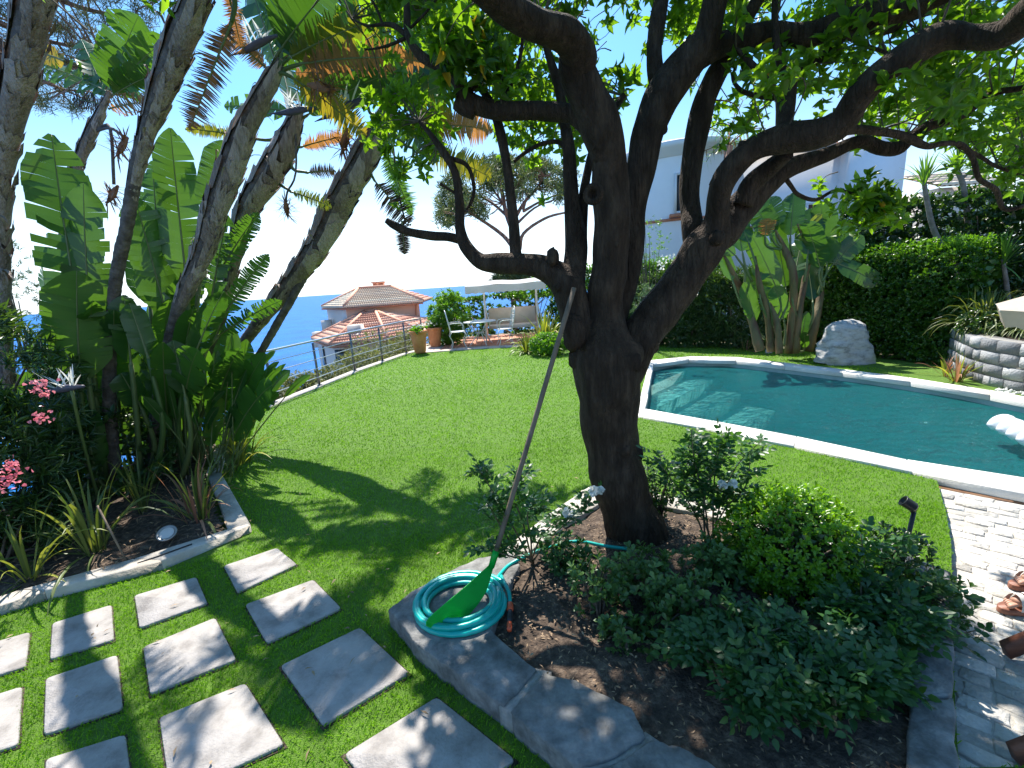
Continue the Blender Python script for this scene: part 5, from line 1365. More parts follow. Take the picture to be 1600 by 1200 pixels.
def side_pine():
    r = thing('pine_tree', 'tall dark pine crown filling the sky behind the upper left trunk', 'tree')
    Y = 14.0
    def c(x, y, d=0): return PY(x, y, Y + d)
    br = []
    base = np.array([c(-260, 300)[0], Y, -6.0])
    mb = MB(); P = catmull([base, [base[0] + .3, Y, 3], [base[0] + .9, Y, 8], c(-150, -60)], 6); mb.tube(P, np.linspace(.4, .2, len(P)), n=9); mb.build('trunk', MAT['pine_bark'], r, smooth=True)
    for pts in [[(-150, -20), (-40, 20), (60, 60), (130, 75)], [(-150, -60), (0, -40), (120, 10), (215, 30)], [(-40, 20), (40, 110), (100, 140)], [(0, -40), (90, -60), (200, -30), (255, -5)], [(60, 60), (110, 100), (165, 105)]]:
        P = catmull([c(x, y, RG.normal(0, .4)) for x, y in pts], 5); br.append(P); mb = MB(); mb.tube(P, np.linspace(.12, .03, len(P)), n=6); mb.build('branch', MAT['pine_bark'], r, smooth=True)
    AP = np.vstack(br)
    n = 1500; x = RG.uniform(-200, 275, n); y = RG.uniform(-200, 175, n)
    lim = np.where(x < 150, 172 - 12 * np.sin(x * .09) , 172 - (x - 150) * 1.55)
    ok = y < lim
    P = np.array([c(a, b, d) for a, b, d in zip(x[ok], y[ok], RG.normal(0, 1.3, ok.sum()))]); P = P[vnoise(P, 1.5, 7) > -.22]
    mb = MB(); tufts(mb, P, 46, .26, .016); tag(mb.build('crown', MAT['needle_near'], r), kind='stuff')
    tw = MB()
    for p in P[::2]:
        j = np.argmin(((AP - p) ** 2).sum(1)); tw.tube([AP[j], (AP[j] + p) / 2, p], [.03, .02, .01], n=4, cap=False)
    tag(tw.build('twigs', MAT['pine_bark'], r), kind='stuff'); rebase(r, base)
side_pine()
dp = thing('pine_tree', 'small dark rounded pine top just above the swing seat canopy', 'tree')
c0 = PY(800, 436, 40.0); mb = MB(); pp = RG.normal(0, 1, (260, 3)); pp = c0 + unit(pp) * RG.random((260, 1)) ** .4 * [1.9, 1.6, 1.0] + [0, 0, -.3]; tufts(mb, pp, 24, .45, .07); tag(mb.build('crown', MAT['needle'], dp), kind='stuff')
mb = MB(); mb.tube([c0 + [0, 0, -7], c0], .25, n=7); mb.build('trunk', MAT['pine_bark'], dp); rebase(dp, c0 + [0, 0, -7])

# ------------------------------------------------------------------ white house on the right
MAT['white_wall'] = M('white_render', (0.78, 0.79, 0.80), (0.84, 0.85, 0.86), scale=.7, rough=.9, bump=.08)
MAT['shutter'] = M('brown_shutter', (0.12, 0.06, 0.04), (0.22, 0.11, 0.08), scale=8, rough=.6)
white = thing('white_house', 'white two storey house with round corner tower and red tile roof above the hedge', 'house')
WY = 17.0
def Wp(x, y, dy=0): return PY(x, y, WY + dy)
tl = Wp(985, 300); tr = Wp(1160, 300); cx = (tl[0] + tr[0]) / 2; rad = (tr[0] - tl[0]) / 2; cy = WY + rad * .55
zt = PY(1045, 243, cy - rad)[2]; zb = -1.0
mb = MB(); mb.lathe((cx, cy, 0), [(rad, zb), (rad, zt)], 40); mb.build('tower_wall', MAT['white_wall'], white, smooth=True)
mb = MB(); mb.lathe((cx, cy, 0), [(rad, zt), (rad + .12, zt + .05), (rad + .14, zt + .18), (rad + .3, zt + .25), (rad + .32, zt + .42), (rad + .1, zt + .5), (0, zt + .5)], 40); mb.build('cornice', MAT['frame_w'], white)
zs = PY(1020, 344, cy - rad)[2]
mb = MB(); mb.lathe((cx, cy, 0), [(rad, zs - .06), (rad + .05, zs - .05), (rad + .05, zs + .03), (rad, zs + .04)], 40); mb.build('band', MAT['terracotta'], white)
def window(cxy, w_, z0, z1, ang=0, split=False, curtain=True):
    c = np.array([cxy[0], cxy[1], (z0 + z1) / 2]); n = np.array([math.sin(ang), -math.cos(ang), 0]); s = np.array([math.cos(ang), math.sin(ang), 0])
    f = MB(); t = .07
    for a in (-1, 1): f.box(c + s * a * (w_ / 2 - t / 2) + n * .03, (t, .12, z1 - z0), rz=ang)
    for a, zz in ((0, z0 + t / 2), (0, z1 - t / 2)): f.box([c[0] + n[0] * .03, c[1] + n[1] * .03, zz], (w_ - 2 * t, .118, t), rz=ang)
    if split: f.box(c + n * .03, (t, .11, z1 - z0 - 2 * t), rz=ang)
    fr = f.build('window', MAT['frame_w'], white)
    g = MB(); g.box(c + n * .0, (w_ - 2 * t + .01, .04, z1 - z0 - 2 * t + .01), rz=ang); g.build('pane', MAT['shutter'] if split else MAT['glass'], fr)
    g = MB(); g.box([c[0] + n[0] * .08, c[1] + n[1] * .08, z0 - .07], (w_ + .3, .28, .1), rz=ang); g.build('sill', MAT['terracotta'], fr)
    if curtain:
        g = MB(); g.box(c + n * .028 + s * w_ * .12, (w_ * .4, .01, (z1 - z0) * .86), rz=ang); g.build('curtain', MAT['cream_wall'], fr)
wx = Wp(1054, 300)[0]; ang = math.asin((wx - cx) / rad); window((cx + math.sin(ang) * (rad + .02), cy - math.cos(ang) * (rad + .02)), .62, Wp(1054, 337, -.3)[2], Wp(1054, 276, -.3)[2], ang)
# main block
xa = Wp(1120, 300)[0]; xb = Wp(1442, 300)[0]; ym = cy + .3
zt2 = PY(1130, 246, cy + .3)[2]
mb = MB(); mb.box(((xa + xb) / 2, ym + 4, (zt2 + .0 + zb) / 2), (xb - xa, 8, zt2 - zb)); mb.build('main_wall', MAT['white_wall'], white)
x1 = Wp(1352, 300)[0]
mb = MB(); mb.box(((x1 + xb) / 2 , ym + .5, (zt2 + 1.5 + zb) / 2), (xb - x1 + .02, 2.0, zt2 + 1.5 - zb)); mb.build('wing_wall', MAT['white_wall'], white)
tiled_face([(xa - .2, ym - .35, zt2 + .02), (x1, ym - .35, zt2 + .02), (x1 - .5, ym + 4, zt2 + 1.5), (xa + 1.5, ym + 4, zt2 + 1.5)], MAT['roof_tile'], white, 9, 26)
mb = MB(); mb.tube([(xa - .2, ym - .42, zt2 - .02), (x1, ym - .42, zt2 - .02)], .09, n=8); mb.build('gutter', MAT['metal'], white, smooth=True)
g0_ = (xa + .35, ym - .42, zt2 - .1)
mb = MB(); mb.tube(catmull([g0_, (xa + .5, ym - .3, zt2 - .35), (xa + .85, ym - .06, zt2 - .75), (xa + .9, ym - .06, zt2 - 1.4), (xa + .9, ym - .06, zb)], 4), .055, n=8); mb.build('downpipe', MAT['metal'], white, smooth=True)
mb = MB(); mb.box(((xa + xb) / 2, ym - .03, zs - .25), (xb - xa, .1, .09)); mb.build('band', MAT['terracotta'], white)
window((Wp(1304, 322)[0], ym - .52), 1.0, Wp(1304, 336)[2] - .05, Wp(1304, 310)[2], 0, True, False)
rebase(white, (cx, cy, zb))
beige = thing('beige_house', 'pale beige building corner with tiled eave behind the yucca stems', 'house')
b0_ = PY(1452, 400, 19.0); b1_ = PY(1545, 400, 19.0); bz = PY(1480, 293, 19)[2]
mb = MB(); mb.box(((b0_[0] + b1_[0]) / 2, 21, bz / 2), (b1_[0] - b0_[0], 4, bz)); mb.build('wall', MAT['cream_wall'], beige)
tiled_face([(b0_[0] - .2, 18.7, bz), (b1_[0] + .2, 18.7, bz), (b1_[0], 21, bz + .8), (b0_[0], 21, bz + .8)], MAT['roof_pale'], beige, 5, 12)
mb = MB(); mb.box((b0_[0] + 1.1, 18.95, 1.2), (.7, .1, 1.5)); mb.build('window', MAT['glass'], beige)
rebase(beige, (b0_[0], 19, 0))
# ------------------------------------------------------------------ patio things
MAT['white_metal'] = M('white_painted_metal', (0.72, 0.71, 0.69), rough=.45, spec=.5)
MAT['pot'] = M('terracotta_pot', (0.62, 0.21, 0.085), (0.74, 0.32, 0.15), (0.68, 0.26, 0.11), scale=6, rough=.8, bump=.2)
MAT['canvas'] = M('white_canvas', (0.70, 0.68, 0.65), (0.77, 0.75, 0.72), scale=2, rough=.9, trans=.35, tcol=(1.1, 1.05, 1.0))
MAT['cushion'] = M('beige_cushion', (0.58, 0.47, 0.37), (0.66, 0.55, 0.45), scale=3, rough=.95)
MAT['bright_leaf'] = leafmat('bright_leaf', (0.05, 0.14, 0.015), (0.13, 0.28, 0.025), trans=.4, tcol=(2.2, 2.1, .6), rough=.4)
MAT['hedge_leaf'] = leafmat('hedge_leaf', (0.022, 0.07, 0.010), (0.075, 0.18, 0.018), trans=.35, tcol=(2.6, 2.4, .5), rough=.3, spec=.6)
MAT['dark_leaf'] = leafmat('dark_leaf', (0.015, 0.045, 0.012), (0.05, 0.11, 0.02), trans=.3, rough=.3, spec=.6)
PZt = PZ + 0.002
def patio_pt(x, y): p = G(x, y, PZt); return p
def planter(label, x, y, w_, h_, flowers):
    p = patio_pt(x, y); r = thing('plant_pot', label, 'pot', 'terracotta pots at the edge of the patio')
    mb = MB(); mb.lathe(p, [(0, 0), (w_ * .30, 0), (w_ * .34, .04), (w_ * .46, h_ * .8), (w_ * .5, h_ * .9), (w_ * .54, h_ * .92), (w_ * .54, h_), (w_ * .46, h_), (w_ * .44, h_ * .88), (0, h_ * .88)], 24); mb.build('pot_body', MAT['pot'], r, smooth=True)
    mb = MB(); C = p + RG.normal(0, w_ * .24, (60, 3)) * [1, 1, .35] + [0, 0, h_ + .05]; rosettes(mb, C, rdir(60, 1), 6, .09, .05, LT_OVAL); tag(mb.build('foliage', MAT['bright_leaf'], r), kind='stuff')
    mb = MB(); C = p + RG.normal(0, w_ * .26, (flowers, 3)) * [1, 1, .3] + [0, 0, h_ + .12]; rosettes(mb, C, rdir(flowers, 1), 6, .05, .04, LT_OBOV); tag(mb.build('blossoms', MAT['white_flower'], r), kind='stuff')
    rebase(r, p)
planter('front terracotta pot with green and white flowering plants by the fence end', 657, 551, .50, .66, 26)
planter('rear terracotta pot with white flowers in front of the oleander bush', 681, 541, .50, .62, 50)
def arc(c, r, a0, a1, n=10, pl='xz', th=0.0):
    a = np.linspace(a0, a1, n)
    L = np.stack([np.cos(a) * r, np.zeros(n), np.sin(a) * r], -1)
    return L + np.array(c)
def iron_chair(label, p, yaw):
    r = thing('garden_chair', label, 'chair', 'white wrought iron chairs on the patio')
    Rm = np.array(Matrix.Rotation(yaw, 3, 'Z')) * 1.13; T = lambda q: np.asarray(q, float) @ Rm.T + p
    t = .011
    mb = MB(); mb.lathe([0, 0, .45], [(0, -.012), (.20, -.012), (.215, 0), (.20, .012), (0, .012)], 22); mb.v[0] = mb.v[0] * [1, 1.0, 1]; mb.v = [T(v) for v in mb.v]; mb.build('seat', MAT['white_metal'], r)
    for sx in (-1, 1):
        for sy in (-1, 1):
            mb = MB(); mb.tube(T(catmull([(sx * .17, sy * .17, .44), (sx * .23, sy * .22, .34), (sx * .16, sy * .15, .17), (sx * .21, sy * .21, 0.0)], 5)), t, n=6); mb.build('leg', MAT['white_metal'], r, smooth=True)
    mb = MB(); mb.tube(T(catmull([(-.19, .18, .44), (-.23, .22, .65), (-.22, .26, .85), (-.12, .29, 1.0), (0, .30, 1.04), (.12, .29, 1.0), (.22, .26, .85), (.23, .22, .65), (.19, .18, .44)], 5)), t * 1.1, n=6); mb.build('back_frame', MAT['white_metal'], r, smooth=True)
    def scroll(cx_, cz, rr, tw, sgn):
        a = np.linspace(0, 2 * PI * tw, 22); rad_ = rr * (1 - .65 * a / a[-1])
        return T(np.stack([cx_ + sgn * np.cos(a) * rad_, .19 + (cz + np.sin(a) * rad_ - .44) * .18 , cz + np.sin(a) * rad_], -1))
    for cx_, cz, rr, sg in ((-.1, .58, .085, 1), (.1, .58, .085, -1), (-.11, .74, .09, -1), (.11, .74, .09, 1), (-.08, .9, .075, 1), (.08, .9, .075, -1)):
        mb = MB(); mb.tube(scroll(cx_, cz, rr, 1.3, sg), t * .75, n=5); mb.build('scroll', MAT['white_metal'], r, smooth=True)
    mb = MB(); mb.tube(T([(0, .19, .44), (0, .25, .75), (0, .30, 1.03)]), t * .8, n=5); mb.build('back_rod', MAT['white_metal'], r)
    for sx in (-1, 1):
        mb = MB(); mb.tube(T(catmull([(sx * .225, .22, .68), (sx * .26, .05, .69), (sx * .25, -.14, .66), (sx * .20, -.17, .45)], 5)), t, n=6); mb.build('armrest', MAT['white_metal'], r, smooth=True)
    rebase(r, p)
chp = patio_pt(716, 544)
iron_chair('white scrolled iron chair nearest the terracotta pots', patio_pt(717, 543.5), R(100))
iron_chair('white iron chair just behind the front left one, backed by the oleander bush', patio_pt(727, 531), R(140))
iron_chair('white iron chair right of the table, seen side on near the flax', patio_pt(790, 539), R(-80))
tb = thing('garden_table', 'round white iron table with curved legs between the iron chairs', 'table')
p = patio_pt(752, 538)
mb = MB(); mb.lathe(p, [(0, .72), (.52, .72), (.535, .735), (.52, .75), (0, .75)], 30); mb.build('table_top', MAT['white_metal'], tb)
for k in range(4):
    a = k * PI / 2 + .5; u = np.array([math.cos(a), math.sin(a), 0])
    mb = MB(); mb.tube(catmull([p + u * .42 + [0, 0, .71], p + u * .30 + [0, 0, .55], p + u * .10 + [0, 0, .38], p + u * .24 + [0, 0, .18], p + u * .40 + [0, 0, 0]], 5), .015, n=6); mb.build('leg', MAT['white_metal'], tb, smooth=True)
mb = MB(); mb.lathe(p, [(.12, .36), (.14, .38), (.12, .40), (.11, .38), (.12, .36)], 16); mb.build('ring', MAT['white_metal'], tb); rebase(tb, p)
# swing seat
sw = thing('swing_seat', 'white garden swing seat with fringed canopy behind the iron table', 'swing')
sL = PY(740, 500, 15.2); sR = PY(838, 500, 15.2)
zt_ = PY(735, 449, 14.6)[2]; zt_r = zt_
X0, X1 = sL[0] - .05, sR[0] + .15; Yc = 15.4
for x, nm in ((X0 + .45, 'l'), (X1 - .1, 'r')):
    for dy in (-.55, .55):
        mb = MB(); mb.tube(catmull([(x, Yc + dy * 1.15, PZ), (x, Yc + dy * .8, .6), (x, Yc + dy * .12, zt_ - .15)], 5), .028, n=7); mb.build('frame_post', MAT['white_metal'], sw, smooth=True)
    mb = MB(); mb.tube(catmull([(x + .12, Yc - .3, .42), (x + .12, Yc - .36, .7), (x + .02, Yc - .1, 1.2), (x, Yc, zt_ - .2)], 5), .018, n=6); mb.build('hanger', MAT['white_metal'], sw, smooth=True)
mb = MB(); mb.tube([(X0 + .4, Yc, zt_ - .12), (X1, Yc, zt_ - .12)], .028, n=7); mb.build('top_bar', MAT['white_metal'], sw)
mb = MB(); nx, ny = 14, 7; V = []
for j in range(ny):
    for i in range(nx):
        u = i / (nx - 1); v = j / (ny - 1); V.append((X0 - .1 + (X1 - X0 + .25) * u, Yc - .85 + 1.7 * v, zt_ + .16 - .5 * (v - .5) ** 2 - .02 * math.sin(u * 12)))
F = [(j * nx + i, j * nx + i + 1, (j + 1) * nx + i + 1, (j + 1) * nx + i) for j in range(ny - 1) for i in range(nx - 1)]
mb.add(V, F); cn = mb.build('canopy', MAT['canvas'], sw, smooth=True)
def valance(a, b, n=24, drop=.22, nm='valance'):
    mb = MB(); a = np.array(a); b = np.array(b); t = np.linspace(0, 1, n)[:, None]; top = a + (b - a) * t
    nn = unit(np.cross(b - a, [0, 0, 1])); w_ = np.sin(np.linspace(0, n * 1.3, n))[:, None] * .02
    lo = top - [0, 0, drop] + nn * w_; lo[:, 2] -= (np.arange(n) % 2) * .03
    mb.add(np.vstack([top, lo]), [(i, i + 1, n + i + 1, n + i) for i in range(n - 1)]); mb.build(nm, MAT['canvas'], cn)
zf = zt_ + .16 - .125
valance((X0 - .1, Yc - .85, zf), (X1 + .15, Yc - .85, zf)); valance((X0 - .1, Yc - .85, zf), (X0 - .1, Yc + .85, zf)); valance((X1 + .15, Yc - .85, zf), (X1 + .15, Yc + .85, zf)); valance((X0 - .1, Yc + .85, zf), (X1 + .15, Yc + .85, zf))
mb = MB(); mb.prism([(X0 + .55, Yc - .35), (X1 - .15, Yc - .35), (X1 - .15, Yc + .22), (X0 + .55, Yc + .22)], .42, .54, bev=.04); mb.build('seat_cushion', MAT['cushion'], sw, smooth=False)
mb = MB(); mb.box(((X0 + X1) / 2 + .2, Yc + .28, .80), (X1 - X0 - .7, .12, .56), rx=-.2); mb.build('back_cushion', MAT['cushion'], sw)
rebase(sw, ((X0 + X1) / 2, Yc, PZ))

bush('light green oleander bush between the terracotta pots and the iron chairs', PY(702, 498, 14.9) , (.74, .55, .92), 900, 8, .15, .03, MAT['bright_leaf'], LT_LANCE, seed=31, name='oleander_bush', up=1.2, root=PY(702, 530, 14.9) * [1, 1, 0])
bush('clipped dark hedge closing the patio behind the swing seat', PY(800, 492, 17.2), (2.6, .5, .75), 4200, 6, .12, .06, MAT['hedge_leaf'], LT_OVAL, seed=33, name='hedge', cat='hedge', box=True, root=PY(800, 500, 17.2) * [1, 1, 0])
bush('sunlit creeper tumbling over the hedge top right of the swing canopy', PY(838, 452, 16.6), (1.0, .6, .42), 420, 6, .10, .05, MAT['bright_leaf'], LT_OVAL, seed=35, name='creeper', cat='plant', root=PY(838, 530, 16.6) * [1, 1, 0])
bush('low bright green rounded shrub beside the flax at the lawn edge', PY(856, 537, 11.6), (.50, .45, .30), 520, 6, .07, .045, MAT['bright_leaf'], LT_OBOV, seed=36, root=PY(856, 546, 11.6) * [1, 1, 0], thr=-.8)
for lab, b, n, L_, sp, seed in (('large variegated flax at the right end of the patio under the low branch', PY(852, 530, 12.6) * [1, 1, 0], 130, 1.15, .62, 1), ('smaller grey striped flax in front of the large one', PY(822, 538, 12.2) * [1, 1, 0], 60, .62, .8, 2)):
    flax(lab, b, n, L_, .05, ['flax_yellow', 'phormium'], sp, 1.1, 'flax plants by the patio', single=True, seg=5)

# ------------------------------------------------------------------ planting behind the pool
hp = [np.array(q) for q in hedge_line]
def hedge_run(label, a, b, h, thick, n, seed, mat='hedge_leaf', per=6, Lf=.062, Wf=.032, tmpl=None, group=None, thr=-.6, cat='hedge', name='hedge'):
    r = thing(name, label, cat, group); a = np.array(a, float); b = np.array(b, float); L_ = np.linalg.norm(b - a); d = (b - a) / L_; nn = np.array([-d[1], d[0]])
    if nn[1] < 0: nn = -nn
    u = RG.uniform(0, L_, n); z = RG.uniform(.02, h, n); v = np.abs(RG.normal(0, .11, n)); k = RG.random(n)
    top = k < .25
    v[top] = RG.uniform(0, thick, top.sum()); z[top] = h - np.abs(RG.normal(0, .09, top.sum()))
    side = (k > .93); u[side] = np.where(RG.random(side.sum()) < .5, .05, L_ - .05); v[side] = RG.uniform(0, thick, side.sum())
    bulge = .13 * vnoise(np.c_[u, z, u * 0], 1.9, seed)
    P = np.stack([a[0] + d[0] * u + nn[0] * (v + bulge), a[1] + d[1] * u + nn[1] * (v + bulge), z + .09 * vnoise(np.c_[u, v, u * 0], 2.2, seed) * (z / h)], -1)
    ax = np.where(top[:, None], np.array([[0, 0, 1.0]]), np.array([[-nn[0], -nn[1], .35]])) + RG.normal(0, .45, (n, 3))
    P = P[vnoise(P, 2.6, seed) > thr]; ax = ax[:len(P)]
    mb = MB(); rosettes(mb, P, unit(ax), per, Lf, Wf, tmpl or LT_OVAL); tag(mb.build('leaves', MAT[mat], r), kind='stuff')
    # shoots standing out of the top
    m_ = int(n * .06); q = MB(); us = RG.uniform(0, L_, m_); vs_ = RG.uniform(.05, thick * .8, m_); B_ = np.stack([a[0] + d[0] * us + nn[0] * vs_, a[1] + d[1] * us + nn[1] * vs_, np.full(m_, h - .03)], -1)
    for k_ in range(4): rosettes(q, B_ + np.array([0, 0, .045]) * k_ * RG.uniform(.5, 1.5, (m_, 1)), unit(RG.normal(0, .3, (m_, 3)) + [0, 0, 1]), 4, Lf, Wf, tmpl or LT_OVAL)
    tag(q.build('shoots', MAT['bright_leaf'] if mat == 'hedge_leaf' else MAT[mat], r), kind='stuff')
    s = MB()
    for i in range(int(L_ / .35)):
        o_ = a + d * (i * .35 + .1) + nn * thick * .5; s.tube([(o_[0], o_[1], -.03), (o_[0] + RG.normal(0, .08), o_[1], h * .5), (o_[0] + RG.normal(0, .15), o_[1] + RG.normal(0, .1), h * .92)], [.03, .02, .008], n=5)
    tag(s.build('stems', MAT['twig'], r), kind='stuff')
    # dense shaded inner twigs and leaves make the hedge opaque
    w_ = MB(); n2 = int(n * .5); u = RG.uniform(0, L_, n2); z = RG.uniform(0, h * .93, n2); v = RG.uniform(.2, thick * .8, n2)
    rosettes(w_, np.stack([a[0] + d[0] * u + nn[0] * v, a[1] + d[1] * u + nn[1] * v, z], -1), rdir(n2), 4, Lf * 2.2, Wf * 2.6, LT_LOW); tag(w_.build('inner_leaves', MAT[mat], r), kind='stuff')
    rebase(r, (a[0], a[1], 0)); return r
hedge_run('long clipped glossy hedge behind the grey boulder', (hp[2] * .55 + hp[3] * .45) + [.25, .3], hp[5] + [.35, .25], 2.02, 1.2, 6200, 41)
hedge_run('taller clipped hedge with yellow green shoots behind the tree trunk', hp[0] + [.2, .5], hp[2] + [.1, .45], 2.15, 1.0, 3400, 42)
hedge_run('narrow leaved oleander hedge with white flowers in front of the clipped hedge', hp[0] + [.5, .1], hp[2] * .55 + hp[3] * .45 + [0, -.02], 1.75, .5, 1900, 43, mat='oleander_leaf', per=8, Lf=.15, Wf=.022, tmpl=LT_LANCE, thr=-.3, cat='bush', name='oleander_hedge')
oh = bpy.data.objects['oleander_hedge']; q = MB()
for px, py_ in ((1040, 409), (1044, 402), (1082, 455), (1090, 437), (1208, 440), (1215, 480), (1060, 440), (1100, 420), (1180, 440), (1222, 450), (1031, 414)):
    p = PY(px, py_, 9.9); rosettes(q, p + RG.normal(0, .05, (6, 3)), rdir(6), 5, .045, .035, LT_OBOV)
fl = tag(q.build('flower_clusters', MAT['white_flower'], oh), kind='stuff'); fl.matrix_parent_inverse = Matrix.Translation(-oh.location)
MAT['blue_leaf'] = leafmat('blue_green_leaf', (0.05, 0.10, 0.07), (0.12, 0.19, 0.13), trans=.25, rough=.5)
bush('pale blue green small shrub by the hedge just right of the central trunk', PY(1000, 462, 9.8), (.30, .3, .45), 130, 7, .11, .02, MAT['blue_leaf'], LT_LANCE, seed=44, up=.8, root=PY(1000, 545, 9.8) * [1, 1, 0])
MAT['olive_leaf'] = leafmat('olive_leaf', (0.06, 0.085, 0.05), (0.16, 0.19, 0.13), trans=.2, rough=.5)
for i, (px, py_, w_, lab) in enumerate(((1262, 352, .7, 'pale sprouting shrub above the hedge left of the white house window sill'), (1345, 362, .8, 'dark stemmed olive shrub above the middle of the hedge'), (1408, 352, .9, 'silvery olive shrub in front of the white wall beside the yucca'), (1015, 372, .5, 'thin sprouting shrub at the foot of the round tower'))):
    c = PY(px, py_, 10.6 if i < 3 else 11.5); bush(lab, c, (w_, .45, .5), 260, 6, .06, .016, MAT['olive_leaf'] if i in (1, 2) else MAT['bright_leaf'], LT_LOW, seed=50 + i, group='shrubs above the hedge', thr=-.1, root=c * [1, 1, 0], stems=12)
# brown post
mb = MB(); p = G(1137, 541); mb.box((p[0], p[1], .75), (.07, .07, 1.62)); mb.box((p[0], p[1], 1.575), (.09, .09, .03))
tag(mb.build('wooden_post', M('dark_wood_post', (0.06, .045, .035), (.11, .08, .06), scale=12, rough=.8), origin=(p[0], p[1], 0)), 'dark square wooden post standing in shade before the hedge', 'post')

# giant strelitzia clump by the pool
sc_ = thing('bird_of_paradise_clump', 'sunlit clump of banana like plants with brown stems behind the pool', 'plant')
MAT['brown_stem'] = M('sheathed_stem', (0.10, 0.04, 0.02), (0.24, 0.12, 0.055), (0.13, 0.11, 0.04), scale=5, rough=.7, stretch=(1, 1, .2), bump=.5, bscale=30)
SY = 9.0
for pts, in (([(1188, 548, 24), (1165, 470, 16), (1142, 420, 13), (1128, 392, 9)],), ([(1205, 550, 20), (1200, 500, 16), (1186, 440, 14), (1180, 400, 10)],), ([(1232, 552, 20), (1238, 490, 18), (1240, 430, 18), (1226, 390, 16), (1212, 360, 12)],), ([(1262, 548, 24), (1274, 500, 20), (1282, 460, 16), (1284, 420, 12)],), ([(1242, 552, 18), (1250, 480, 14), (1262, 400, 14), (1246, 350, 10)],), ([(1218, 552, 18), (1213, 500, 14), (1196, 460, 10)],)):
    P = np.array([PY(a, b, SY + RG.normal(0, .12)) for a, b, w_ in pts]); C = catmull(np.c_[P, [W(w_, q) * .30 for (a, b, w_), q in zip(pts, P)]], 6)
    n_ = len(C); C[-8:, 3] *= np.linspace(1, .35, 8); C[:, 3] *= 1 + .12 * ((np.arange(n_) * .7) % 1); mb = MB(); mb.tube(C[:, :3], C[:, 3], n=9, noise=.12, ns=12); mb.build('stem', MAT['brown_stem'], sc_, smooth=False)
rt = lambda x, y: PY(x, y, SY)
for b, t, w_, dy, tn, yw, mt, r0 in [((1215, 455), (1178, 365), 34, .1, .05, .2, 'nic_leaf', (1200, 520)), ((1228, 450), (1212, 352), 30, .2, .1, .7, 'nic_leaf', (1205, 520)), ((1150, 400), (1112, 372), 22, .0, .1, .4, 'nic_leaf', (1160, 460)), ((1145, 440), (1124, 385), 20, .1, .1, .5, 'nic_leaf', (1160, 480)), ((1160, 395), (1150, 340), 34, .2, .3, .3, 'nic_leaf', (1175, 440)),
                                 ((1292, 415), (1284, 322), 40, .1, .15, .1, 'nic_leaf', (1284, 440)), ((1282, 420), (1262, 350), 36, -.1, .2, -.3, 'nic_leaf', (1278, 460)), ((1300, 415), (1345, 372), 30, -.1, .1, .3, 'nic_leaf', (1286, 450)), ((1305, 410), (1372, 442), 28, -.3, .2, -.2, 'nic_leaf', (1284, 455)), ((1285, 410), (1318, 352), 36, .1, .2, .6, 'nic_leaf', (1284, 450)),
                                 ((1262, 400), (1268, 330), 40, .2, .2, .4, 'nic_leaf', (1256, 440)), ((1235, 370), (1240, 305), 34, .1, .3, .2, 'nic_leaf', (1240, 400)), ((1205, 370), (1180, 320), 38, .1, .5, .3, 'nic_leaf', (1226, 390)), ((1212, 365), (1204, 312), 34, .2, .4, -.4, 'nic_leaf', (1226, 390)), ((1195, 370), (1200, 345), 24, -.1, .9, .3, 'nic_dead', (1220, 390)), ((1265, 352), (1284, 340), 10, -.1, .2, 0, 'flax_yellow', (1246, 370)),
                                 ((1180, 505), (1165, 445), 24, -.1, .05, .4, 'nic_leaf', (1195, 530)), ((1225, 500), (1212, 450), 26, -.1, .05, .3, 'nic_leaf', (1225, 540)), ((1252, 530), (1260, 490), 14, -.1, .05, .3, 'nic_leaf', (1248, 548)), ((1258, 545), (1256, 522), 12, -.2, .05, .1, 'nic_leaf', (1250, 550)), ((1200, 470), (1176, 420), 30, .3, .1, .2, 'nic_leaf', (1205, 520)),
                                 ((1170, 380), (1145, 325), 30, .3, .4, .5, 'nic_leaf', (1185, 430)), ((1270, 470), (1262, 410), 34, .4, .1, .2, 'nic_leaf', (1262, 520)), ((1240, 440), (1252, 375), 34, .4, .1, -.2, 'nic_leaf', (1245, 500)), ((1188, 440), (1196, 380), 30, .4, .1, .2, 'nic_leaf', (1200, 500))]:
    pleaf(sc_, b, t, w_, SY, dy, torn=tn, yaw=yw, mat=mt, root=rt(*r0), droop=.35, strips=10, pr=.018)
rebase(sc_, G(1230, 552))
flax('dry brown and grey straps of a small plant between the post and the banana clump', G(1165, 548), 16, .5, .03, ['phormium', 'flax_red'], 1.0, 1.0)
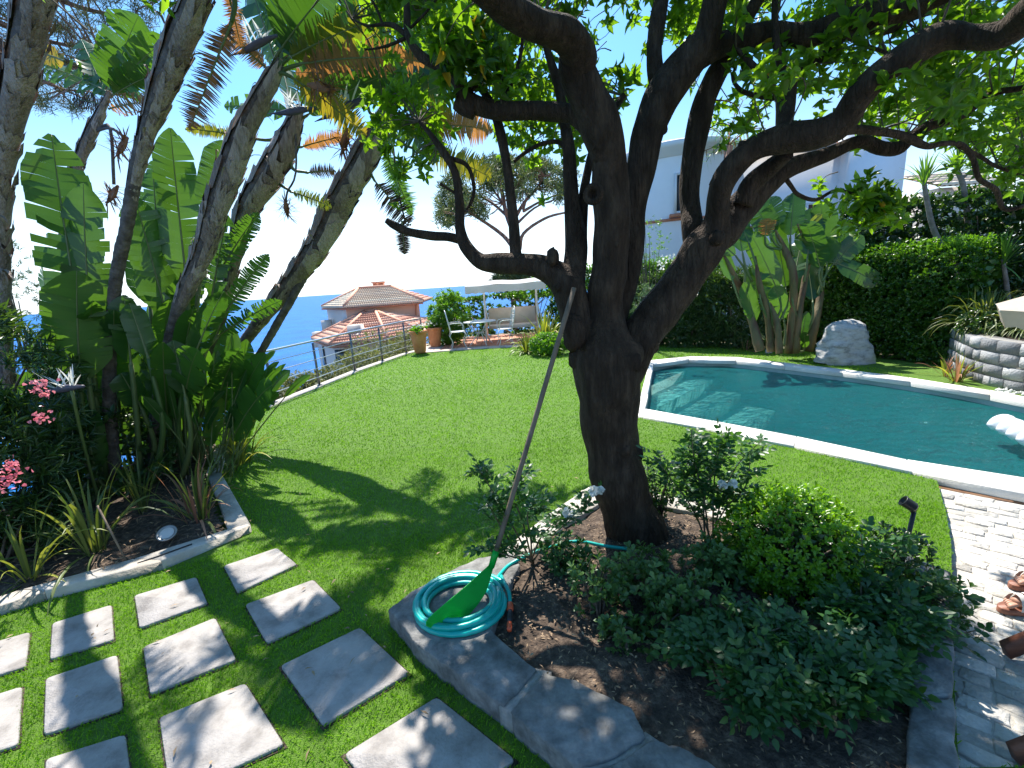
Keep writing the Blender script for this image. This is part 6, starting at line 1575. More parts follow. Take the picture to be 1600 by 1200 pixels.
def rock(label, px, py_, h, w_, dpt, name='boulder', cat='boulder', mat=None, n=26, m=20, seed=0, group=None, top=.62):
    p = G(px, py_); mb = MB(); a = np.linspace(0, 2 * PI, n, endpoint=False); V = []
    for t in np.linspace(1, 0, m):
        if t < .7: zz = t / .7 * .92; k = 1 - (1 - top) * (t / .7) ** 1.3
        else: zz = .92 + .08 * math.sin((t - .7) / .3 * PI / 2); k = top * max(.002, 1 - ((t - .7) / .3)) ** .8
        for q in a:
            sx = np.sign(math.cos(q)) * abs(math.cos(q)) ** .7; sy_ = np.sign(math.sin(q)) * abs(math.sin(q)) ** .7
            V.append([sx * w_ / 2 * k, sy_ * dpt / 2 * k, zz * h])
    V = np.array(V); V[:, 2] += .10 * h * V[:, 0] / w_ * -1
    rs = np.random.default_rng(seed + 5); U = unit(V / [w_, dpt, h]); NN = unit(rs.normal(0, 1, (34, 3)) * [1, 1, .8]); dd_ = rs.uniform(.80, 1.0, 34)
    fac = np.min(np.where(U @ NN.T > .2, dd_ / np.maximum(U @ NN.T, .2), 9), 1); fac = np.clip(fac, .7, 1.04)
    V = V * fac[:, None]
    big = vnoise(V, 9.0 / w_, seed) * .03 - np.abs(vnoise(V * [1, 1, 2.2], 7.0 / w_, seed + 9)) * .07 + vnoise(V, 22 / w_, seed + 4) * .02 + vnoise(V, 48 / w_, seed + 6) * .008
    V = V * (1 + big[:, None] * [1, 1, .6]); V[:, 2] = np.where(V[:, 2] < .03, -.03, V[:, 2])
    idx = np.arange(n * m).reshape(m, n); F = np.stack([idx[:-1], idx[1:], np.roll(idx[1:], -1, 1), np.roll(idx[:-1], -1, 1)], -1).reshape(-1, 4)
    mb.add(V + [p[0], p[1] + dpt * .4, 0], F); o = mb.build(name, mat, origin=(p[0], p[1] + dpt * .4, 0)); return tag(o, label, cat, group)
MAT['rock'] = M('pale_limestone', (0.24, 0.235, 0.22), (0.52, 0.51, 0.49), (0.44, 0.43, 0.41), scale=6, rough=.85, bump=1.0, bscale=9, stretch=(1, 1, 2.2), detail=12)
rock('big pale grey limestone boulder standing on the grass behind the pool', 1333, 570, .80, 1.08, .62, mat=MAT['rock'], n=44, m=30, seed=4)
rock('small pinkish stone at the foot of the banana clump', 1203, 552, .10, .16, .12, name='stone', cat='stone', mat=MAT['rock'], n=10, m=6)
# rough stone retaining wall, with soil and plants on top
MAT['wall_stone'] = M('grey_wall_stone', (0.17, 0.175, 0.185), (0.38, 0.385, 0.39), (0.27, 0.275, 0.285), scale=6, rough=.85, bump=.8, bscale=40, rnd=.6, detail=9)
sw_ = thing('stone_wall', 'low curved retaining wall of grey rough stones at the right edge', 'wall')
wl_pts = [tuple(G(1497, 584)[:2] + np.array([.5, .75])), tuple(G(1512, 592)[:2]), tuple(G(1600, 616)[:2] + np.array([.05, .1])), tuple(G(1600, 616)[:2] + np.array([.35, -1.2])), tuple(G(1600, 616)[:2] + np.array([.5, -2.4]))]
wc = catmull(np.array([[p[0], p[1], 0] for p in wl_pts]), 10)[:, :2]; ws = np.r_[0, np.cumsum(np.linalg.norm(np.diff(wc, axis=0), axis=1))]
def wpt(s, off=0.0):
    x = np.interp(s, ws, wc[:, 0]); y = np.interp(s, ws, wc[:, 1]); e = .02
    d = unit(np.array([np.interp(s + e, ws, wc[:, 0]) - np.interp(s - e, ws, wc[:, 0]), np.interp(s + e, ws, wc[:, 1]) - np.interp(s - e, ws, wc[:, 1])]))
    n_ = np.array([-d[1], d[0]]);
    return np.array([x, y]) + n_ * off, d, n_
WH = .66
core = MB(); ss = np.linspace(0, ws[-1], 40); A = [wpt(s, .016)[0] for s in ss]; B_ = [wpt(s, .28)[0] for s in ss]
core.prism([tuple(q) for q in A] + [tuple(q) for q in B_[::-1]], -.05, WH - .01); core.build('mortar_core', MAT['mortar'], sw_)
z = -.02; rowi = 0
while z < WH - .05:
    hh = min(RG.uniform(.15, .19), WH - z); s = RG.uniform(0, .1)
    if WH - z - hh < .06: hh = WH - z
    while s < ws[-1] - .03:
        L_ = min(RG.uniform(.18, .34), ws[-1] - s); g = .008
        p0, d0, n0 = wpt(s + g); p1, d1, n1 = wpt(s + L_ - g); pm, dm, nm_ = wpt(s + L_ / 2)
        out = RG.uniform(.0, .014); mb = MB(); V = []
        for (q, nn_) in ((p0, n0), (pm, nm_), (p1, n1)):
            for zz, o_ in ((z + g, .02), (z + g * 1.3, -out), (z + hh / 2, -out - .002), (z + hh - g * 1.3, -out), (z + hh - g, .02)):
                j = RG.normal(0, .003, 3); V.append([q[0] + nn_[0] * o_ + j[0], q[1] + nn_[1] * o_ + j[1], zz + j[2]])
            V.append([q[0] + nn_[0] * .08, q[1] + nn_[1] * .08, z + hh - g]); V.append([q[0] + nn_[0] * .08, q[1] + nn_[1] * .08, z + g])
        F = []
        for k in range(2):
            for i in range(7): F.append((k * 7 + i, (k + 1) * 7 + i, (k + 1) * 7 + (i + 1) % 7, k * 7 + (i + 1) % 7))
        F += [tuple(range(7)), tuple(range(20, 13, -1))]
        mb.add(V, F, RG.random()); mb.build('stone', MAT['wall_stone'], sw_); s += L_
    z += hh
rebase(sw_, (wl_pts[1][0], wl_pts[1][1], 0))
# earth bank held by the wall
bank = [tuple(wpt(s, .26)[0]) for s in np.linspace(0, ws[-1], 20)] + [(10.5, 3.2), (10.5, 9.5), (8.0, 8.4)]
mb = MB(); mb.prism(bank, -.05, WH - .03); tag(mb.build('earth_bank', MAT['soil']), kind='structure')
mb = MB()
for i in range(90):
    q = G(RG.uniform(1560, 1625), RG.uniform(606, 618)); mb.sphere((q[0] + RG.normal(0, .03), q[1], .012), RG.uniform(.012, .028), 6, 4, noise=.2)
tag(mb.build('pebbles', MAT['petal_w']), kind='stuff')
flax('sunlit yellow green flax with one reddish fan beside the pool coping', G(1494, 596), 30, .46, .028, ['flax_yellow', 'phormium', 'flax_yellow', 'flax_red'], .45, .9, 'flax plants by the pool')
flax('reddish small flax with one long pale blade touching the yellow green one', G(1476, 588), 12, .42, .026, ['flax_red', 'flax_red', 'phormium'], .55, 1.0, 'flax plants by the pool')
MAT['yucca_leaf'] = leafmat('yucca_leaf', (0.06, 0.15, 0.025), (0.15, 0.30, 0.055), trans=.3, tcol=(2.2, 2.1, .6), rough=.35)
MAT['grey_stem'] = M('grey_stem', (0.14, .12, .10), (.27, .24, .21), scale=10, rough=.9, bump=.5)
flax('big mound of arching grassy straps spilling over the stone wall', PY(1540, 505, 7.2), 290, .62, .024, ['phormium'], 1.1, 1.8, cat='plant', name='grassy_plant', single=True, seg=5)
flax('second mound of hanging straps at the right edge under the parasol', PY(1598, 515, 6.6) + [.1, 0, 0], 240, .60, .022, ['phormium'], 1.1, 1.8, cat='plant', name='grassy_plant', single=True, seg=5)
bush('low dark shrub along the top of the stone wall under the grassy mounds', (PY(1570, 530, 7.0)[0], 7.0, WH + .12), (.7, .45, .28), 700, 6, .07, .03, MAT['dark_leaf'], LT_LANCE, seed=63, root=(PY(1570, 530, 7.0)[0], 7.0, WH))
bush('dark leafy shrub behind the grassy mound under the yuccas', PY(1560, 465, 8.1), (.8, .5, .55), 500, 6, .07, .035, MAT['dark_leaf'], LT_OVAL, seed=61, root=(PY(1560, 465, 8.1)[0], 8.1, WH))
bush('dark tall shrubbery filling the right edge behind the yuccas', PY(1590, 400, 9.8), (2.4, .8, 1.7), 4200, 6, .085, .04, MAT['dark_leaf'], LT_OVAL, seed=62, root=(PY(1590, 400, 9.8)[0], 9.8, .3))
hedge_run('tall dark hedge closing the garden at the right edge behind the yuccas', (6.9, 9.6), (12.0, 5.5), 2.9, .8, 3200, 47, mat='dark_leaf', Lf=.09, Wf=.045, thr=-.8)
def yucca(label, stem, heads, Y, w_=.05, n=58, L_=.42):
    r = thing('yucca', label, 'plant', 'yuccas on the bank at the right'); P = catmull([PY(x, y, Y) for x, y in stem], 6)
    mb = MB(); mb.tube(P, np.linspace(w_, w_ * .6, len(P)), n=8, noise=.1, ns=12); mb.build('stem', MAT['grey_stem'], r, smooth=True)
    for hx, hy in heads:
        c = PY(hx, hy, Y); j = np.argmin(((P - c) ** 2).sum(1)); ax = unit(c - P[max(0, j - 4)] + [0, 0, .2])
        if np.linalg.norm(P[j] - c) > .06: b = MB(); b.tube([P[max(0, j - 1)], c], w_ * .5, n=6); b.build('side_stem', MAT['grey_stem'], r)
        for i in range(n):
            e = abs(RG.normal(.25, .62)) if i > n * .12 else RG.uniform(.0, .3); e = min(e, 2.4); a = RG.uniform(0, 2 * PI); q = MB()
            d = np.array([math.cos(a) * math.sin(e), math.sin(a) * math.sin(e), math.cos(e)])
            strap(q, c - ax * RG.uniform(0, .14), d, L_ * RG.uniform(.75, 1.1), .030, droop=.35, seg=4, rnd=RG.random(), fold=.5); q.build('leaf', MAT['yucca_leaf'], r)
    rebase(r, P[0])
yucca('tall thin stemmed yucca against the white wall, leaning left', [(1518, 470), (1492, 432), (1470, 385), (1455, 345), (1446, 300), (1444, 285)], [(1444, 282)], 8.4, .055, L_=.5)
yucca('tall yucca with two close stems and crown lost in the orange tree leaves', [(1527, 460), (1520, 400), (1512, 340), (1505, 290), (1495, 265)], [(1495, 262), (1528, 258)], 8.6, .06, L_=.5)
yucca('short yucca with bright fan shaped head just above the hedge end', [(1500, 470), (1496, 440), (1494, 405)], [(1492, 398)], 7.9, .045, L_=.42)
yucca('yucca with pointed bright head in front of the dark shrubbery', [(1575, 475), (1572, 440), (1568, 412)], [(1567, 405)], 7.7, .045, L_=.48)
yucca('yucca half hidden behind its bright neighbour at the right edge', [(1560, 430), (1552, 390), (1545, 350)], [(1545, 345), (1590, 350)], 8.8, .05, L_=.5)
flax('fan of dry pale palm like straps below the yucca stems', PY(1500, 462, 8.0) , 46, .42, .016, ['phormium', 'flax_yellow'], 1.2, 1.6, name='fan_palm', cat='plant', seg=4)
pa = thing('palm_tree', 'small palm crown showing above the white house roof', 'tree')
c = PY(1138, 228, 15.5)
for i in range(16):
    a = RG.uniform(0, 2 * PI); e = RG.uniform(.3, 1.5); d = np.array([math.cos(a) * math.sin(e), .3 * math.sin(a), math.cos(e)])
    P = [c]; cur = d
    for k in range(6): cur = unit(cur + [0, 0, -.18]); P.append(P[-1] + cur * .22)
    mb = MB(); mb.tube(P, .012, n=4)
    for k in range(1, 7):
        for s in (-1, 1): strap(mb, P[k], unit(cur * .6 + np.cross(cur, [0, 1, .2]) * s), .3, .03, seg=2, rnd=RG.random())
    mb.build('frond', MAT['yucca_leaf'] if i % 3 else MAT['nic_dead'], pa)
mb = MB(); mb.tube([c * [1, 1, 0] - [0, 0, 1], c], .13, n=8); mb.build('trunk', MAT['pine_bark'], pa); rebase(pa, c * [1, 1, 0] - [0, 0, 1])

# parasol edge, pool float
par = thing('parasol', 'beige parasol with drooping flap poking in at the right edge', 'parasol')
MAT['beige_cloth'] = M('beige_canvas', (0.50, .43, .34), (.56, .49, .40), scale=4, rough=.9, trans=.3, tcol=(1.1, 1, .9))
pc = PY(1820, 430, 4.6); rimz = PY(1582, 488, 4.6)[2] - .03; R_p = 1.22
mb = MB(); apex = np.array([pc[0], 4.6, rimz + .5]); n = 8; V = [apex]
for i in range(n): a = i * PI / 4 + .39; V.append([pc[0] + R_p * math.cos(a), 4.6 + R_p * math.sin(a), rimz])
mb.add(V, [(0, 1 + i, 1 + (i + 1) % n) for i in range(n)]); mb.build('canopy', MAT['beige_cloth'], par)
mb = MB()
for i in range(n):
    a = np.array(V[1 + i]); b = np.array(V[1 + (i + 1) % n]); t = np.linspace(0, 1, 9)[:, None]; top = a + (b - a) * t; k = np.array([pc[0], 4.6, rimz]); lo = top + (k - top) * .06 - [0, 0, .20]
    lo[:, 2] += .02 * np.sin(np.arange(9) * 2.1); mb.add(np.vstack([top, lo]), [(j, j + 1, 9 + j + 1, 9 + j) for j in range(8)])
mb.build('valance', MAT['beige_cloth'], par)
mb = MB(); mb.tube([(pc[0], 4.6, TZ), tuple(apex)], .022, n=10); mb.build('pole', MAT['white_metal'], par)
for i in range(n): mb = MB(); mb.tube([apex - [0, 0, .03], np.array(V[1 + i]) + [0, 0, -.01]], .008, n=5); mb.build('rib', MAT['white_metal'], par)
rebase(par, (pc[0], 4.6, TZ))
MAT['float'] = M('white_vinyl', (0.78, .79, .82), rough=.3, spec=.6)
fl = thing('pool_float', 'white inflatable lounger with curled headrest floating at the right edge', 'pool float')
fp = G(1572, 702, WATER_Z + .02)
def fpt(u, v, z): return fp + np.array([u * .9, -u * .35, 0]) + np.array([v * .35, v * .9, 0]) * 1 + [0, 0, z]
for k in range(4):
    v0 = (k - 1.5) * .16
    P = catmull([fpt(0.0, v0, .13), fpt(0.03, v0, .21), fpt(.10, v0, .225), fpt(.2, v0, .12), fpt(.34, v0, .03), fpt(.55, v0, .02), fpt(.85, v0, .03)], 5)
    mb = MB(); mb.tube(P, np.r_[.03, .055, np.full(len(P) - 4, .078), .055, .03], n=10); mb.build('tube', MAT['float'], fl, smooth=True)
rebase(fl, fp)
# skimmer window tile marks on the far pool wall
# ------------------------------------------------------------------ plants of the tree bed
MAT['ball_leaf'] = leafmat('clipped_shrub_leaf', (0.06, 0.16, 0.012), (0.19, 0.37, 0.022), trans=.4, tcol=(2.2, 2.1, .5), rough=.33, spec=.6)
MAT['pitto_leaf'] = leafmat('round_leaf', (0.035, 0.09, 0.022), (0.11, 0.21, 0.05), trans=.25, tcol=(2.0, 2.0, .7), rough=.4)
MAT['rose_leaf'] = leafmat('rose_leaf', (0.018, 0.075, 0.022), (0.06, 0.15, 0.04), trans=.35, tcol=(2.4, 2.3, .6), rough=.38)
MAT['cane'] = M('rose_cane', (0.07, 0.07, 0.03), (0.18, 0.13, 0.08), scale=12, rough=.8)
bush('large clipped ball shaped shrub right of the tree trunk', PY(1236, 862, 2.42), (.405, .39, .40), 2300, 6, .034, .0155, MAT['ball_leaf'], LT_OBOV, seed=71, thr=-1.2, shell=.8, name='ball_shrub', root=G(1236, 925, .08), stems=40, open_=.85, up=.2)
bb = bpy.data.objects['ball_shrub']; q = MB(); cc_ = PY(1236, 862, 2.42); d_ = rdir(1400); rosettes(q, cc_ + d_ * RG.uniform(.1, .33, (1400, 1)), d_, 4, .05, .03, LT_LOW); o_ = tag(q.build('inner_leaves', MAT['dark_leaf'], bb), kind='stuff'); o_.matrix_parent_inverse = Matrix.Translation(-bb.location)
low = [((1030, 775), 3.05, (.17, .15, .25), 260, .028, 'dark_leaf', 'small dark fine leaved bush touching the right side of the trunk'),
       ((1010, 905), 2.25, (.24, .18, .20), 170, .046, 'pitto_leaf', 'low round leaved shrub directly in front of the trunk base'),
       ((930, 915), 2.15, (.16, .14, .16), 70, .044, 'pitto_leaf', 'small sparse round leaved seedling on bare soil right of the hose'),
       ((1075, 960), 2.05, (.24, .18, .24), 190, .046, 'pitto_leaf', 'round leaved shrub between the trunk and the front white rose'),
       ((985, 1000), 1.95, (.17, .13, .17), 110, .046, 'pitto_leaf', 'round leaved shrub at the front edge of its group above the grey kerb'),
       ((1120, 880), 2.35, (.20, .16, .18), 150, .044, 'pitto_leaf', 'low round leaved shrub against the left side of the ball shrub'),
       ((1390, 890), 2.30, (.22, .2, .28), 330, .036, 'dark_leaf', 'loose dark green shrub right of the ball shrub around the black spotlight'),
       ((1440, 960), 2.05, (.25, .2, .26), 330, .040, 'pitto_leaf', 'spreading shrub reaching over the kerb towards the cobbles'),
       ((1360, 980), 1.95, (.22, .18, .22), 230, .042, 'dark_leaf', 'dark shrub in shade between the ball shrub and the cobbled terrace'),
       ((880, 870), 2.6, (.20, .16, .14), 120, .045, 'rose_leaf', 'low trailing green plant behind the hose at the left of the bed'),
       ((1450, 1080), 1.72, (.16, .14, .2), 90, .045, 'pitto_leaf', 'small round leaved shoots above the right hand kerb near the bottom')]
for i, ((px, py_), Y_, rad_, n, Lf, mt, lab) in enumerate(low):
    c = PY(px, py_, Y_); b_ = np.array([c[0], c[1] + .02, .08])
    bush(lab, c, rad_, n, 6, Lf, Lf * .52, MAT[mt], LT_OBOV, seed=80 + i, group='low shrubs in the tree bed', thr=-.5, shell=.25, up=.9, root=b_, stems=22, open_=.95)

# compound rose leaf meshes shared by all roses
rose_meshes = []; rose_T = []
for k in range(5):
    q = MB(); s_ = RG.uniform(.85, 1.1); st = np.array([[0, 0, 0], [0, .03, .002], [0, .062, -.002], [0, .085, -.01]]) * s_
    pos = [st[1], st[1], st[2], st[2], st[3]]; dd = [(-.9, .5, .05), (.9, .5, .05), (-.8, .65, -.05), (.8, .65, -.05), (0, 1, -.2)]
    put_leaves(q, np.array(pos), np.array(dd, float) + RG.normal(0, .12, (5, 3)), np.array([[0, 0, 1.0]]) + RG.normal(0, .25, (5, 3)), .043 * s_ * np.array([.8, .8, 1, 1, 1.15]), .028 * s_, T_leaf(.15, .12, 'oval'), np.clip(np.full(5, .2 + .15 * k) + RG.normal(0, .06, 5), 0, 1))
    q.tube(st, .0013, n=3); rose_meshes.append(q.mesh('leaf', MAT['rose_leaf'])); rose_T.append((np.vstack(q.v), list(q.f), np.concatenate(q.r)))
def rose(label, base, canes, per, flowers=(), group='white roses in the tree bed', fill=None, nfill=0):
    r = thing('rose_bush', label, 'rose bush', group); base = np.array(base, float)
    cnt = 0; rest = MB(); canes = list(canes)
    for i in range(nfill):
        x0, x1, y0, y1, Y0, Y1 = fill; x = RG.uniform(x0, x1); y = RG.uniform(y0, y1); yy = Y1 - (Y1 - Y0) * (y - y0) / (y1 - y0) + RG.normal(0, .06)
        bp = base; e = PY(x, y, yy); e[2] = max(e[2], .16); m_ = (bp + e) / 2 + [0, 0, .10]
        canes.append([m_, e])
    for cz in canes:
        P = catmull([base + RG.normal(0, .015, 3) * [1, 1, 0]] + [PY(*c) if len(c) == 3 and c[0] > 50 else c for c in cz], 6); L_ = arclen(P)[-1]
        mb = MB(); mb.tube(P, np.linspace(.007, .0025, len(P)), n=5); mb.build('cane', MAT['cane'], r, smooth=True)
        n = int(per * L_); T = unit(np.gradient(P, axis=0))
        for i in range(n):
            t = RG.uniform(.22, 1.0) ** .8; j = min(len(P) - 1, int(t * (len(P) - 1))); p = P[j] + RG.normal(0, .022, 3)
            out = RG.normal(0, 1, 3); out[2] = abs(out[2]) * .35; d = unit(unit(out) + T[j] * .35); nr = unit(np.array([0, 0, 1.0]) + RG.normal(0, .35, 3)); sd_ = unit(np.cross(d, nr)); nr = np.cross(sd_, d)
            mw = Matrix(((sd_[0], d[0], nr[0], p[0]), (sd_[1], d[1], nr[1], p[1]), (sd_[2], d[2], nr[2], p[2]), (0, 0, 0, 1)))
            k_ = RG.integers(5); cnt += 1
            if cnt <= 280: instance(rose_meshes[k_], 'leaf', r, mw)
            else:
                v_, f_, r_ = rose_T[k_]; A = np.array(mw); base_n = rest.n
                rest.v.append(v_ @ A[:3, :3].T + A[:3, 3]); rest.f += [q_ + base_n for q_ in f_]; rest.r.append(r_); rest.n += len(v_)
    if rest.v: tag(rest.build('leaves', MAT['rose_leaf'], r), kind='stuff')
    for (px, py_, Y_, rr) in flowers: blossom(r, PY(px, py_, Y_), rr, MAT['white_flower'], 26)
    rebase(r, base)
rose('slender white rose with arching leafy canes in front of the rake pole', G(832, 880, .08), [[(800, 820, 2.55), (765, 760, 2.5), (742, 724, 2.5)], [(815, 810, 2.6), (800, 770, 2.6), (825, 738, 2.6)], [(800, 850, 2.5), (770, 800, 2.5), (760, 782, 2.45)], [(845, 840, 2.6), (870, 815, 2.6), (888, 805, 2.6)], [(860, 840, 2.65), (905, 800, 2.7), (928, 772, 2.7)], [(830, 850, 2.5), (825, 800, 2.5), (852, 790, 2.5)], [(800, 870, 2.4), (770, 860, 2.4), (748, 852, 2.4)]], 52,
     [(887, 802, 2.56, .035), (928, 768, 2.66, .036), (938, 766, 2.66, .03)])
rose('upright rose with pale canes and a pair of white flowers behind the ball shrub', G(1108, 855, .08), [[(1100, 780, 2.75), (1085, 720, 2.75), (1080, 672, 2.75)], [(1125, 790, 2.75), (1150, 730, 2.75), (1190, 688, 2.75)], [(1115, 770, 2.8), (1120, 720, 2.8), (1130, 680, 2.8)], [(1085, 800, 2.75), (1050, 750, 2.75), (1020, 712, 2.75)], [(1130, 800, 2.7), (1165, 760, 2.7), (1172, 720, 2.7)], [(1100, 790, 2.7), (1110, 745, 2.7), (1140, 706, 2.7)], [(1092, 790, 2.8), (1068, 740, 2.8), (1100, 690, 2.8)]], 66,
     [(1129, 758, 2.62, .034), (1146, 756, 2.62, .03)])
rose('full leafy rose with one large white flower at the front of the bed', G(1290, 1130, .08), [[(1240, 1070, 1.75), (1200, 1020, 1.8), (1180, 1005, 1.85)], [(1300, 1040, 1.8), (1310, 980, 1.85), (1325, 930, 1.9)], [(1340, 1060, 1.7), (1400, 1000, 1.75), (1430, 960, 1.8)], [(1230, 1100, 1.65), (1180, 1070, 1.65), (1140, 1050, 1.7)], [(1260, 1100, 1.6), (1230, 1080, 1.6), (1190, 1090, 1.6)], [(1330, 1120, 1.6), (1370, 1090, 1.6), (1410, 1070, 1.6)], [(1280, 1080, 1.65), (1280, 1030, 1.7), (1260, 1000, 1.75)], [(1220, 1130, 1.55), (1180, 1120, 1.55), (1150, 1110, 1.6)], [(1300, 1130, 1.5), (1340, 1140, 1.5), (1390, 1130, 1.5)], [(1350, 1080, 1.6), (1380, 1040, 1.65), (1340, 1010, 1.7)]], 92,
     [(1182, 1002, 1.80, .04), (1208, 992, 1.84, .022)], fill=(1130, 1440, 1010, 1190, 1.42, 1.85), nfill=15)
rose('leafy rose in deep shade with a fading white flower left of the front one', G(1130, 1075, .08), [[(1120, 1030, 1.85), (1112, 1000, 1.9), (1110, 985, 1.9)], [(1150, 1030, 1.85), (1180, 980, 1.9), (1200, 960, 1.95)], [(1100, 1050, 1.8), (1070, 1030, 1.8), (1050, 1010, 1.85)], [(1160, 1060, 1.75), (1200, 1030, 1.75), (1240, 1010, 1.8)], [(1130, 1040, 1.8), (1150, 990, 1.85), (1150, 960, 1.9)]], 84, [(1112, 992, 1.86, .03)], fill=(1040, 1260, 960, 1100, 1.6, 1.95), nfill=6)
rose('tall thin rose shoots rising right of the ball shrub before the spotlight', G(1345, 1000, .08), [[(1345, 930, 2.0), (1350, 880, 2.1), (1345, 835, 2.15)], [(1370, 940, 2.0), (1395, 880, 2.1), (1400, 840, 2.2)], [(1380, 960, 1.95), (1440, 930, 2.0), (1500, 935, 2.0)], [(1390, 980, 1.9), (1450, 1000, 1.85), (1525, 985, 1.9)], [(1340, 950, 1.95), (1310, 940, 1.9), (1290, 960, 1.9)], [(1370, 990, 1.85), (1400, 1000, 1.85), (1430, 1010, 1.8)]], 60, fill=(1290, 1470, 880, 1040, 1.75, 2.2), nfill=4)
# litter on the soil: dry leaves, needles and clippings
MAT['litter'] = leafmat('dry_leaf', (0.14, 0.085, 0.05), (0.40, 0.28, 0.17), trans=.15, rough=.8)
mb = MB(); n = 5200; x = RG.uniform(-.9, 2.8, n); y = RG.uniform(.9, 3.1, n); ok = inpoly(x, y, BED); x = x[ok]; y = y[ok]; n = len(x)
put_leaves(mb, np.stack([x, y, np.full(n, SOILZ + .02) + RG.random(n) * .008], -1), rdir(n) * [1, 1, .15], rdir(n) * .35 + [0, 0, 1], RG.uniform(.010, .034, n), RG.uniform(.003, .012, n), LT_LOW)
n = 1500; x = RG.uniform(-4.8, -2.2, n); y = RG.uniform(2.2, 5.0, n); ok = inpoly(x, y, PLANTER); x = x[ok]; y = y[ok]; n = len(x)
put_leaves(mb, np.stack([x, y, np.full(n, .075) + RG.random(n) * .01], -1), rdir(n) * [1, 1, .15], rdir(n) * .35 + [0, 0, 1], RG.uniform(.02, .09, n), RG.uniform(.004, .02, n), LT_LOW)
tag(mb.build('leaf_litter', MAT['litter']), kind='stuff')
mb = MB(); n = 170; x = RG.uniform(-4, 2.2, n); y = RG.uniform(1.3, 4.4, n); ok = inpoly(x, y, lawn_poly) & ~inpoly(x, y, BED) & ~inpoly(x, y, PLANTER); x = x[ok]; y = y[ok]; n = len(x)
put_leaves(mb, np.stack([x, y, np.full(n, .032)], -1), rdir(n) * [1, 1, .1], rdir(n) * .3 + [0, 0, 1], RG.uniform(.02, .06, n), RG.uniform(.006, .014, n), LT_LOW); tag(mb.build('fallen_leaves', MAT['litter']), kind='stuff')

# ------------------------------------------------------------------ hose, rake, lights
MAT['hose'] = M('teal_hose', (0.0, 0.36, 0.31), (0.0, 0.44, 0.38), rough=.32, spec=.6)
hose = thing('garden_hose', 'coiled turquoise garden hose with orange connector on the kerb corner stone', 'hose')
hc = G(717, 942, KZ + .02); pts = []; rnd_r = [.285, .27, .25, .275, .235, .215, .20, .262, .225]
for k, r_ in enumerate(rnd_r):
    off = RG.normal(0, .014, 2); z_ = KZ + .016 + [0, 0, 0, .024, .006, 0, 0, .028, .026][k]
    for a in np.linspace(0, 2 * PI, 26, endpoint=False):
        nxt = rnd_r[min(k + 1, len(rnd_r) - 1)]; rr = r_ + (nxt - r_) * max(0, (a / (2 * PI) - .8)) / .2
        pts.append([hc[0] + off[0] + math.cos(a + .5) * rr * 1.02, hc[1] + off[1] + math.sin(a + .5) * rr * .93, z_ + .004 * math.sin(a * 3 + k)])
pts = np.array(pts); ker = np.ones(7) / 7
for c in range(3): pts[3:-3, c] = np.convolve(pts[:, c], ker, 'valid')
mb = MB(); mb.tube(pts, .0155, n=10); mb.build('hose_coil', MAT['hose'], hose, smooth=True)
e0_ = pts[0]
tail = catmull([G(775, 905, KZ + .02), G(793, 885, .12), G(815, 872, .13), G(850, 858, .14), G(900, 846, .14), G(945, 853, .12), G(985, 858, .10)], 6)
mb = MB(); mb.tube(tail, .0115, n=8); mb.build('hose_tail', MAT['hose'], hose, smooth=True)
tail2 = catmull([G(783, 900, KZ + .03), G(795, 925, .14), G(797, 945, .12)], 5); mb = MB(); mb.tube(tail2, .0115, n=8); mb.build('hose_end', MAT['hose'], hose, smooth=True)
c0_, c1_, c2_, c3_ = G(797, 943, .12), G(797, 955, .12), G(796, 972, .12), G(796, 985, .12)
red = M('orange_plastic', (0.62, 0.09, 0.03), rough=.4); blk = M('black_plastic', (0.02, .02, .022), rough=.4)
for a, b, r_, m_, nm in ((c0_, c1_, .019, red, 'collar'), (c1_, c2_, .0165, blk, 'connector_grip'), (c2_, c3_, .014, red, 'connector_tip')):
    mb = MB(); mb.tube([a, a * .8 + b * .2, a * .2 + b * .8, b], [r_ * .85, r_, r_, r_ * .85], n=12); mb.build(nm, m_, hose, smooth=True)
rebase(hose, (hc[0], hc[1], KZ))
MAT['green_plastic'] = M('green_plastic', (0.0, 0.48, 0.05), (0.0, .58, .07), rough=.38, trans=.35, tcol=(1.3, 1.5, 1.2))
MAT['pole_wood'] = M('weathered_pole', (0.11, .08, .055), (.23, .17, .12), scale=14, rough=.8, stretch=(1, 1, .1), bump=.3)
rake = thing('leaf_rake', 'bright green plastic leaf rake with long wooden pole leaning on the tree', 'rake')
T_ = PY(897, 450, 2.84); S_ = PY(773, 868, 2.36)
mb = MB(); mb.tube(np.linspace(S_ - (T_ - S_) * .03, T_, 8), .0155, n=10); mb.build('pole', MAT['pole_wood'], rake, smooth=True)
ax_ = unit(S_ - T_); mb = MB(); mb.tube([S_ - ax_ * .03, S_, S_ + ax_ * .07], [.019, .021, .019], n=12); mb.build('socket', MAT['green_plastic'], rake, smooth=True)
tipc = G(692, 978, KZ + .03); vd_ = unit(tipc - EYE); lat = unit(unit(np.cross(ax_, vd_)) * .72 + vd_ * .6)
rows_ = []
if lat[0] < 0: lat = -lat
nt_ = 24
for i in range(nt_):
    u = (i / (nt_ - 1) - .5) * 2
    e = tipc + lat * u * .105 + np.array([-.02, 0, 0]) * (1 - u * u); m1 = S_ + ax_ * .06 + lat * u * .014; m2 = S_ * .45 + tipc * .55 + lat * u * .078 + np.array([.035, 0, .0])
    rows_.append(catmull([m1, m2, e * .93 + m2 * .07 + [0, 0, .012], e + [-.012, 0, -.025]], 6))
rows_ = np.array(rows_)
for i in range(nt_): mb = MB(); mb.tube(rows_[i], np.linspace(.0042, .0028, rows_.shape[1]), n=5); mb.build('tine', MAT['green_plastic'], rake, smooth=True)
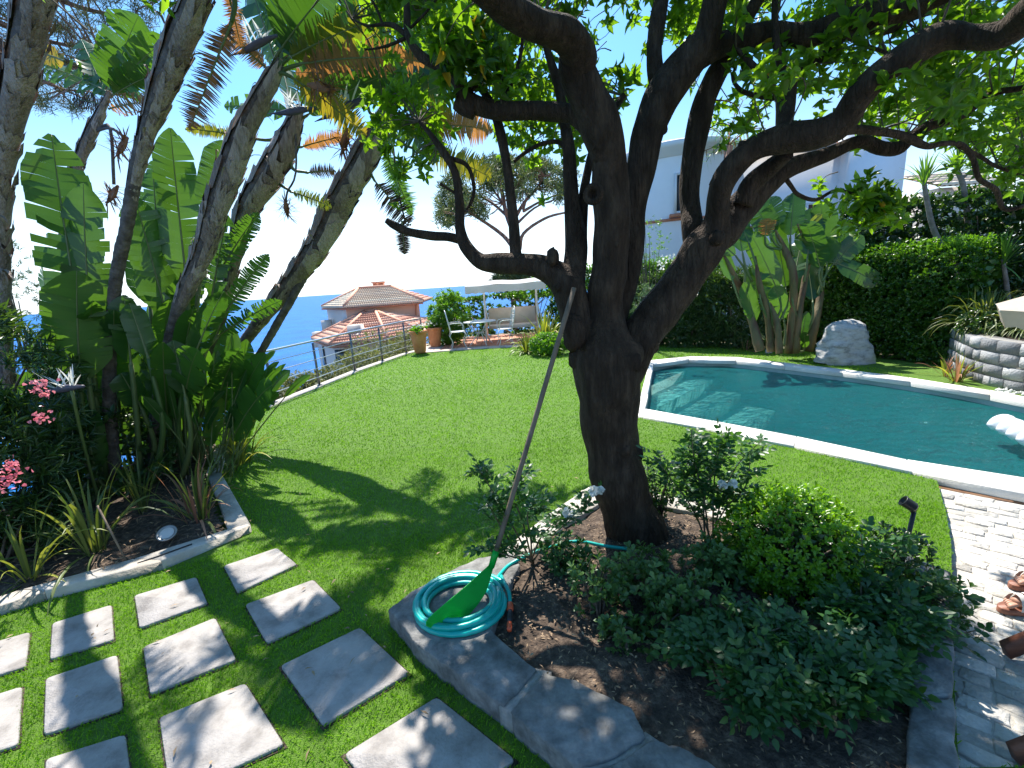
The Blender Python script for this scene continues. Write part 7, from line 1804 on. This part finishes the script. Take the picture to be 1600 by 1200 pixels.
web = MB(); kk = 10; rows_ = rows_ + (np.arange(nt_) % 2 * 2 - 1)[:, None, None] * np.array([0, 0, .004]); idx = np.arange(nt_ * kk).reshape(nt_, kk); web.add(rows_[:, :kk].reshape(-1, 3), np.stack([idx[:-1, :-1], idx[:-1, 1:], idx[1:, 1:], idx[1:, :-1]], -1).reshape(-1, 4)); web.build('fan_web', MAT['green_plastic'], rake, smooth=True)
rebase(rake, tipc)
sp = thing('garden_spotlight', 'black spotlight on a leaning stake right of the ball shrub', 'spotlight')
b_ = G(1406, 890, .06); t_ = PY(1428, 800, b_[1] + .02)
mb = MB(); mb.tube([b_ - [0, 0, .05], t_], .012, n=10); mb.build('stake', blk, sp)
h0 = t_ + CR * -.028 + [0, .0, .045]; mb = MB(); mb.lathe(h0, [(0, -.03), (.022, -.03), (.030, -.02), (.031, .035), (.034, .037), (.034, .042), (.027, .042), (.026, .02), (0, .018)], 20, axis=(-.6, .35, .45)); mb.build('lamp_head', blk, sp, smooth=True)
mb = MB(); mb.beam(t_, h0 - [0, 0, .01], .012, .03); mb.build('bracket', blk, sp); rebase(sp, b_)
fl_ = thing('ground_floodlight', 'small round grey floodlight lying near the planter corner', 'spotlight')
p = PY(262, 833, G(262, 845, .06)[1]); grey = M('grey_metal', (.30, .30, .29), rough=.4, metal=.5)
mb = MB(); mb.lathe(p - [0, 0, .02], [(0, -.03), (.045, -.02), (.062, .02), (.07, .03), (.07, .04), (.058, .04), (.052, .03), (0, .03)], 22, axis=(.2, -.5, .9)); mb.build('lamp_head', grey, fl_, smooth=True)
mb = MB(); mb.lathe(p - [0, 0, .02], [(0, .034), (.05, .034)], 18, axis=(.2, -.5, .9)); mb.build('lens', M('lamp_glass', (.5, .5, .48), rough=.12), fl_)
mb = MB(); mb.tube([p - [0, 0, .03], p * [1, 1, 0]], .012, n=6); mb.build('spike', blk, fl_); rebase(fl_, p * [1, 1, 0] + [0, 0, .04])
p0 = G(198, 878, .06); p1 = PY(152, 790, p0[1] + .1); mb = MB(); mb.tube([p0, p1], .007, n=6)
tag(mb.build('garden_stake', MAT['pole_wood'], origin=p0), 'thin leaning brown stake beside the green flax in the planter', 'stake')
mb = MB(); mb.tube(catmull([G(215, 880, .075), G(250, 868, .08), G(300, 850, .08)], 5), .006, n=6); tag(mb.build('drip_pipe', blk, origin=G(215, 880, .075)), 'black drip watering pipe on the soil beside the pale kerb', 'pipe')
mb = MB(); pw = G(940, 925, .13); mb.prism([pw[:2] + q for q in np.array([[-.035, -.015], [.03, -.02], [.04, .012], [-.03, .02]])], .115, .117, jit=.003); tag(mb.build('plant_label', MAT['frame_w'], origin=pw), 'small pale plastic plant label on the soil behind the round leaved seedling', 'label')

# ------------------------------------------------------------------ wooden chair and seated person at the right edge
MAT['teak'] = M('red_brown_wood', (0.16, 0.055, 0.03), (0.30, 0.12, 0.07), scale=5, rough=.5, stretch=(.3, 3, 3), bump=.2)
chw = thing('wooden_chair', 'red brown wooden lounge chair with its front feet at the right edge', 'chair')
q0 = G(1570, 1016, TZ + .05); q1 = G(1583, 1178, TZ + .05)
fx = (q0[0] + q1[0]) / 2
for q in (q0, q1):
    mb = MB(); mb.beam(q + [-.0, 0, .0], q + [.62, -.02, .30], .035, .085); mb.build('front_leg', MAT['teak'], chw)
    mb = MB(); mb.beam(q + [.75, 0, -.05], q + [.52, 0, .30], .035, .06); mb.build('rear_leg', MAT['teak'], chw)
    mb = MB(); mb.beam(q + [.32, .03, .52], q + [1.0, .03, .50], .07, .025); mb.build('armrest', MAT['teak'], chw)
    mb = MB(); mb.beam(q + [.40, .03, .14], q + [.40, .03, .50], .03, .05); mb.build('arm_post', MAT['teak'], chw)
wy = (q0[1] + q1[1]) / 2; wl_ = abs(q0[1] - q1[1]) + .04
for i in range(7): mb = MB(); mb.box((fx + .36 + i * .075, wy, q0[2] + .22 + .012 * i), (.06, wl_, .018)); mb.build('seat_slat', MAT['teak'], chw)
for i in range(7): mb = MB(); mb.beam((fx + .88 + .12, q1[1] + .03 + i * (wl_ - .1) / 6, q0[2] + .24), (fx + 1.22, q1[1] + .03 + i * (wl_ - .1) / 6, q0[2] + .98), .05, .018, up=(0, 1, 0)); mb.build('back_slat', MAT['teak'], chw)
rebase(chw, (fx + .4, wy, TZ))
MAT['skin'] = M('skin', (0.46, 0.24, 0.16), (0.54, 0.31, 0.22), scale=12, rough=.5)
MAT['grey_cloth'] = M('grey_blue_cloth', (0.13, .15, .19), (.18, .20, .25), scale=20, rough=.9)
MAT['white_strap'] = M('white_leather', (.66, .62, .57), rough=.5)
person = thing('person', 'seated person at the right edge, only feet in white strapped sandals showing', 'person')
def skin_mesh(name, verts, edges, radii, mat, parent, sub=2):
    me = bpy.data.meshes.new(name); me.from_pydata([tuple(map(float, v)) for v in verts], edges, []); o = bpy.data.objects.new(name, me); COL.objects.link(o)
    md = o.modifiers.new('skin', 'SKIN'); md.use_smooth_shade = True
    for i, r in enumerate(radii):
        me.skin_vertices[0].data[i].radius = (r, r) if np.ndim(r) == 0 else r
    me.skin_vertices[0].data[0].use_root = True
    s = o.modifiers.new('sub', 'SUBSURF'); s.levels = sub; s.render_levels = sub
    dg = bpy.context.evaluated_depsgraph_get(); ev = o.evaluated_get(dg); m2 = bpy.data.meshes.new_from_object(ev); o.modifiers.clear(); o.data = m2; m2.name = name
    m2.materials.clear(); m2.materials.append(mat)
    for p_ in m2.polygons: p_.use_smooth = True
    o.parent = parent; return o
fa = G(1584, 908, TZ + .05); fb = G(1567, 944, TZ + .05)      # toes
zf_ = TZ + .055
px_ = fx + .72; py__ = wy; pz_ = q0[2] + .36
V = [(px_, py__, pz_), (px_ + .08, py__, pz_ + .22), (px_ + .12, py__, pz_ + .42), (px_ + .10, py__, pz_ + .52), (px_ + .07, py__, pz_ + .66)]; E_ = [(0, 1), (1, 2), (2, 3), (3, 4)]; Rr_ = [.135, .12, .14, .055, .095]
def addv(p, par, r): V.append(tuple(p)); Rr_.append(r); E_.append((par, len(V) - 1)); return len(V) - 1
for sgn, toe in ((1, fa), (-1, fb)):
    h = addv((px_ - .03, py__ + sgn * .10, pz_), 0, .085); kn = addv((toe[0] + .36, toe[1] - .06 + .03 * sgn, pz_ + .12), h, .06); cf = addv((toe[0] + .27, toe[1] - .02, zf_ + .27), kn, .052)
    an = addv((toe[0] + .235, toe[1], zf_ + .04), cf, .036); hl = addv((toe[0] + .25, toe[1] + .0, zf_ - .005), an, .03); md_ = addv((toe[0] + .12, toe[1] + .0, zf_ + .012), an, .034); addv((toe[0] + .055, toe[1] + .002, zf_ - .002), md_, .030)
for sgn in (1, -1):
    sh_ = addv((px_ + .12, py__ + sgn * .17, pz_ + .43), 2, .055); el = addv((px_ + .02, py__ + sgn * .24, pz_ + .2), sh_, .042); wr = addv((px_ - .20, py__ + sgn * .20, pz_ + .17), el, .028); hd = addv((px_ - .27, py__ + sgn * .19, pz_ + .165), wr, .032)
    for f in range(4):
        a1 = addv((px_ - .315, py__ + sgn * .19 + (f - 1.5) * .02, pz_ + .165), hd, .009); addv((px_ - .355 + .006 * abs(f - 1.5), py__ + sgn * .19 + (f - 1.5) * .022, pz_ + .145), a1, .008)
    a1 = addv((px_ - .27, py__ + sgn * .15, pz_ + .16), hd, .011); addv((px_ - .305, py__ + sgn * .135, pz_ + .155), a1, .009)
body = skin_mesh('body', V, E_, Rr_, MAT['skin'], person)
for toe in (fa, fb):                                          # five toes each
    for i in range(5):
        r_ = .0115 if i == 0 else .0085 - .0006 * i; o_ = -.026 + i * .0125
        mb = MB(); L_ = .036 - .004 * i; mb.tube(catmull([(toe[0] + .045, toe[1] + o_, zf_ + .008), (toe[0] + .02 + .005 * i, toe[1] + o_, zf_ + .004), (toe[0] + .002 + .007 * i, toe[1] + o_, zf_ - .006)], 4), [r_] * 6 + [r_ * .9, r_ * .75, r_ * .4], n=8); mb.build('toe', MAT['skin'], person, smooth=True)
    mb = MB(); a = np.linspace(0, 2 * PI, 24, endpoint=False); sole = [(toe[0] + .125 - .145 * math.cos(t), toe[1] + .047 * math.sin(t) * (1 + .15 * math.cos(t))) for t in a]
    mb.prism(sole, TZ + .004, zf_ - .02, bev=.004); mb.build('sandal_sole', MAT['teak'], person)
    for dx in (.07, .115):
        mb = MB(); t = np.linspace(0, PI, 9); P = np.stack([np.full(9, toe[0] + dx) + .01 * np.sin(t), toe[1] + .047 * np.cos(t), zf_ - .025 + .078 * np.sin(t)], -1)
        w_ = .016; v = np.vstack([P - [w_, 0, 0], P + [w_, 0, 0]]); mb.add(v, [(i, i + 1, 9 + i + 1, 9 + i) for i in range(8)]); mb.build('sandal_strap', MAT['white_strap'], person, smooth=True)
mb = MB()
for sgn, toe in ((1, fa), (-1, fb)): mb.tube(catmull([(px_ + .02, py__ + sgn * .08, pz_ + .03), (px_ - .1, py__ + sgn * .11, pz_ + .01), (toe[0] + .40, toe[1] - .06 + .03 * sgn, pz_ + .11)], 5), np.linspace(.15, .085, 11), n=12)
mb.build('shorts', MAT['grey_cloth'], person, smooth=True)
mb = MB(); mb.tube(catmull([(px_, py__, pz_ - .02), (px_ + .08, py__, pz_ + .22), (px_ + .12, py__, pz_ + .40), (px_ + .11, py__, pz_ + .47)], 5), np.r_[np.linspace(.16, .145, 8), np.linspace(.15, .165, 5), .13, .10, .07], n=14); mb.build('shirt', MAT['white_strap'], person, smooth=True)
mb = MB(); mb.sphere((px_ + .085, py__, pz_ + .70), (.105, .09, .10), 14, 10, noise=.06); mb.build('hair', MAT['bract'], person, smooth=True)
mb = MB()
for s in (-1, 1): mb.sphere((px_ - .018, py__ + s * .032, pz_ + .67), .011, 8, 6)
tag(mb.build('eyes', MAT['bract'], person), kind='stuff')
mb = MB(); mb.tube([(px_ - .02, py__, pz_ + .67), (px_ - .045, py__, pz_ + .645)], [.008, .013], n=7); mb.build('nose', MAT['skin'], person, smooth=True)
mb = MB(); mb.box((px_ - .022, py__, pz_ + .615), (.01, .045, .008)); mb.build('mouth', MAT['pink'], person)
rebase(person, (px_, py__, TZ))
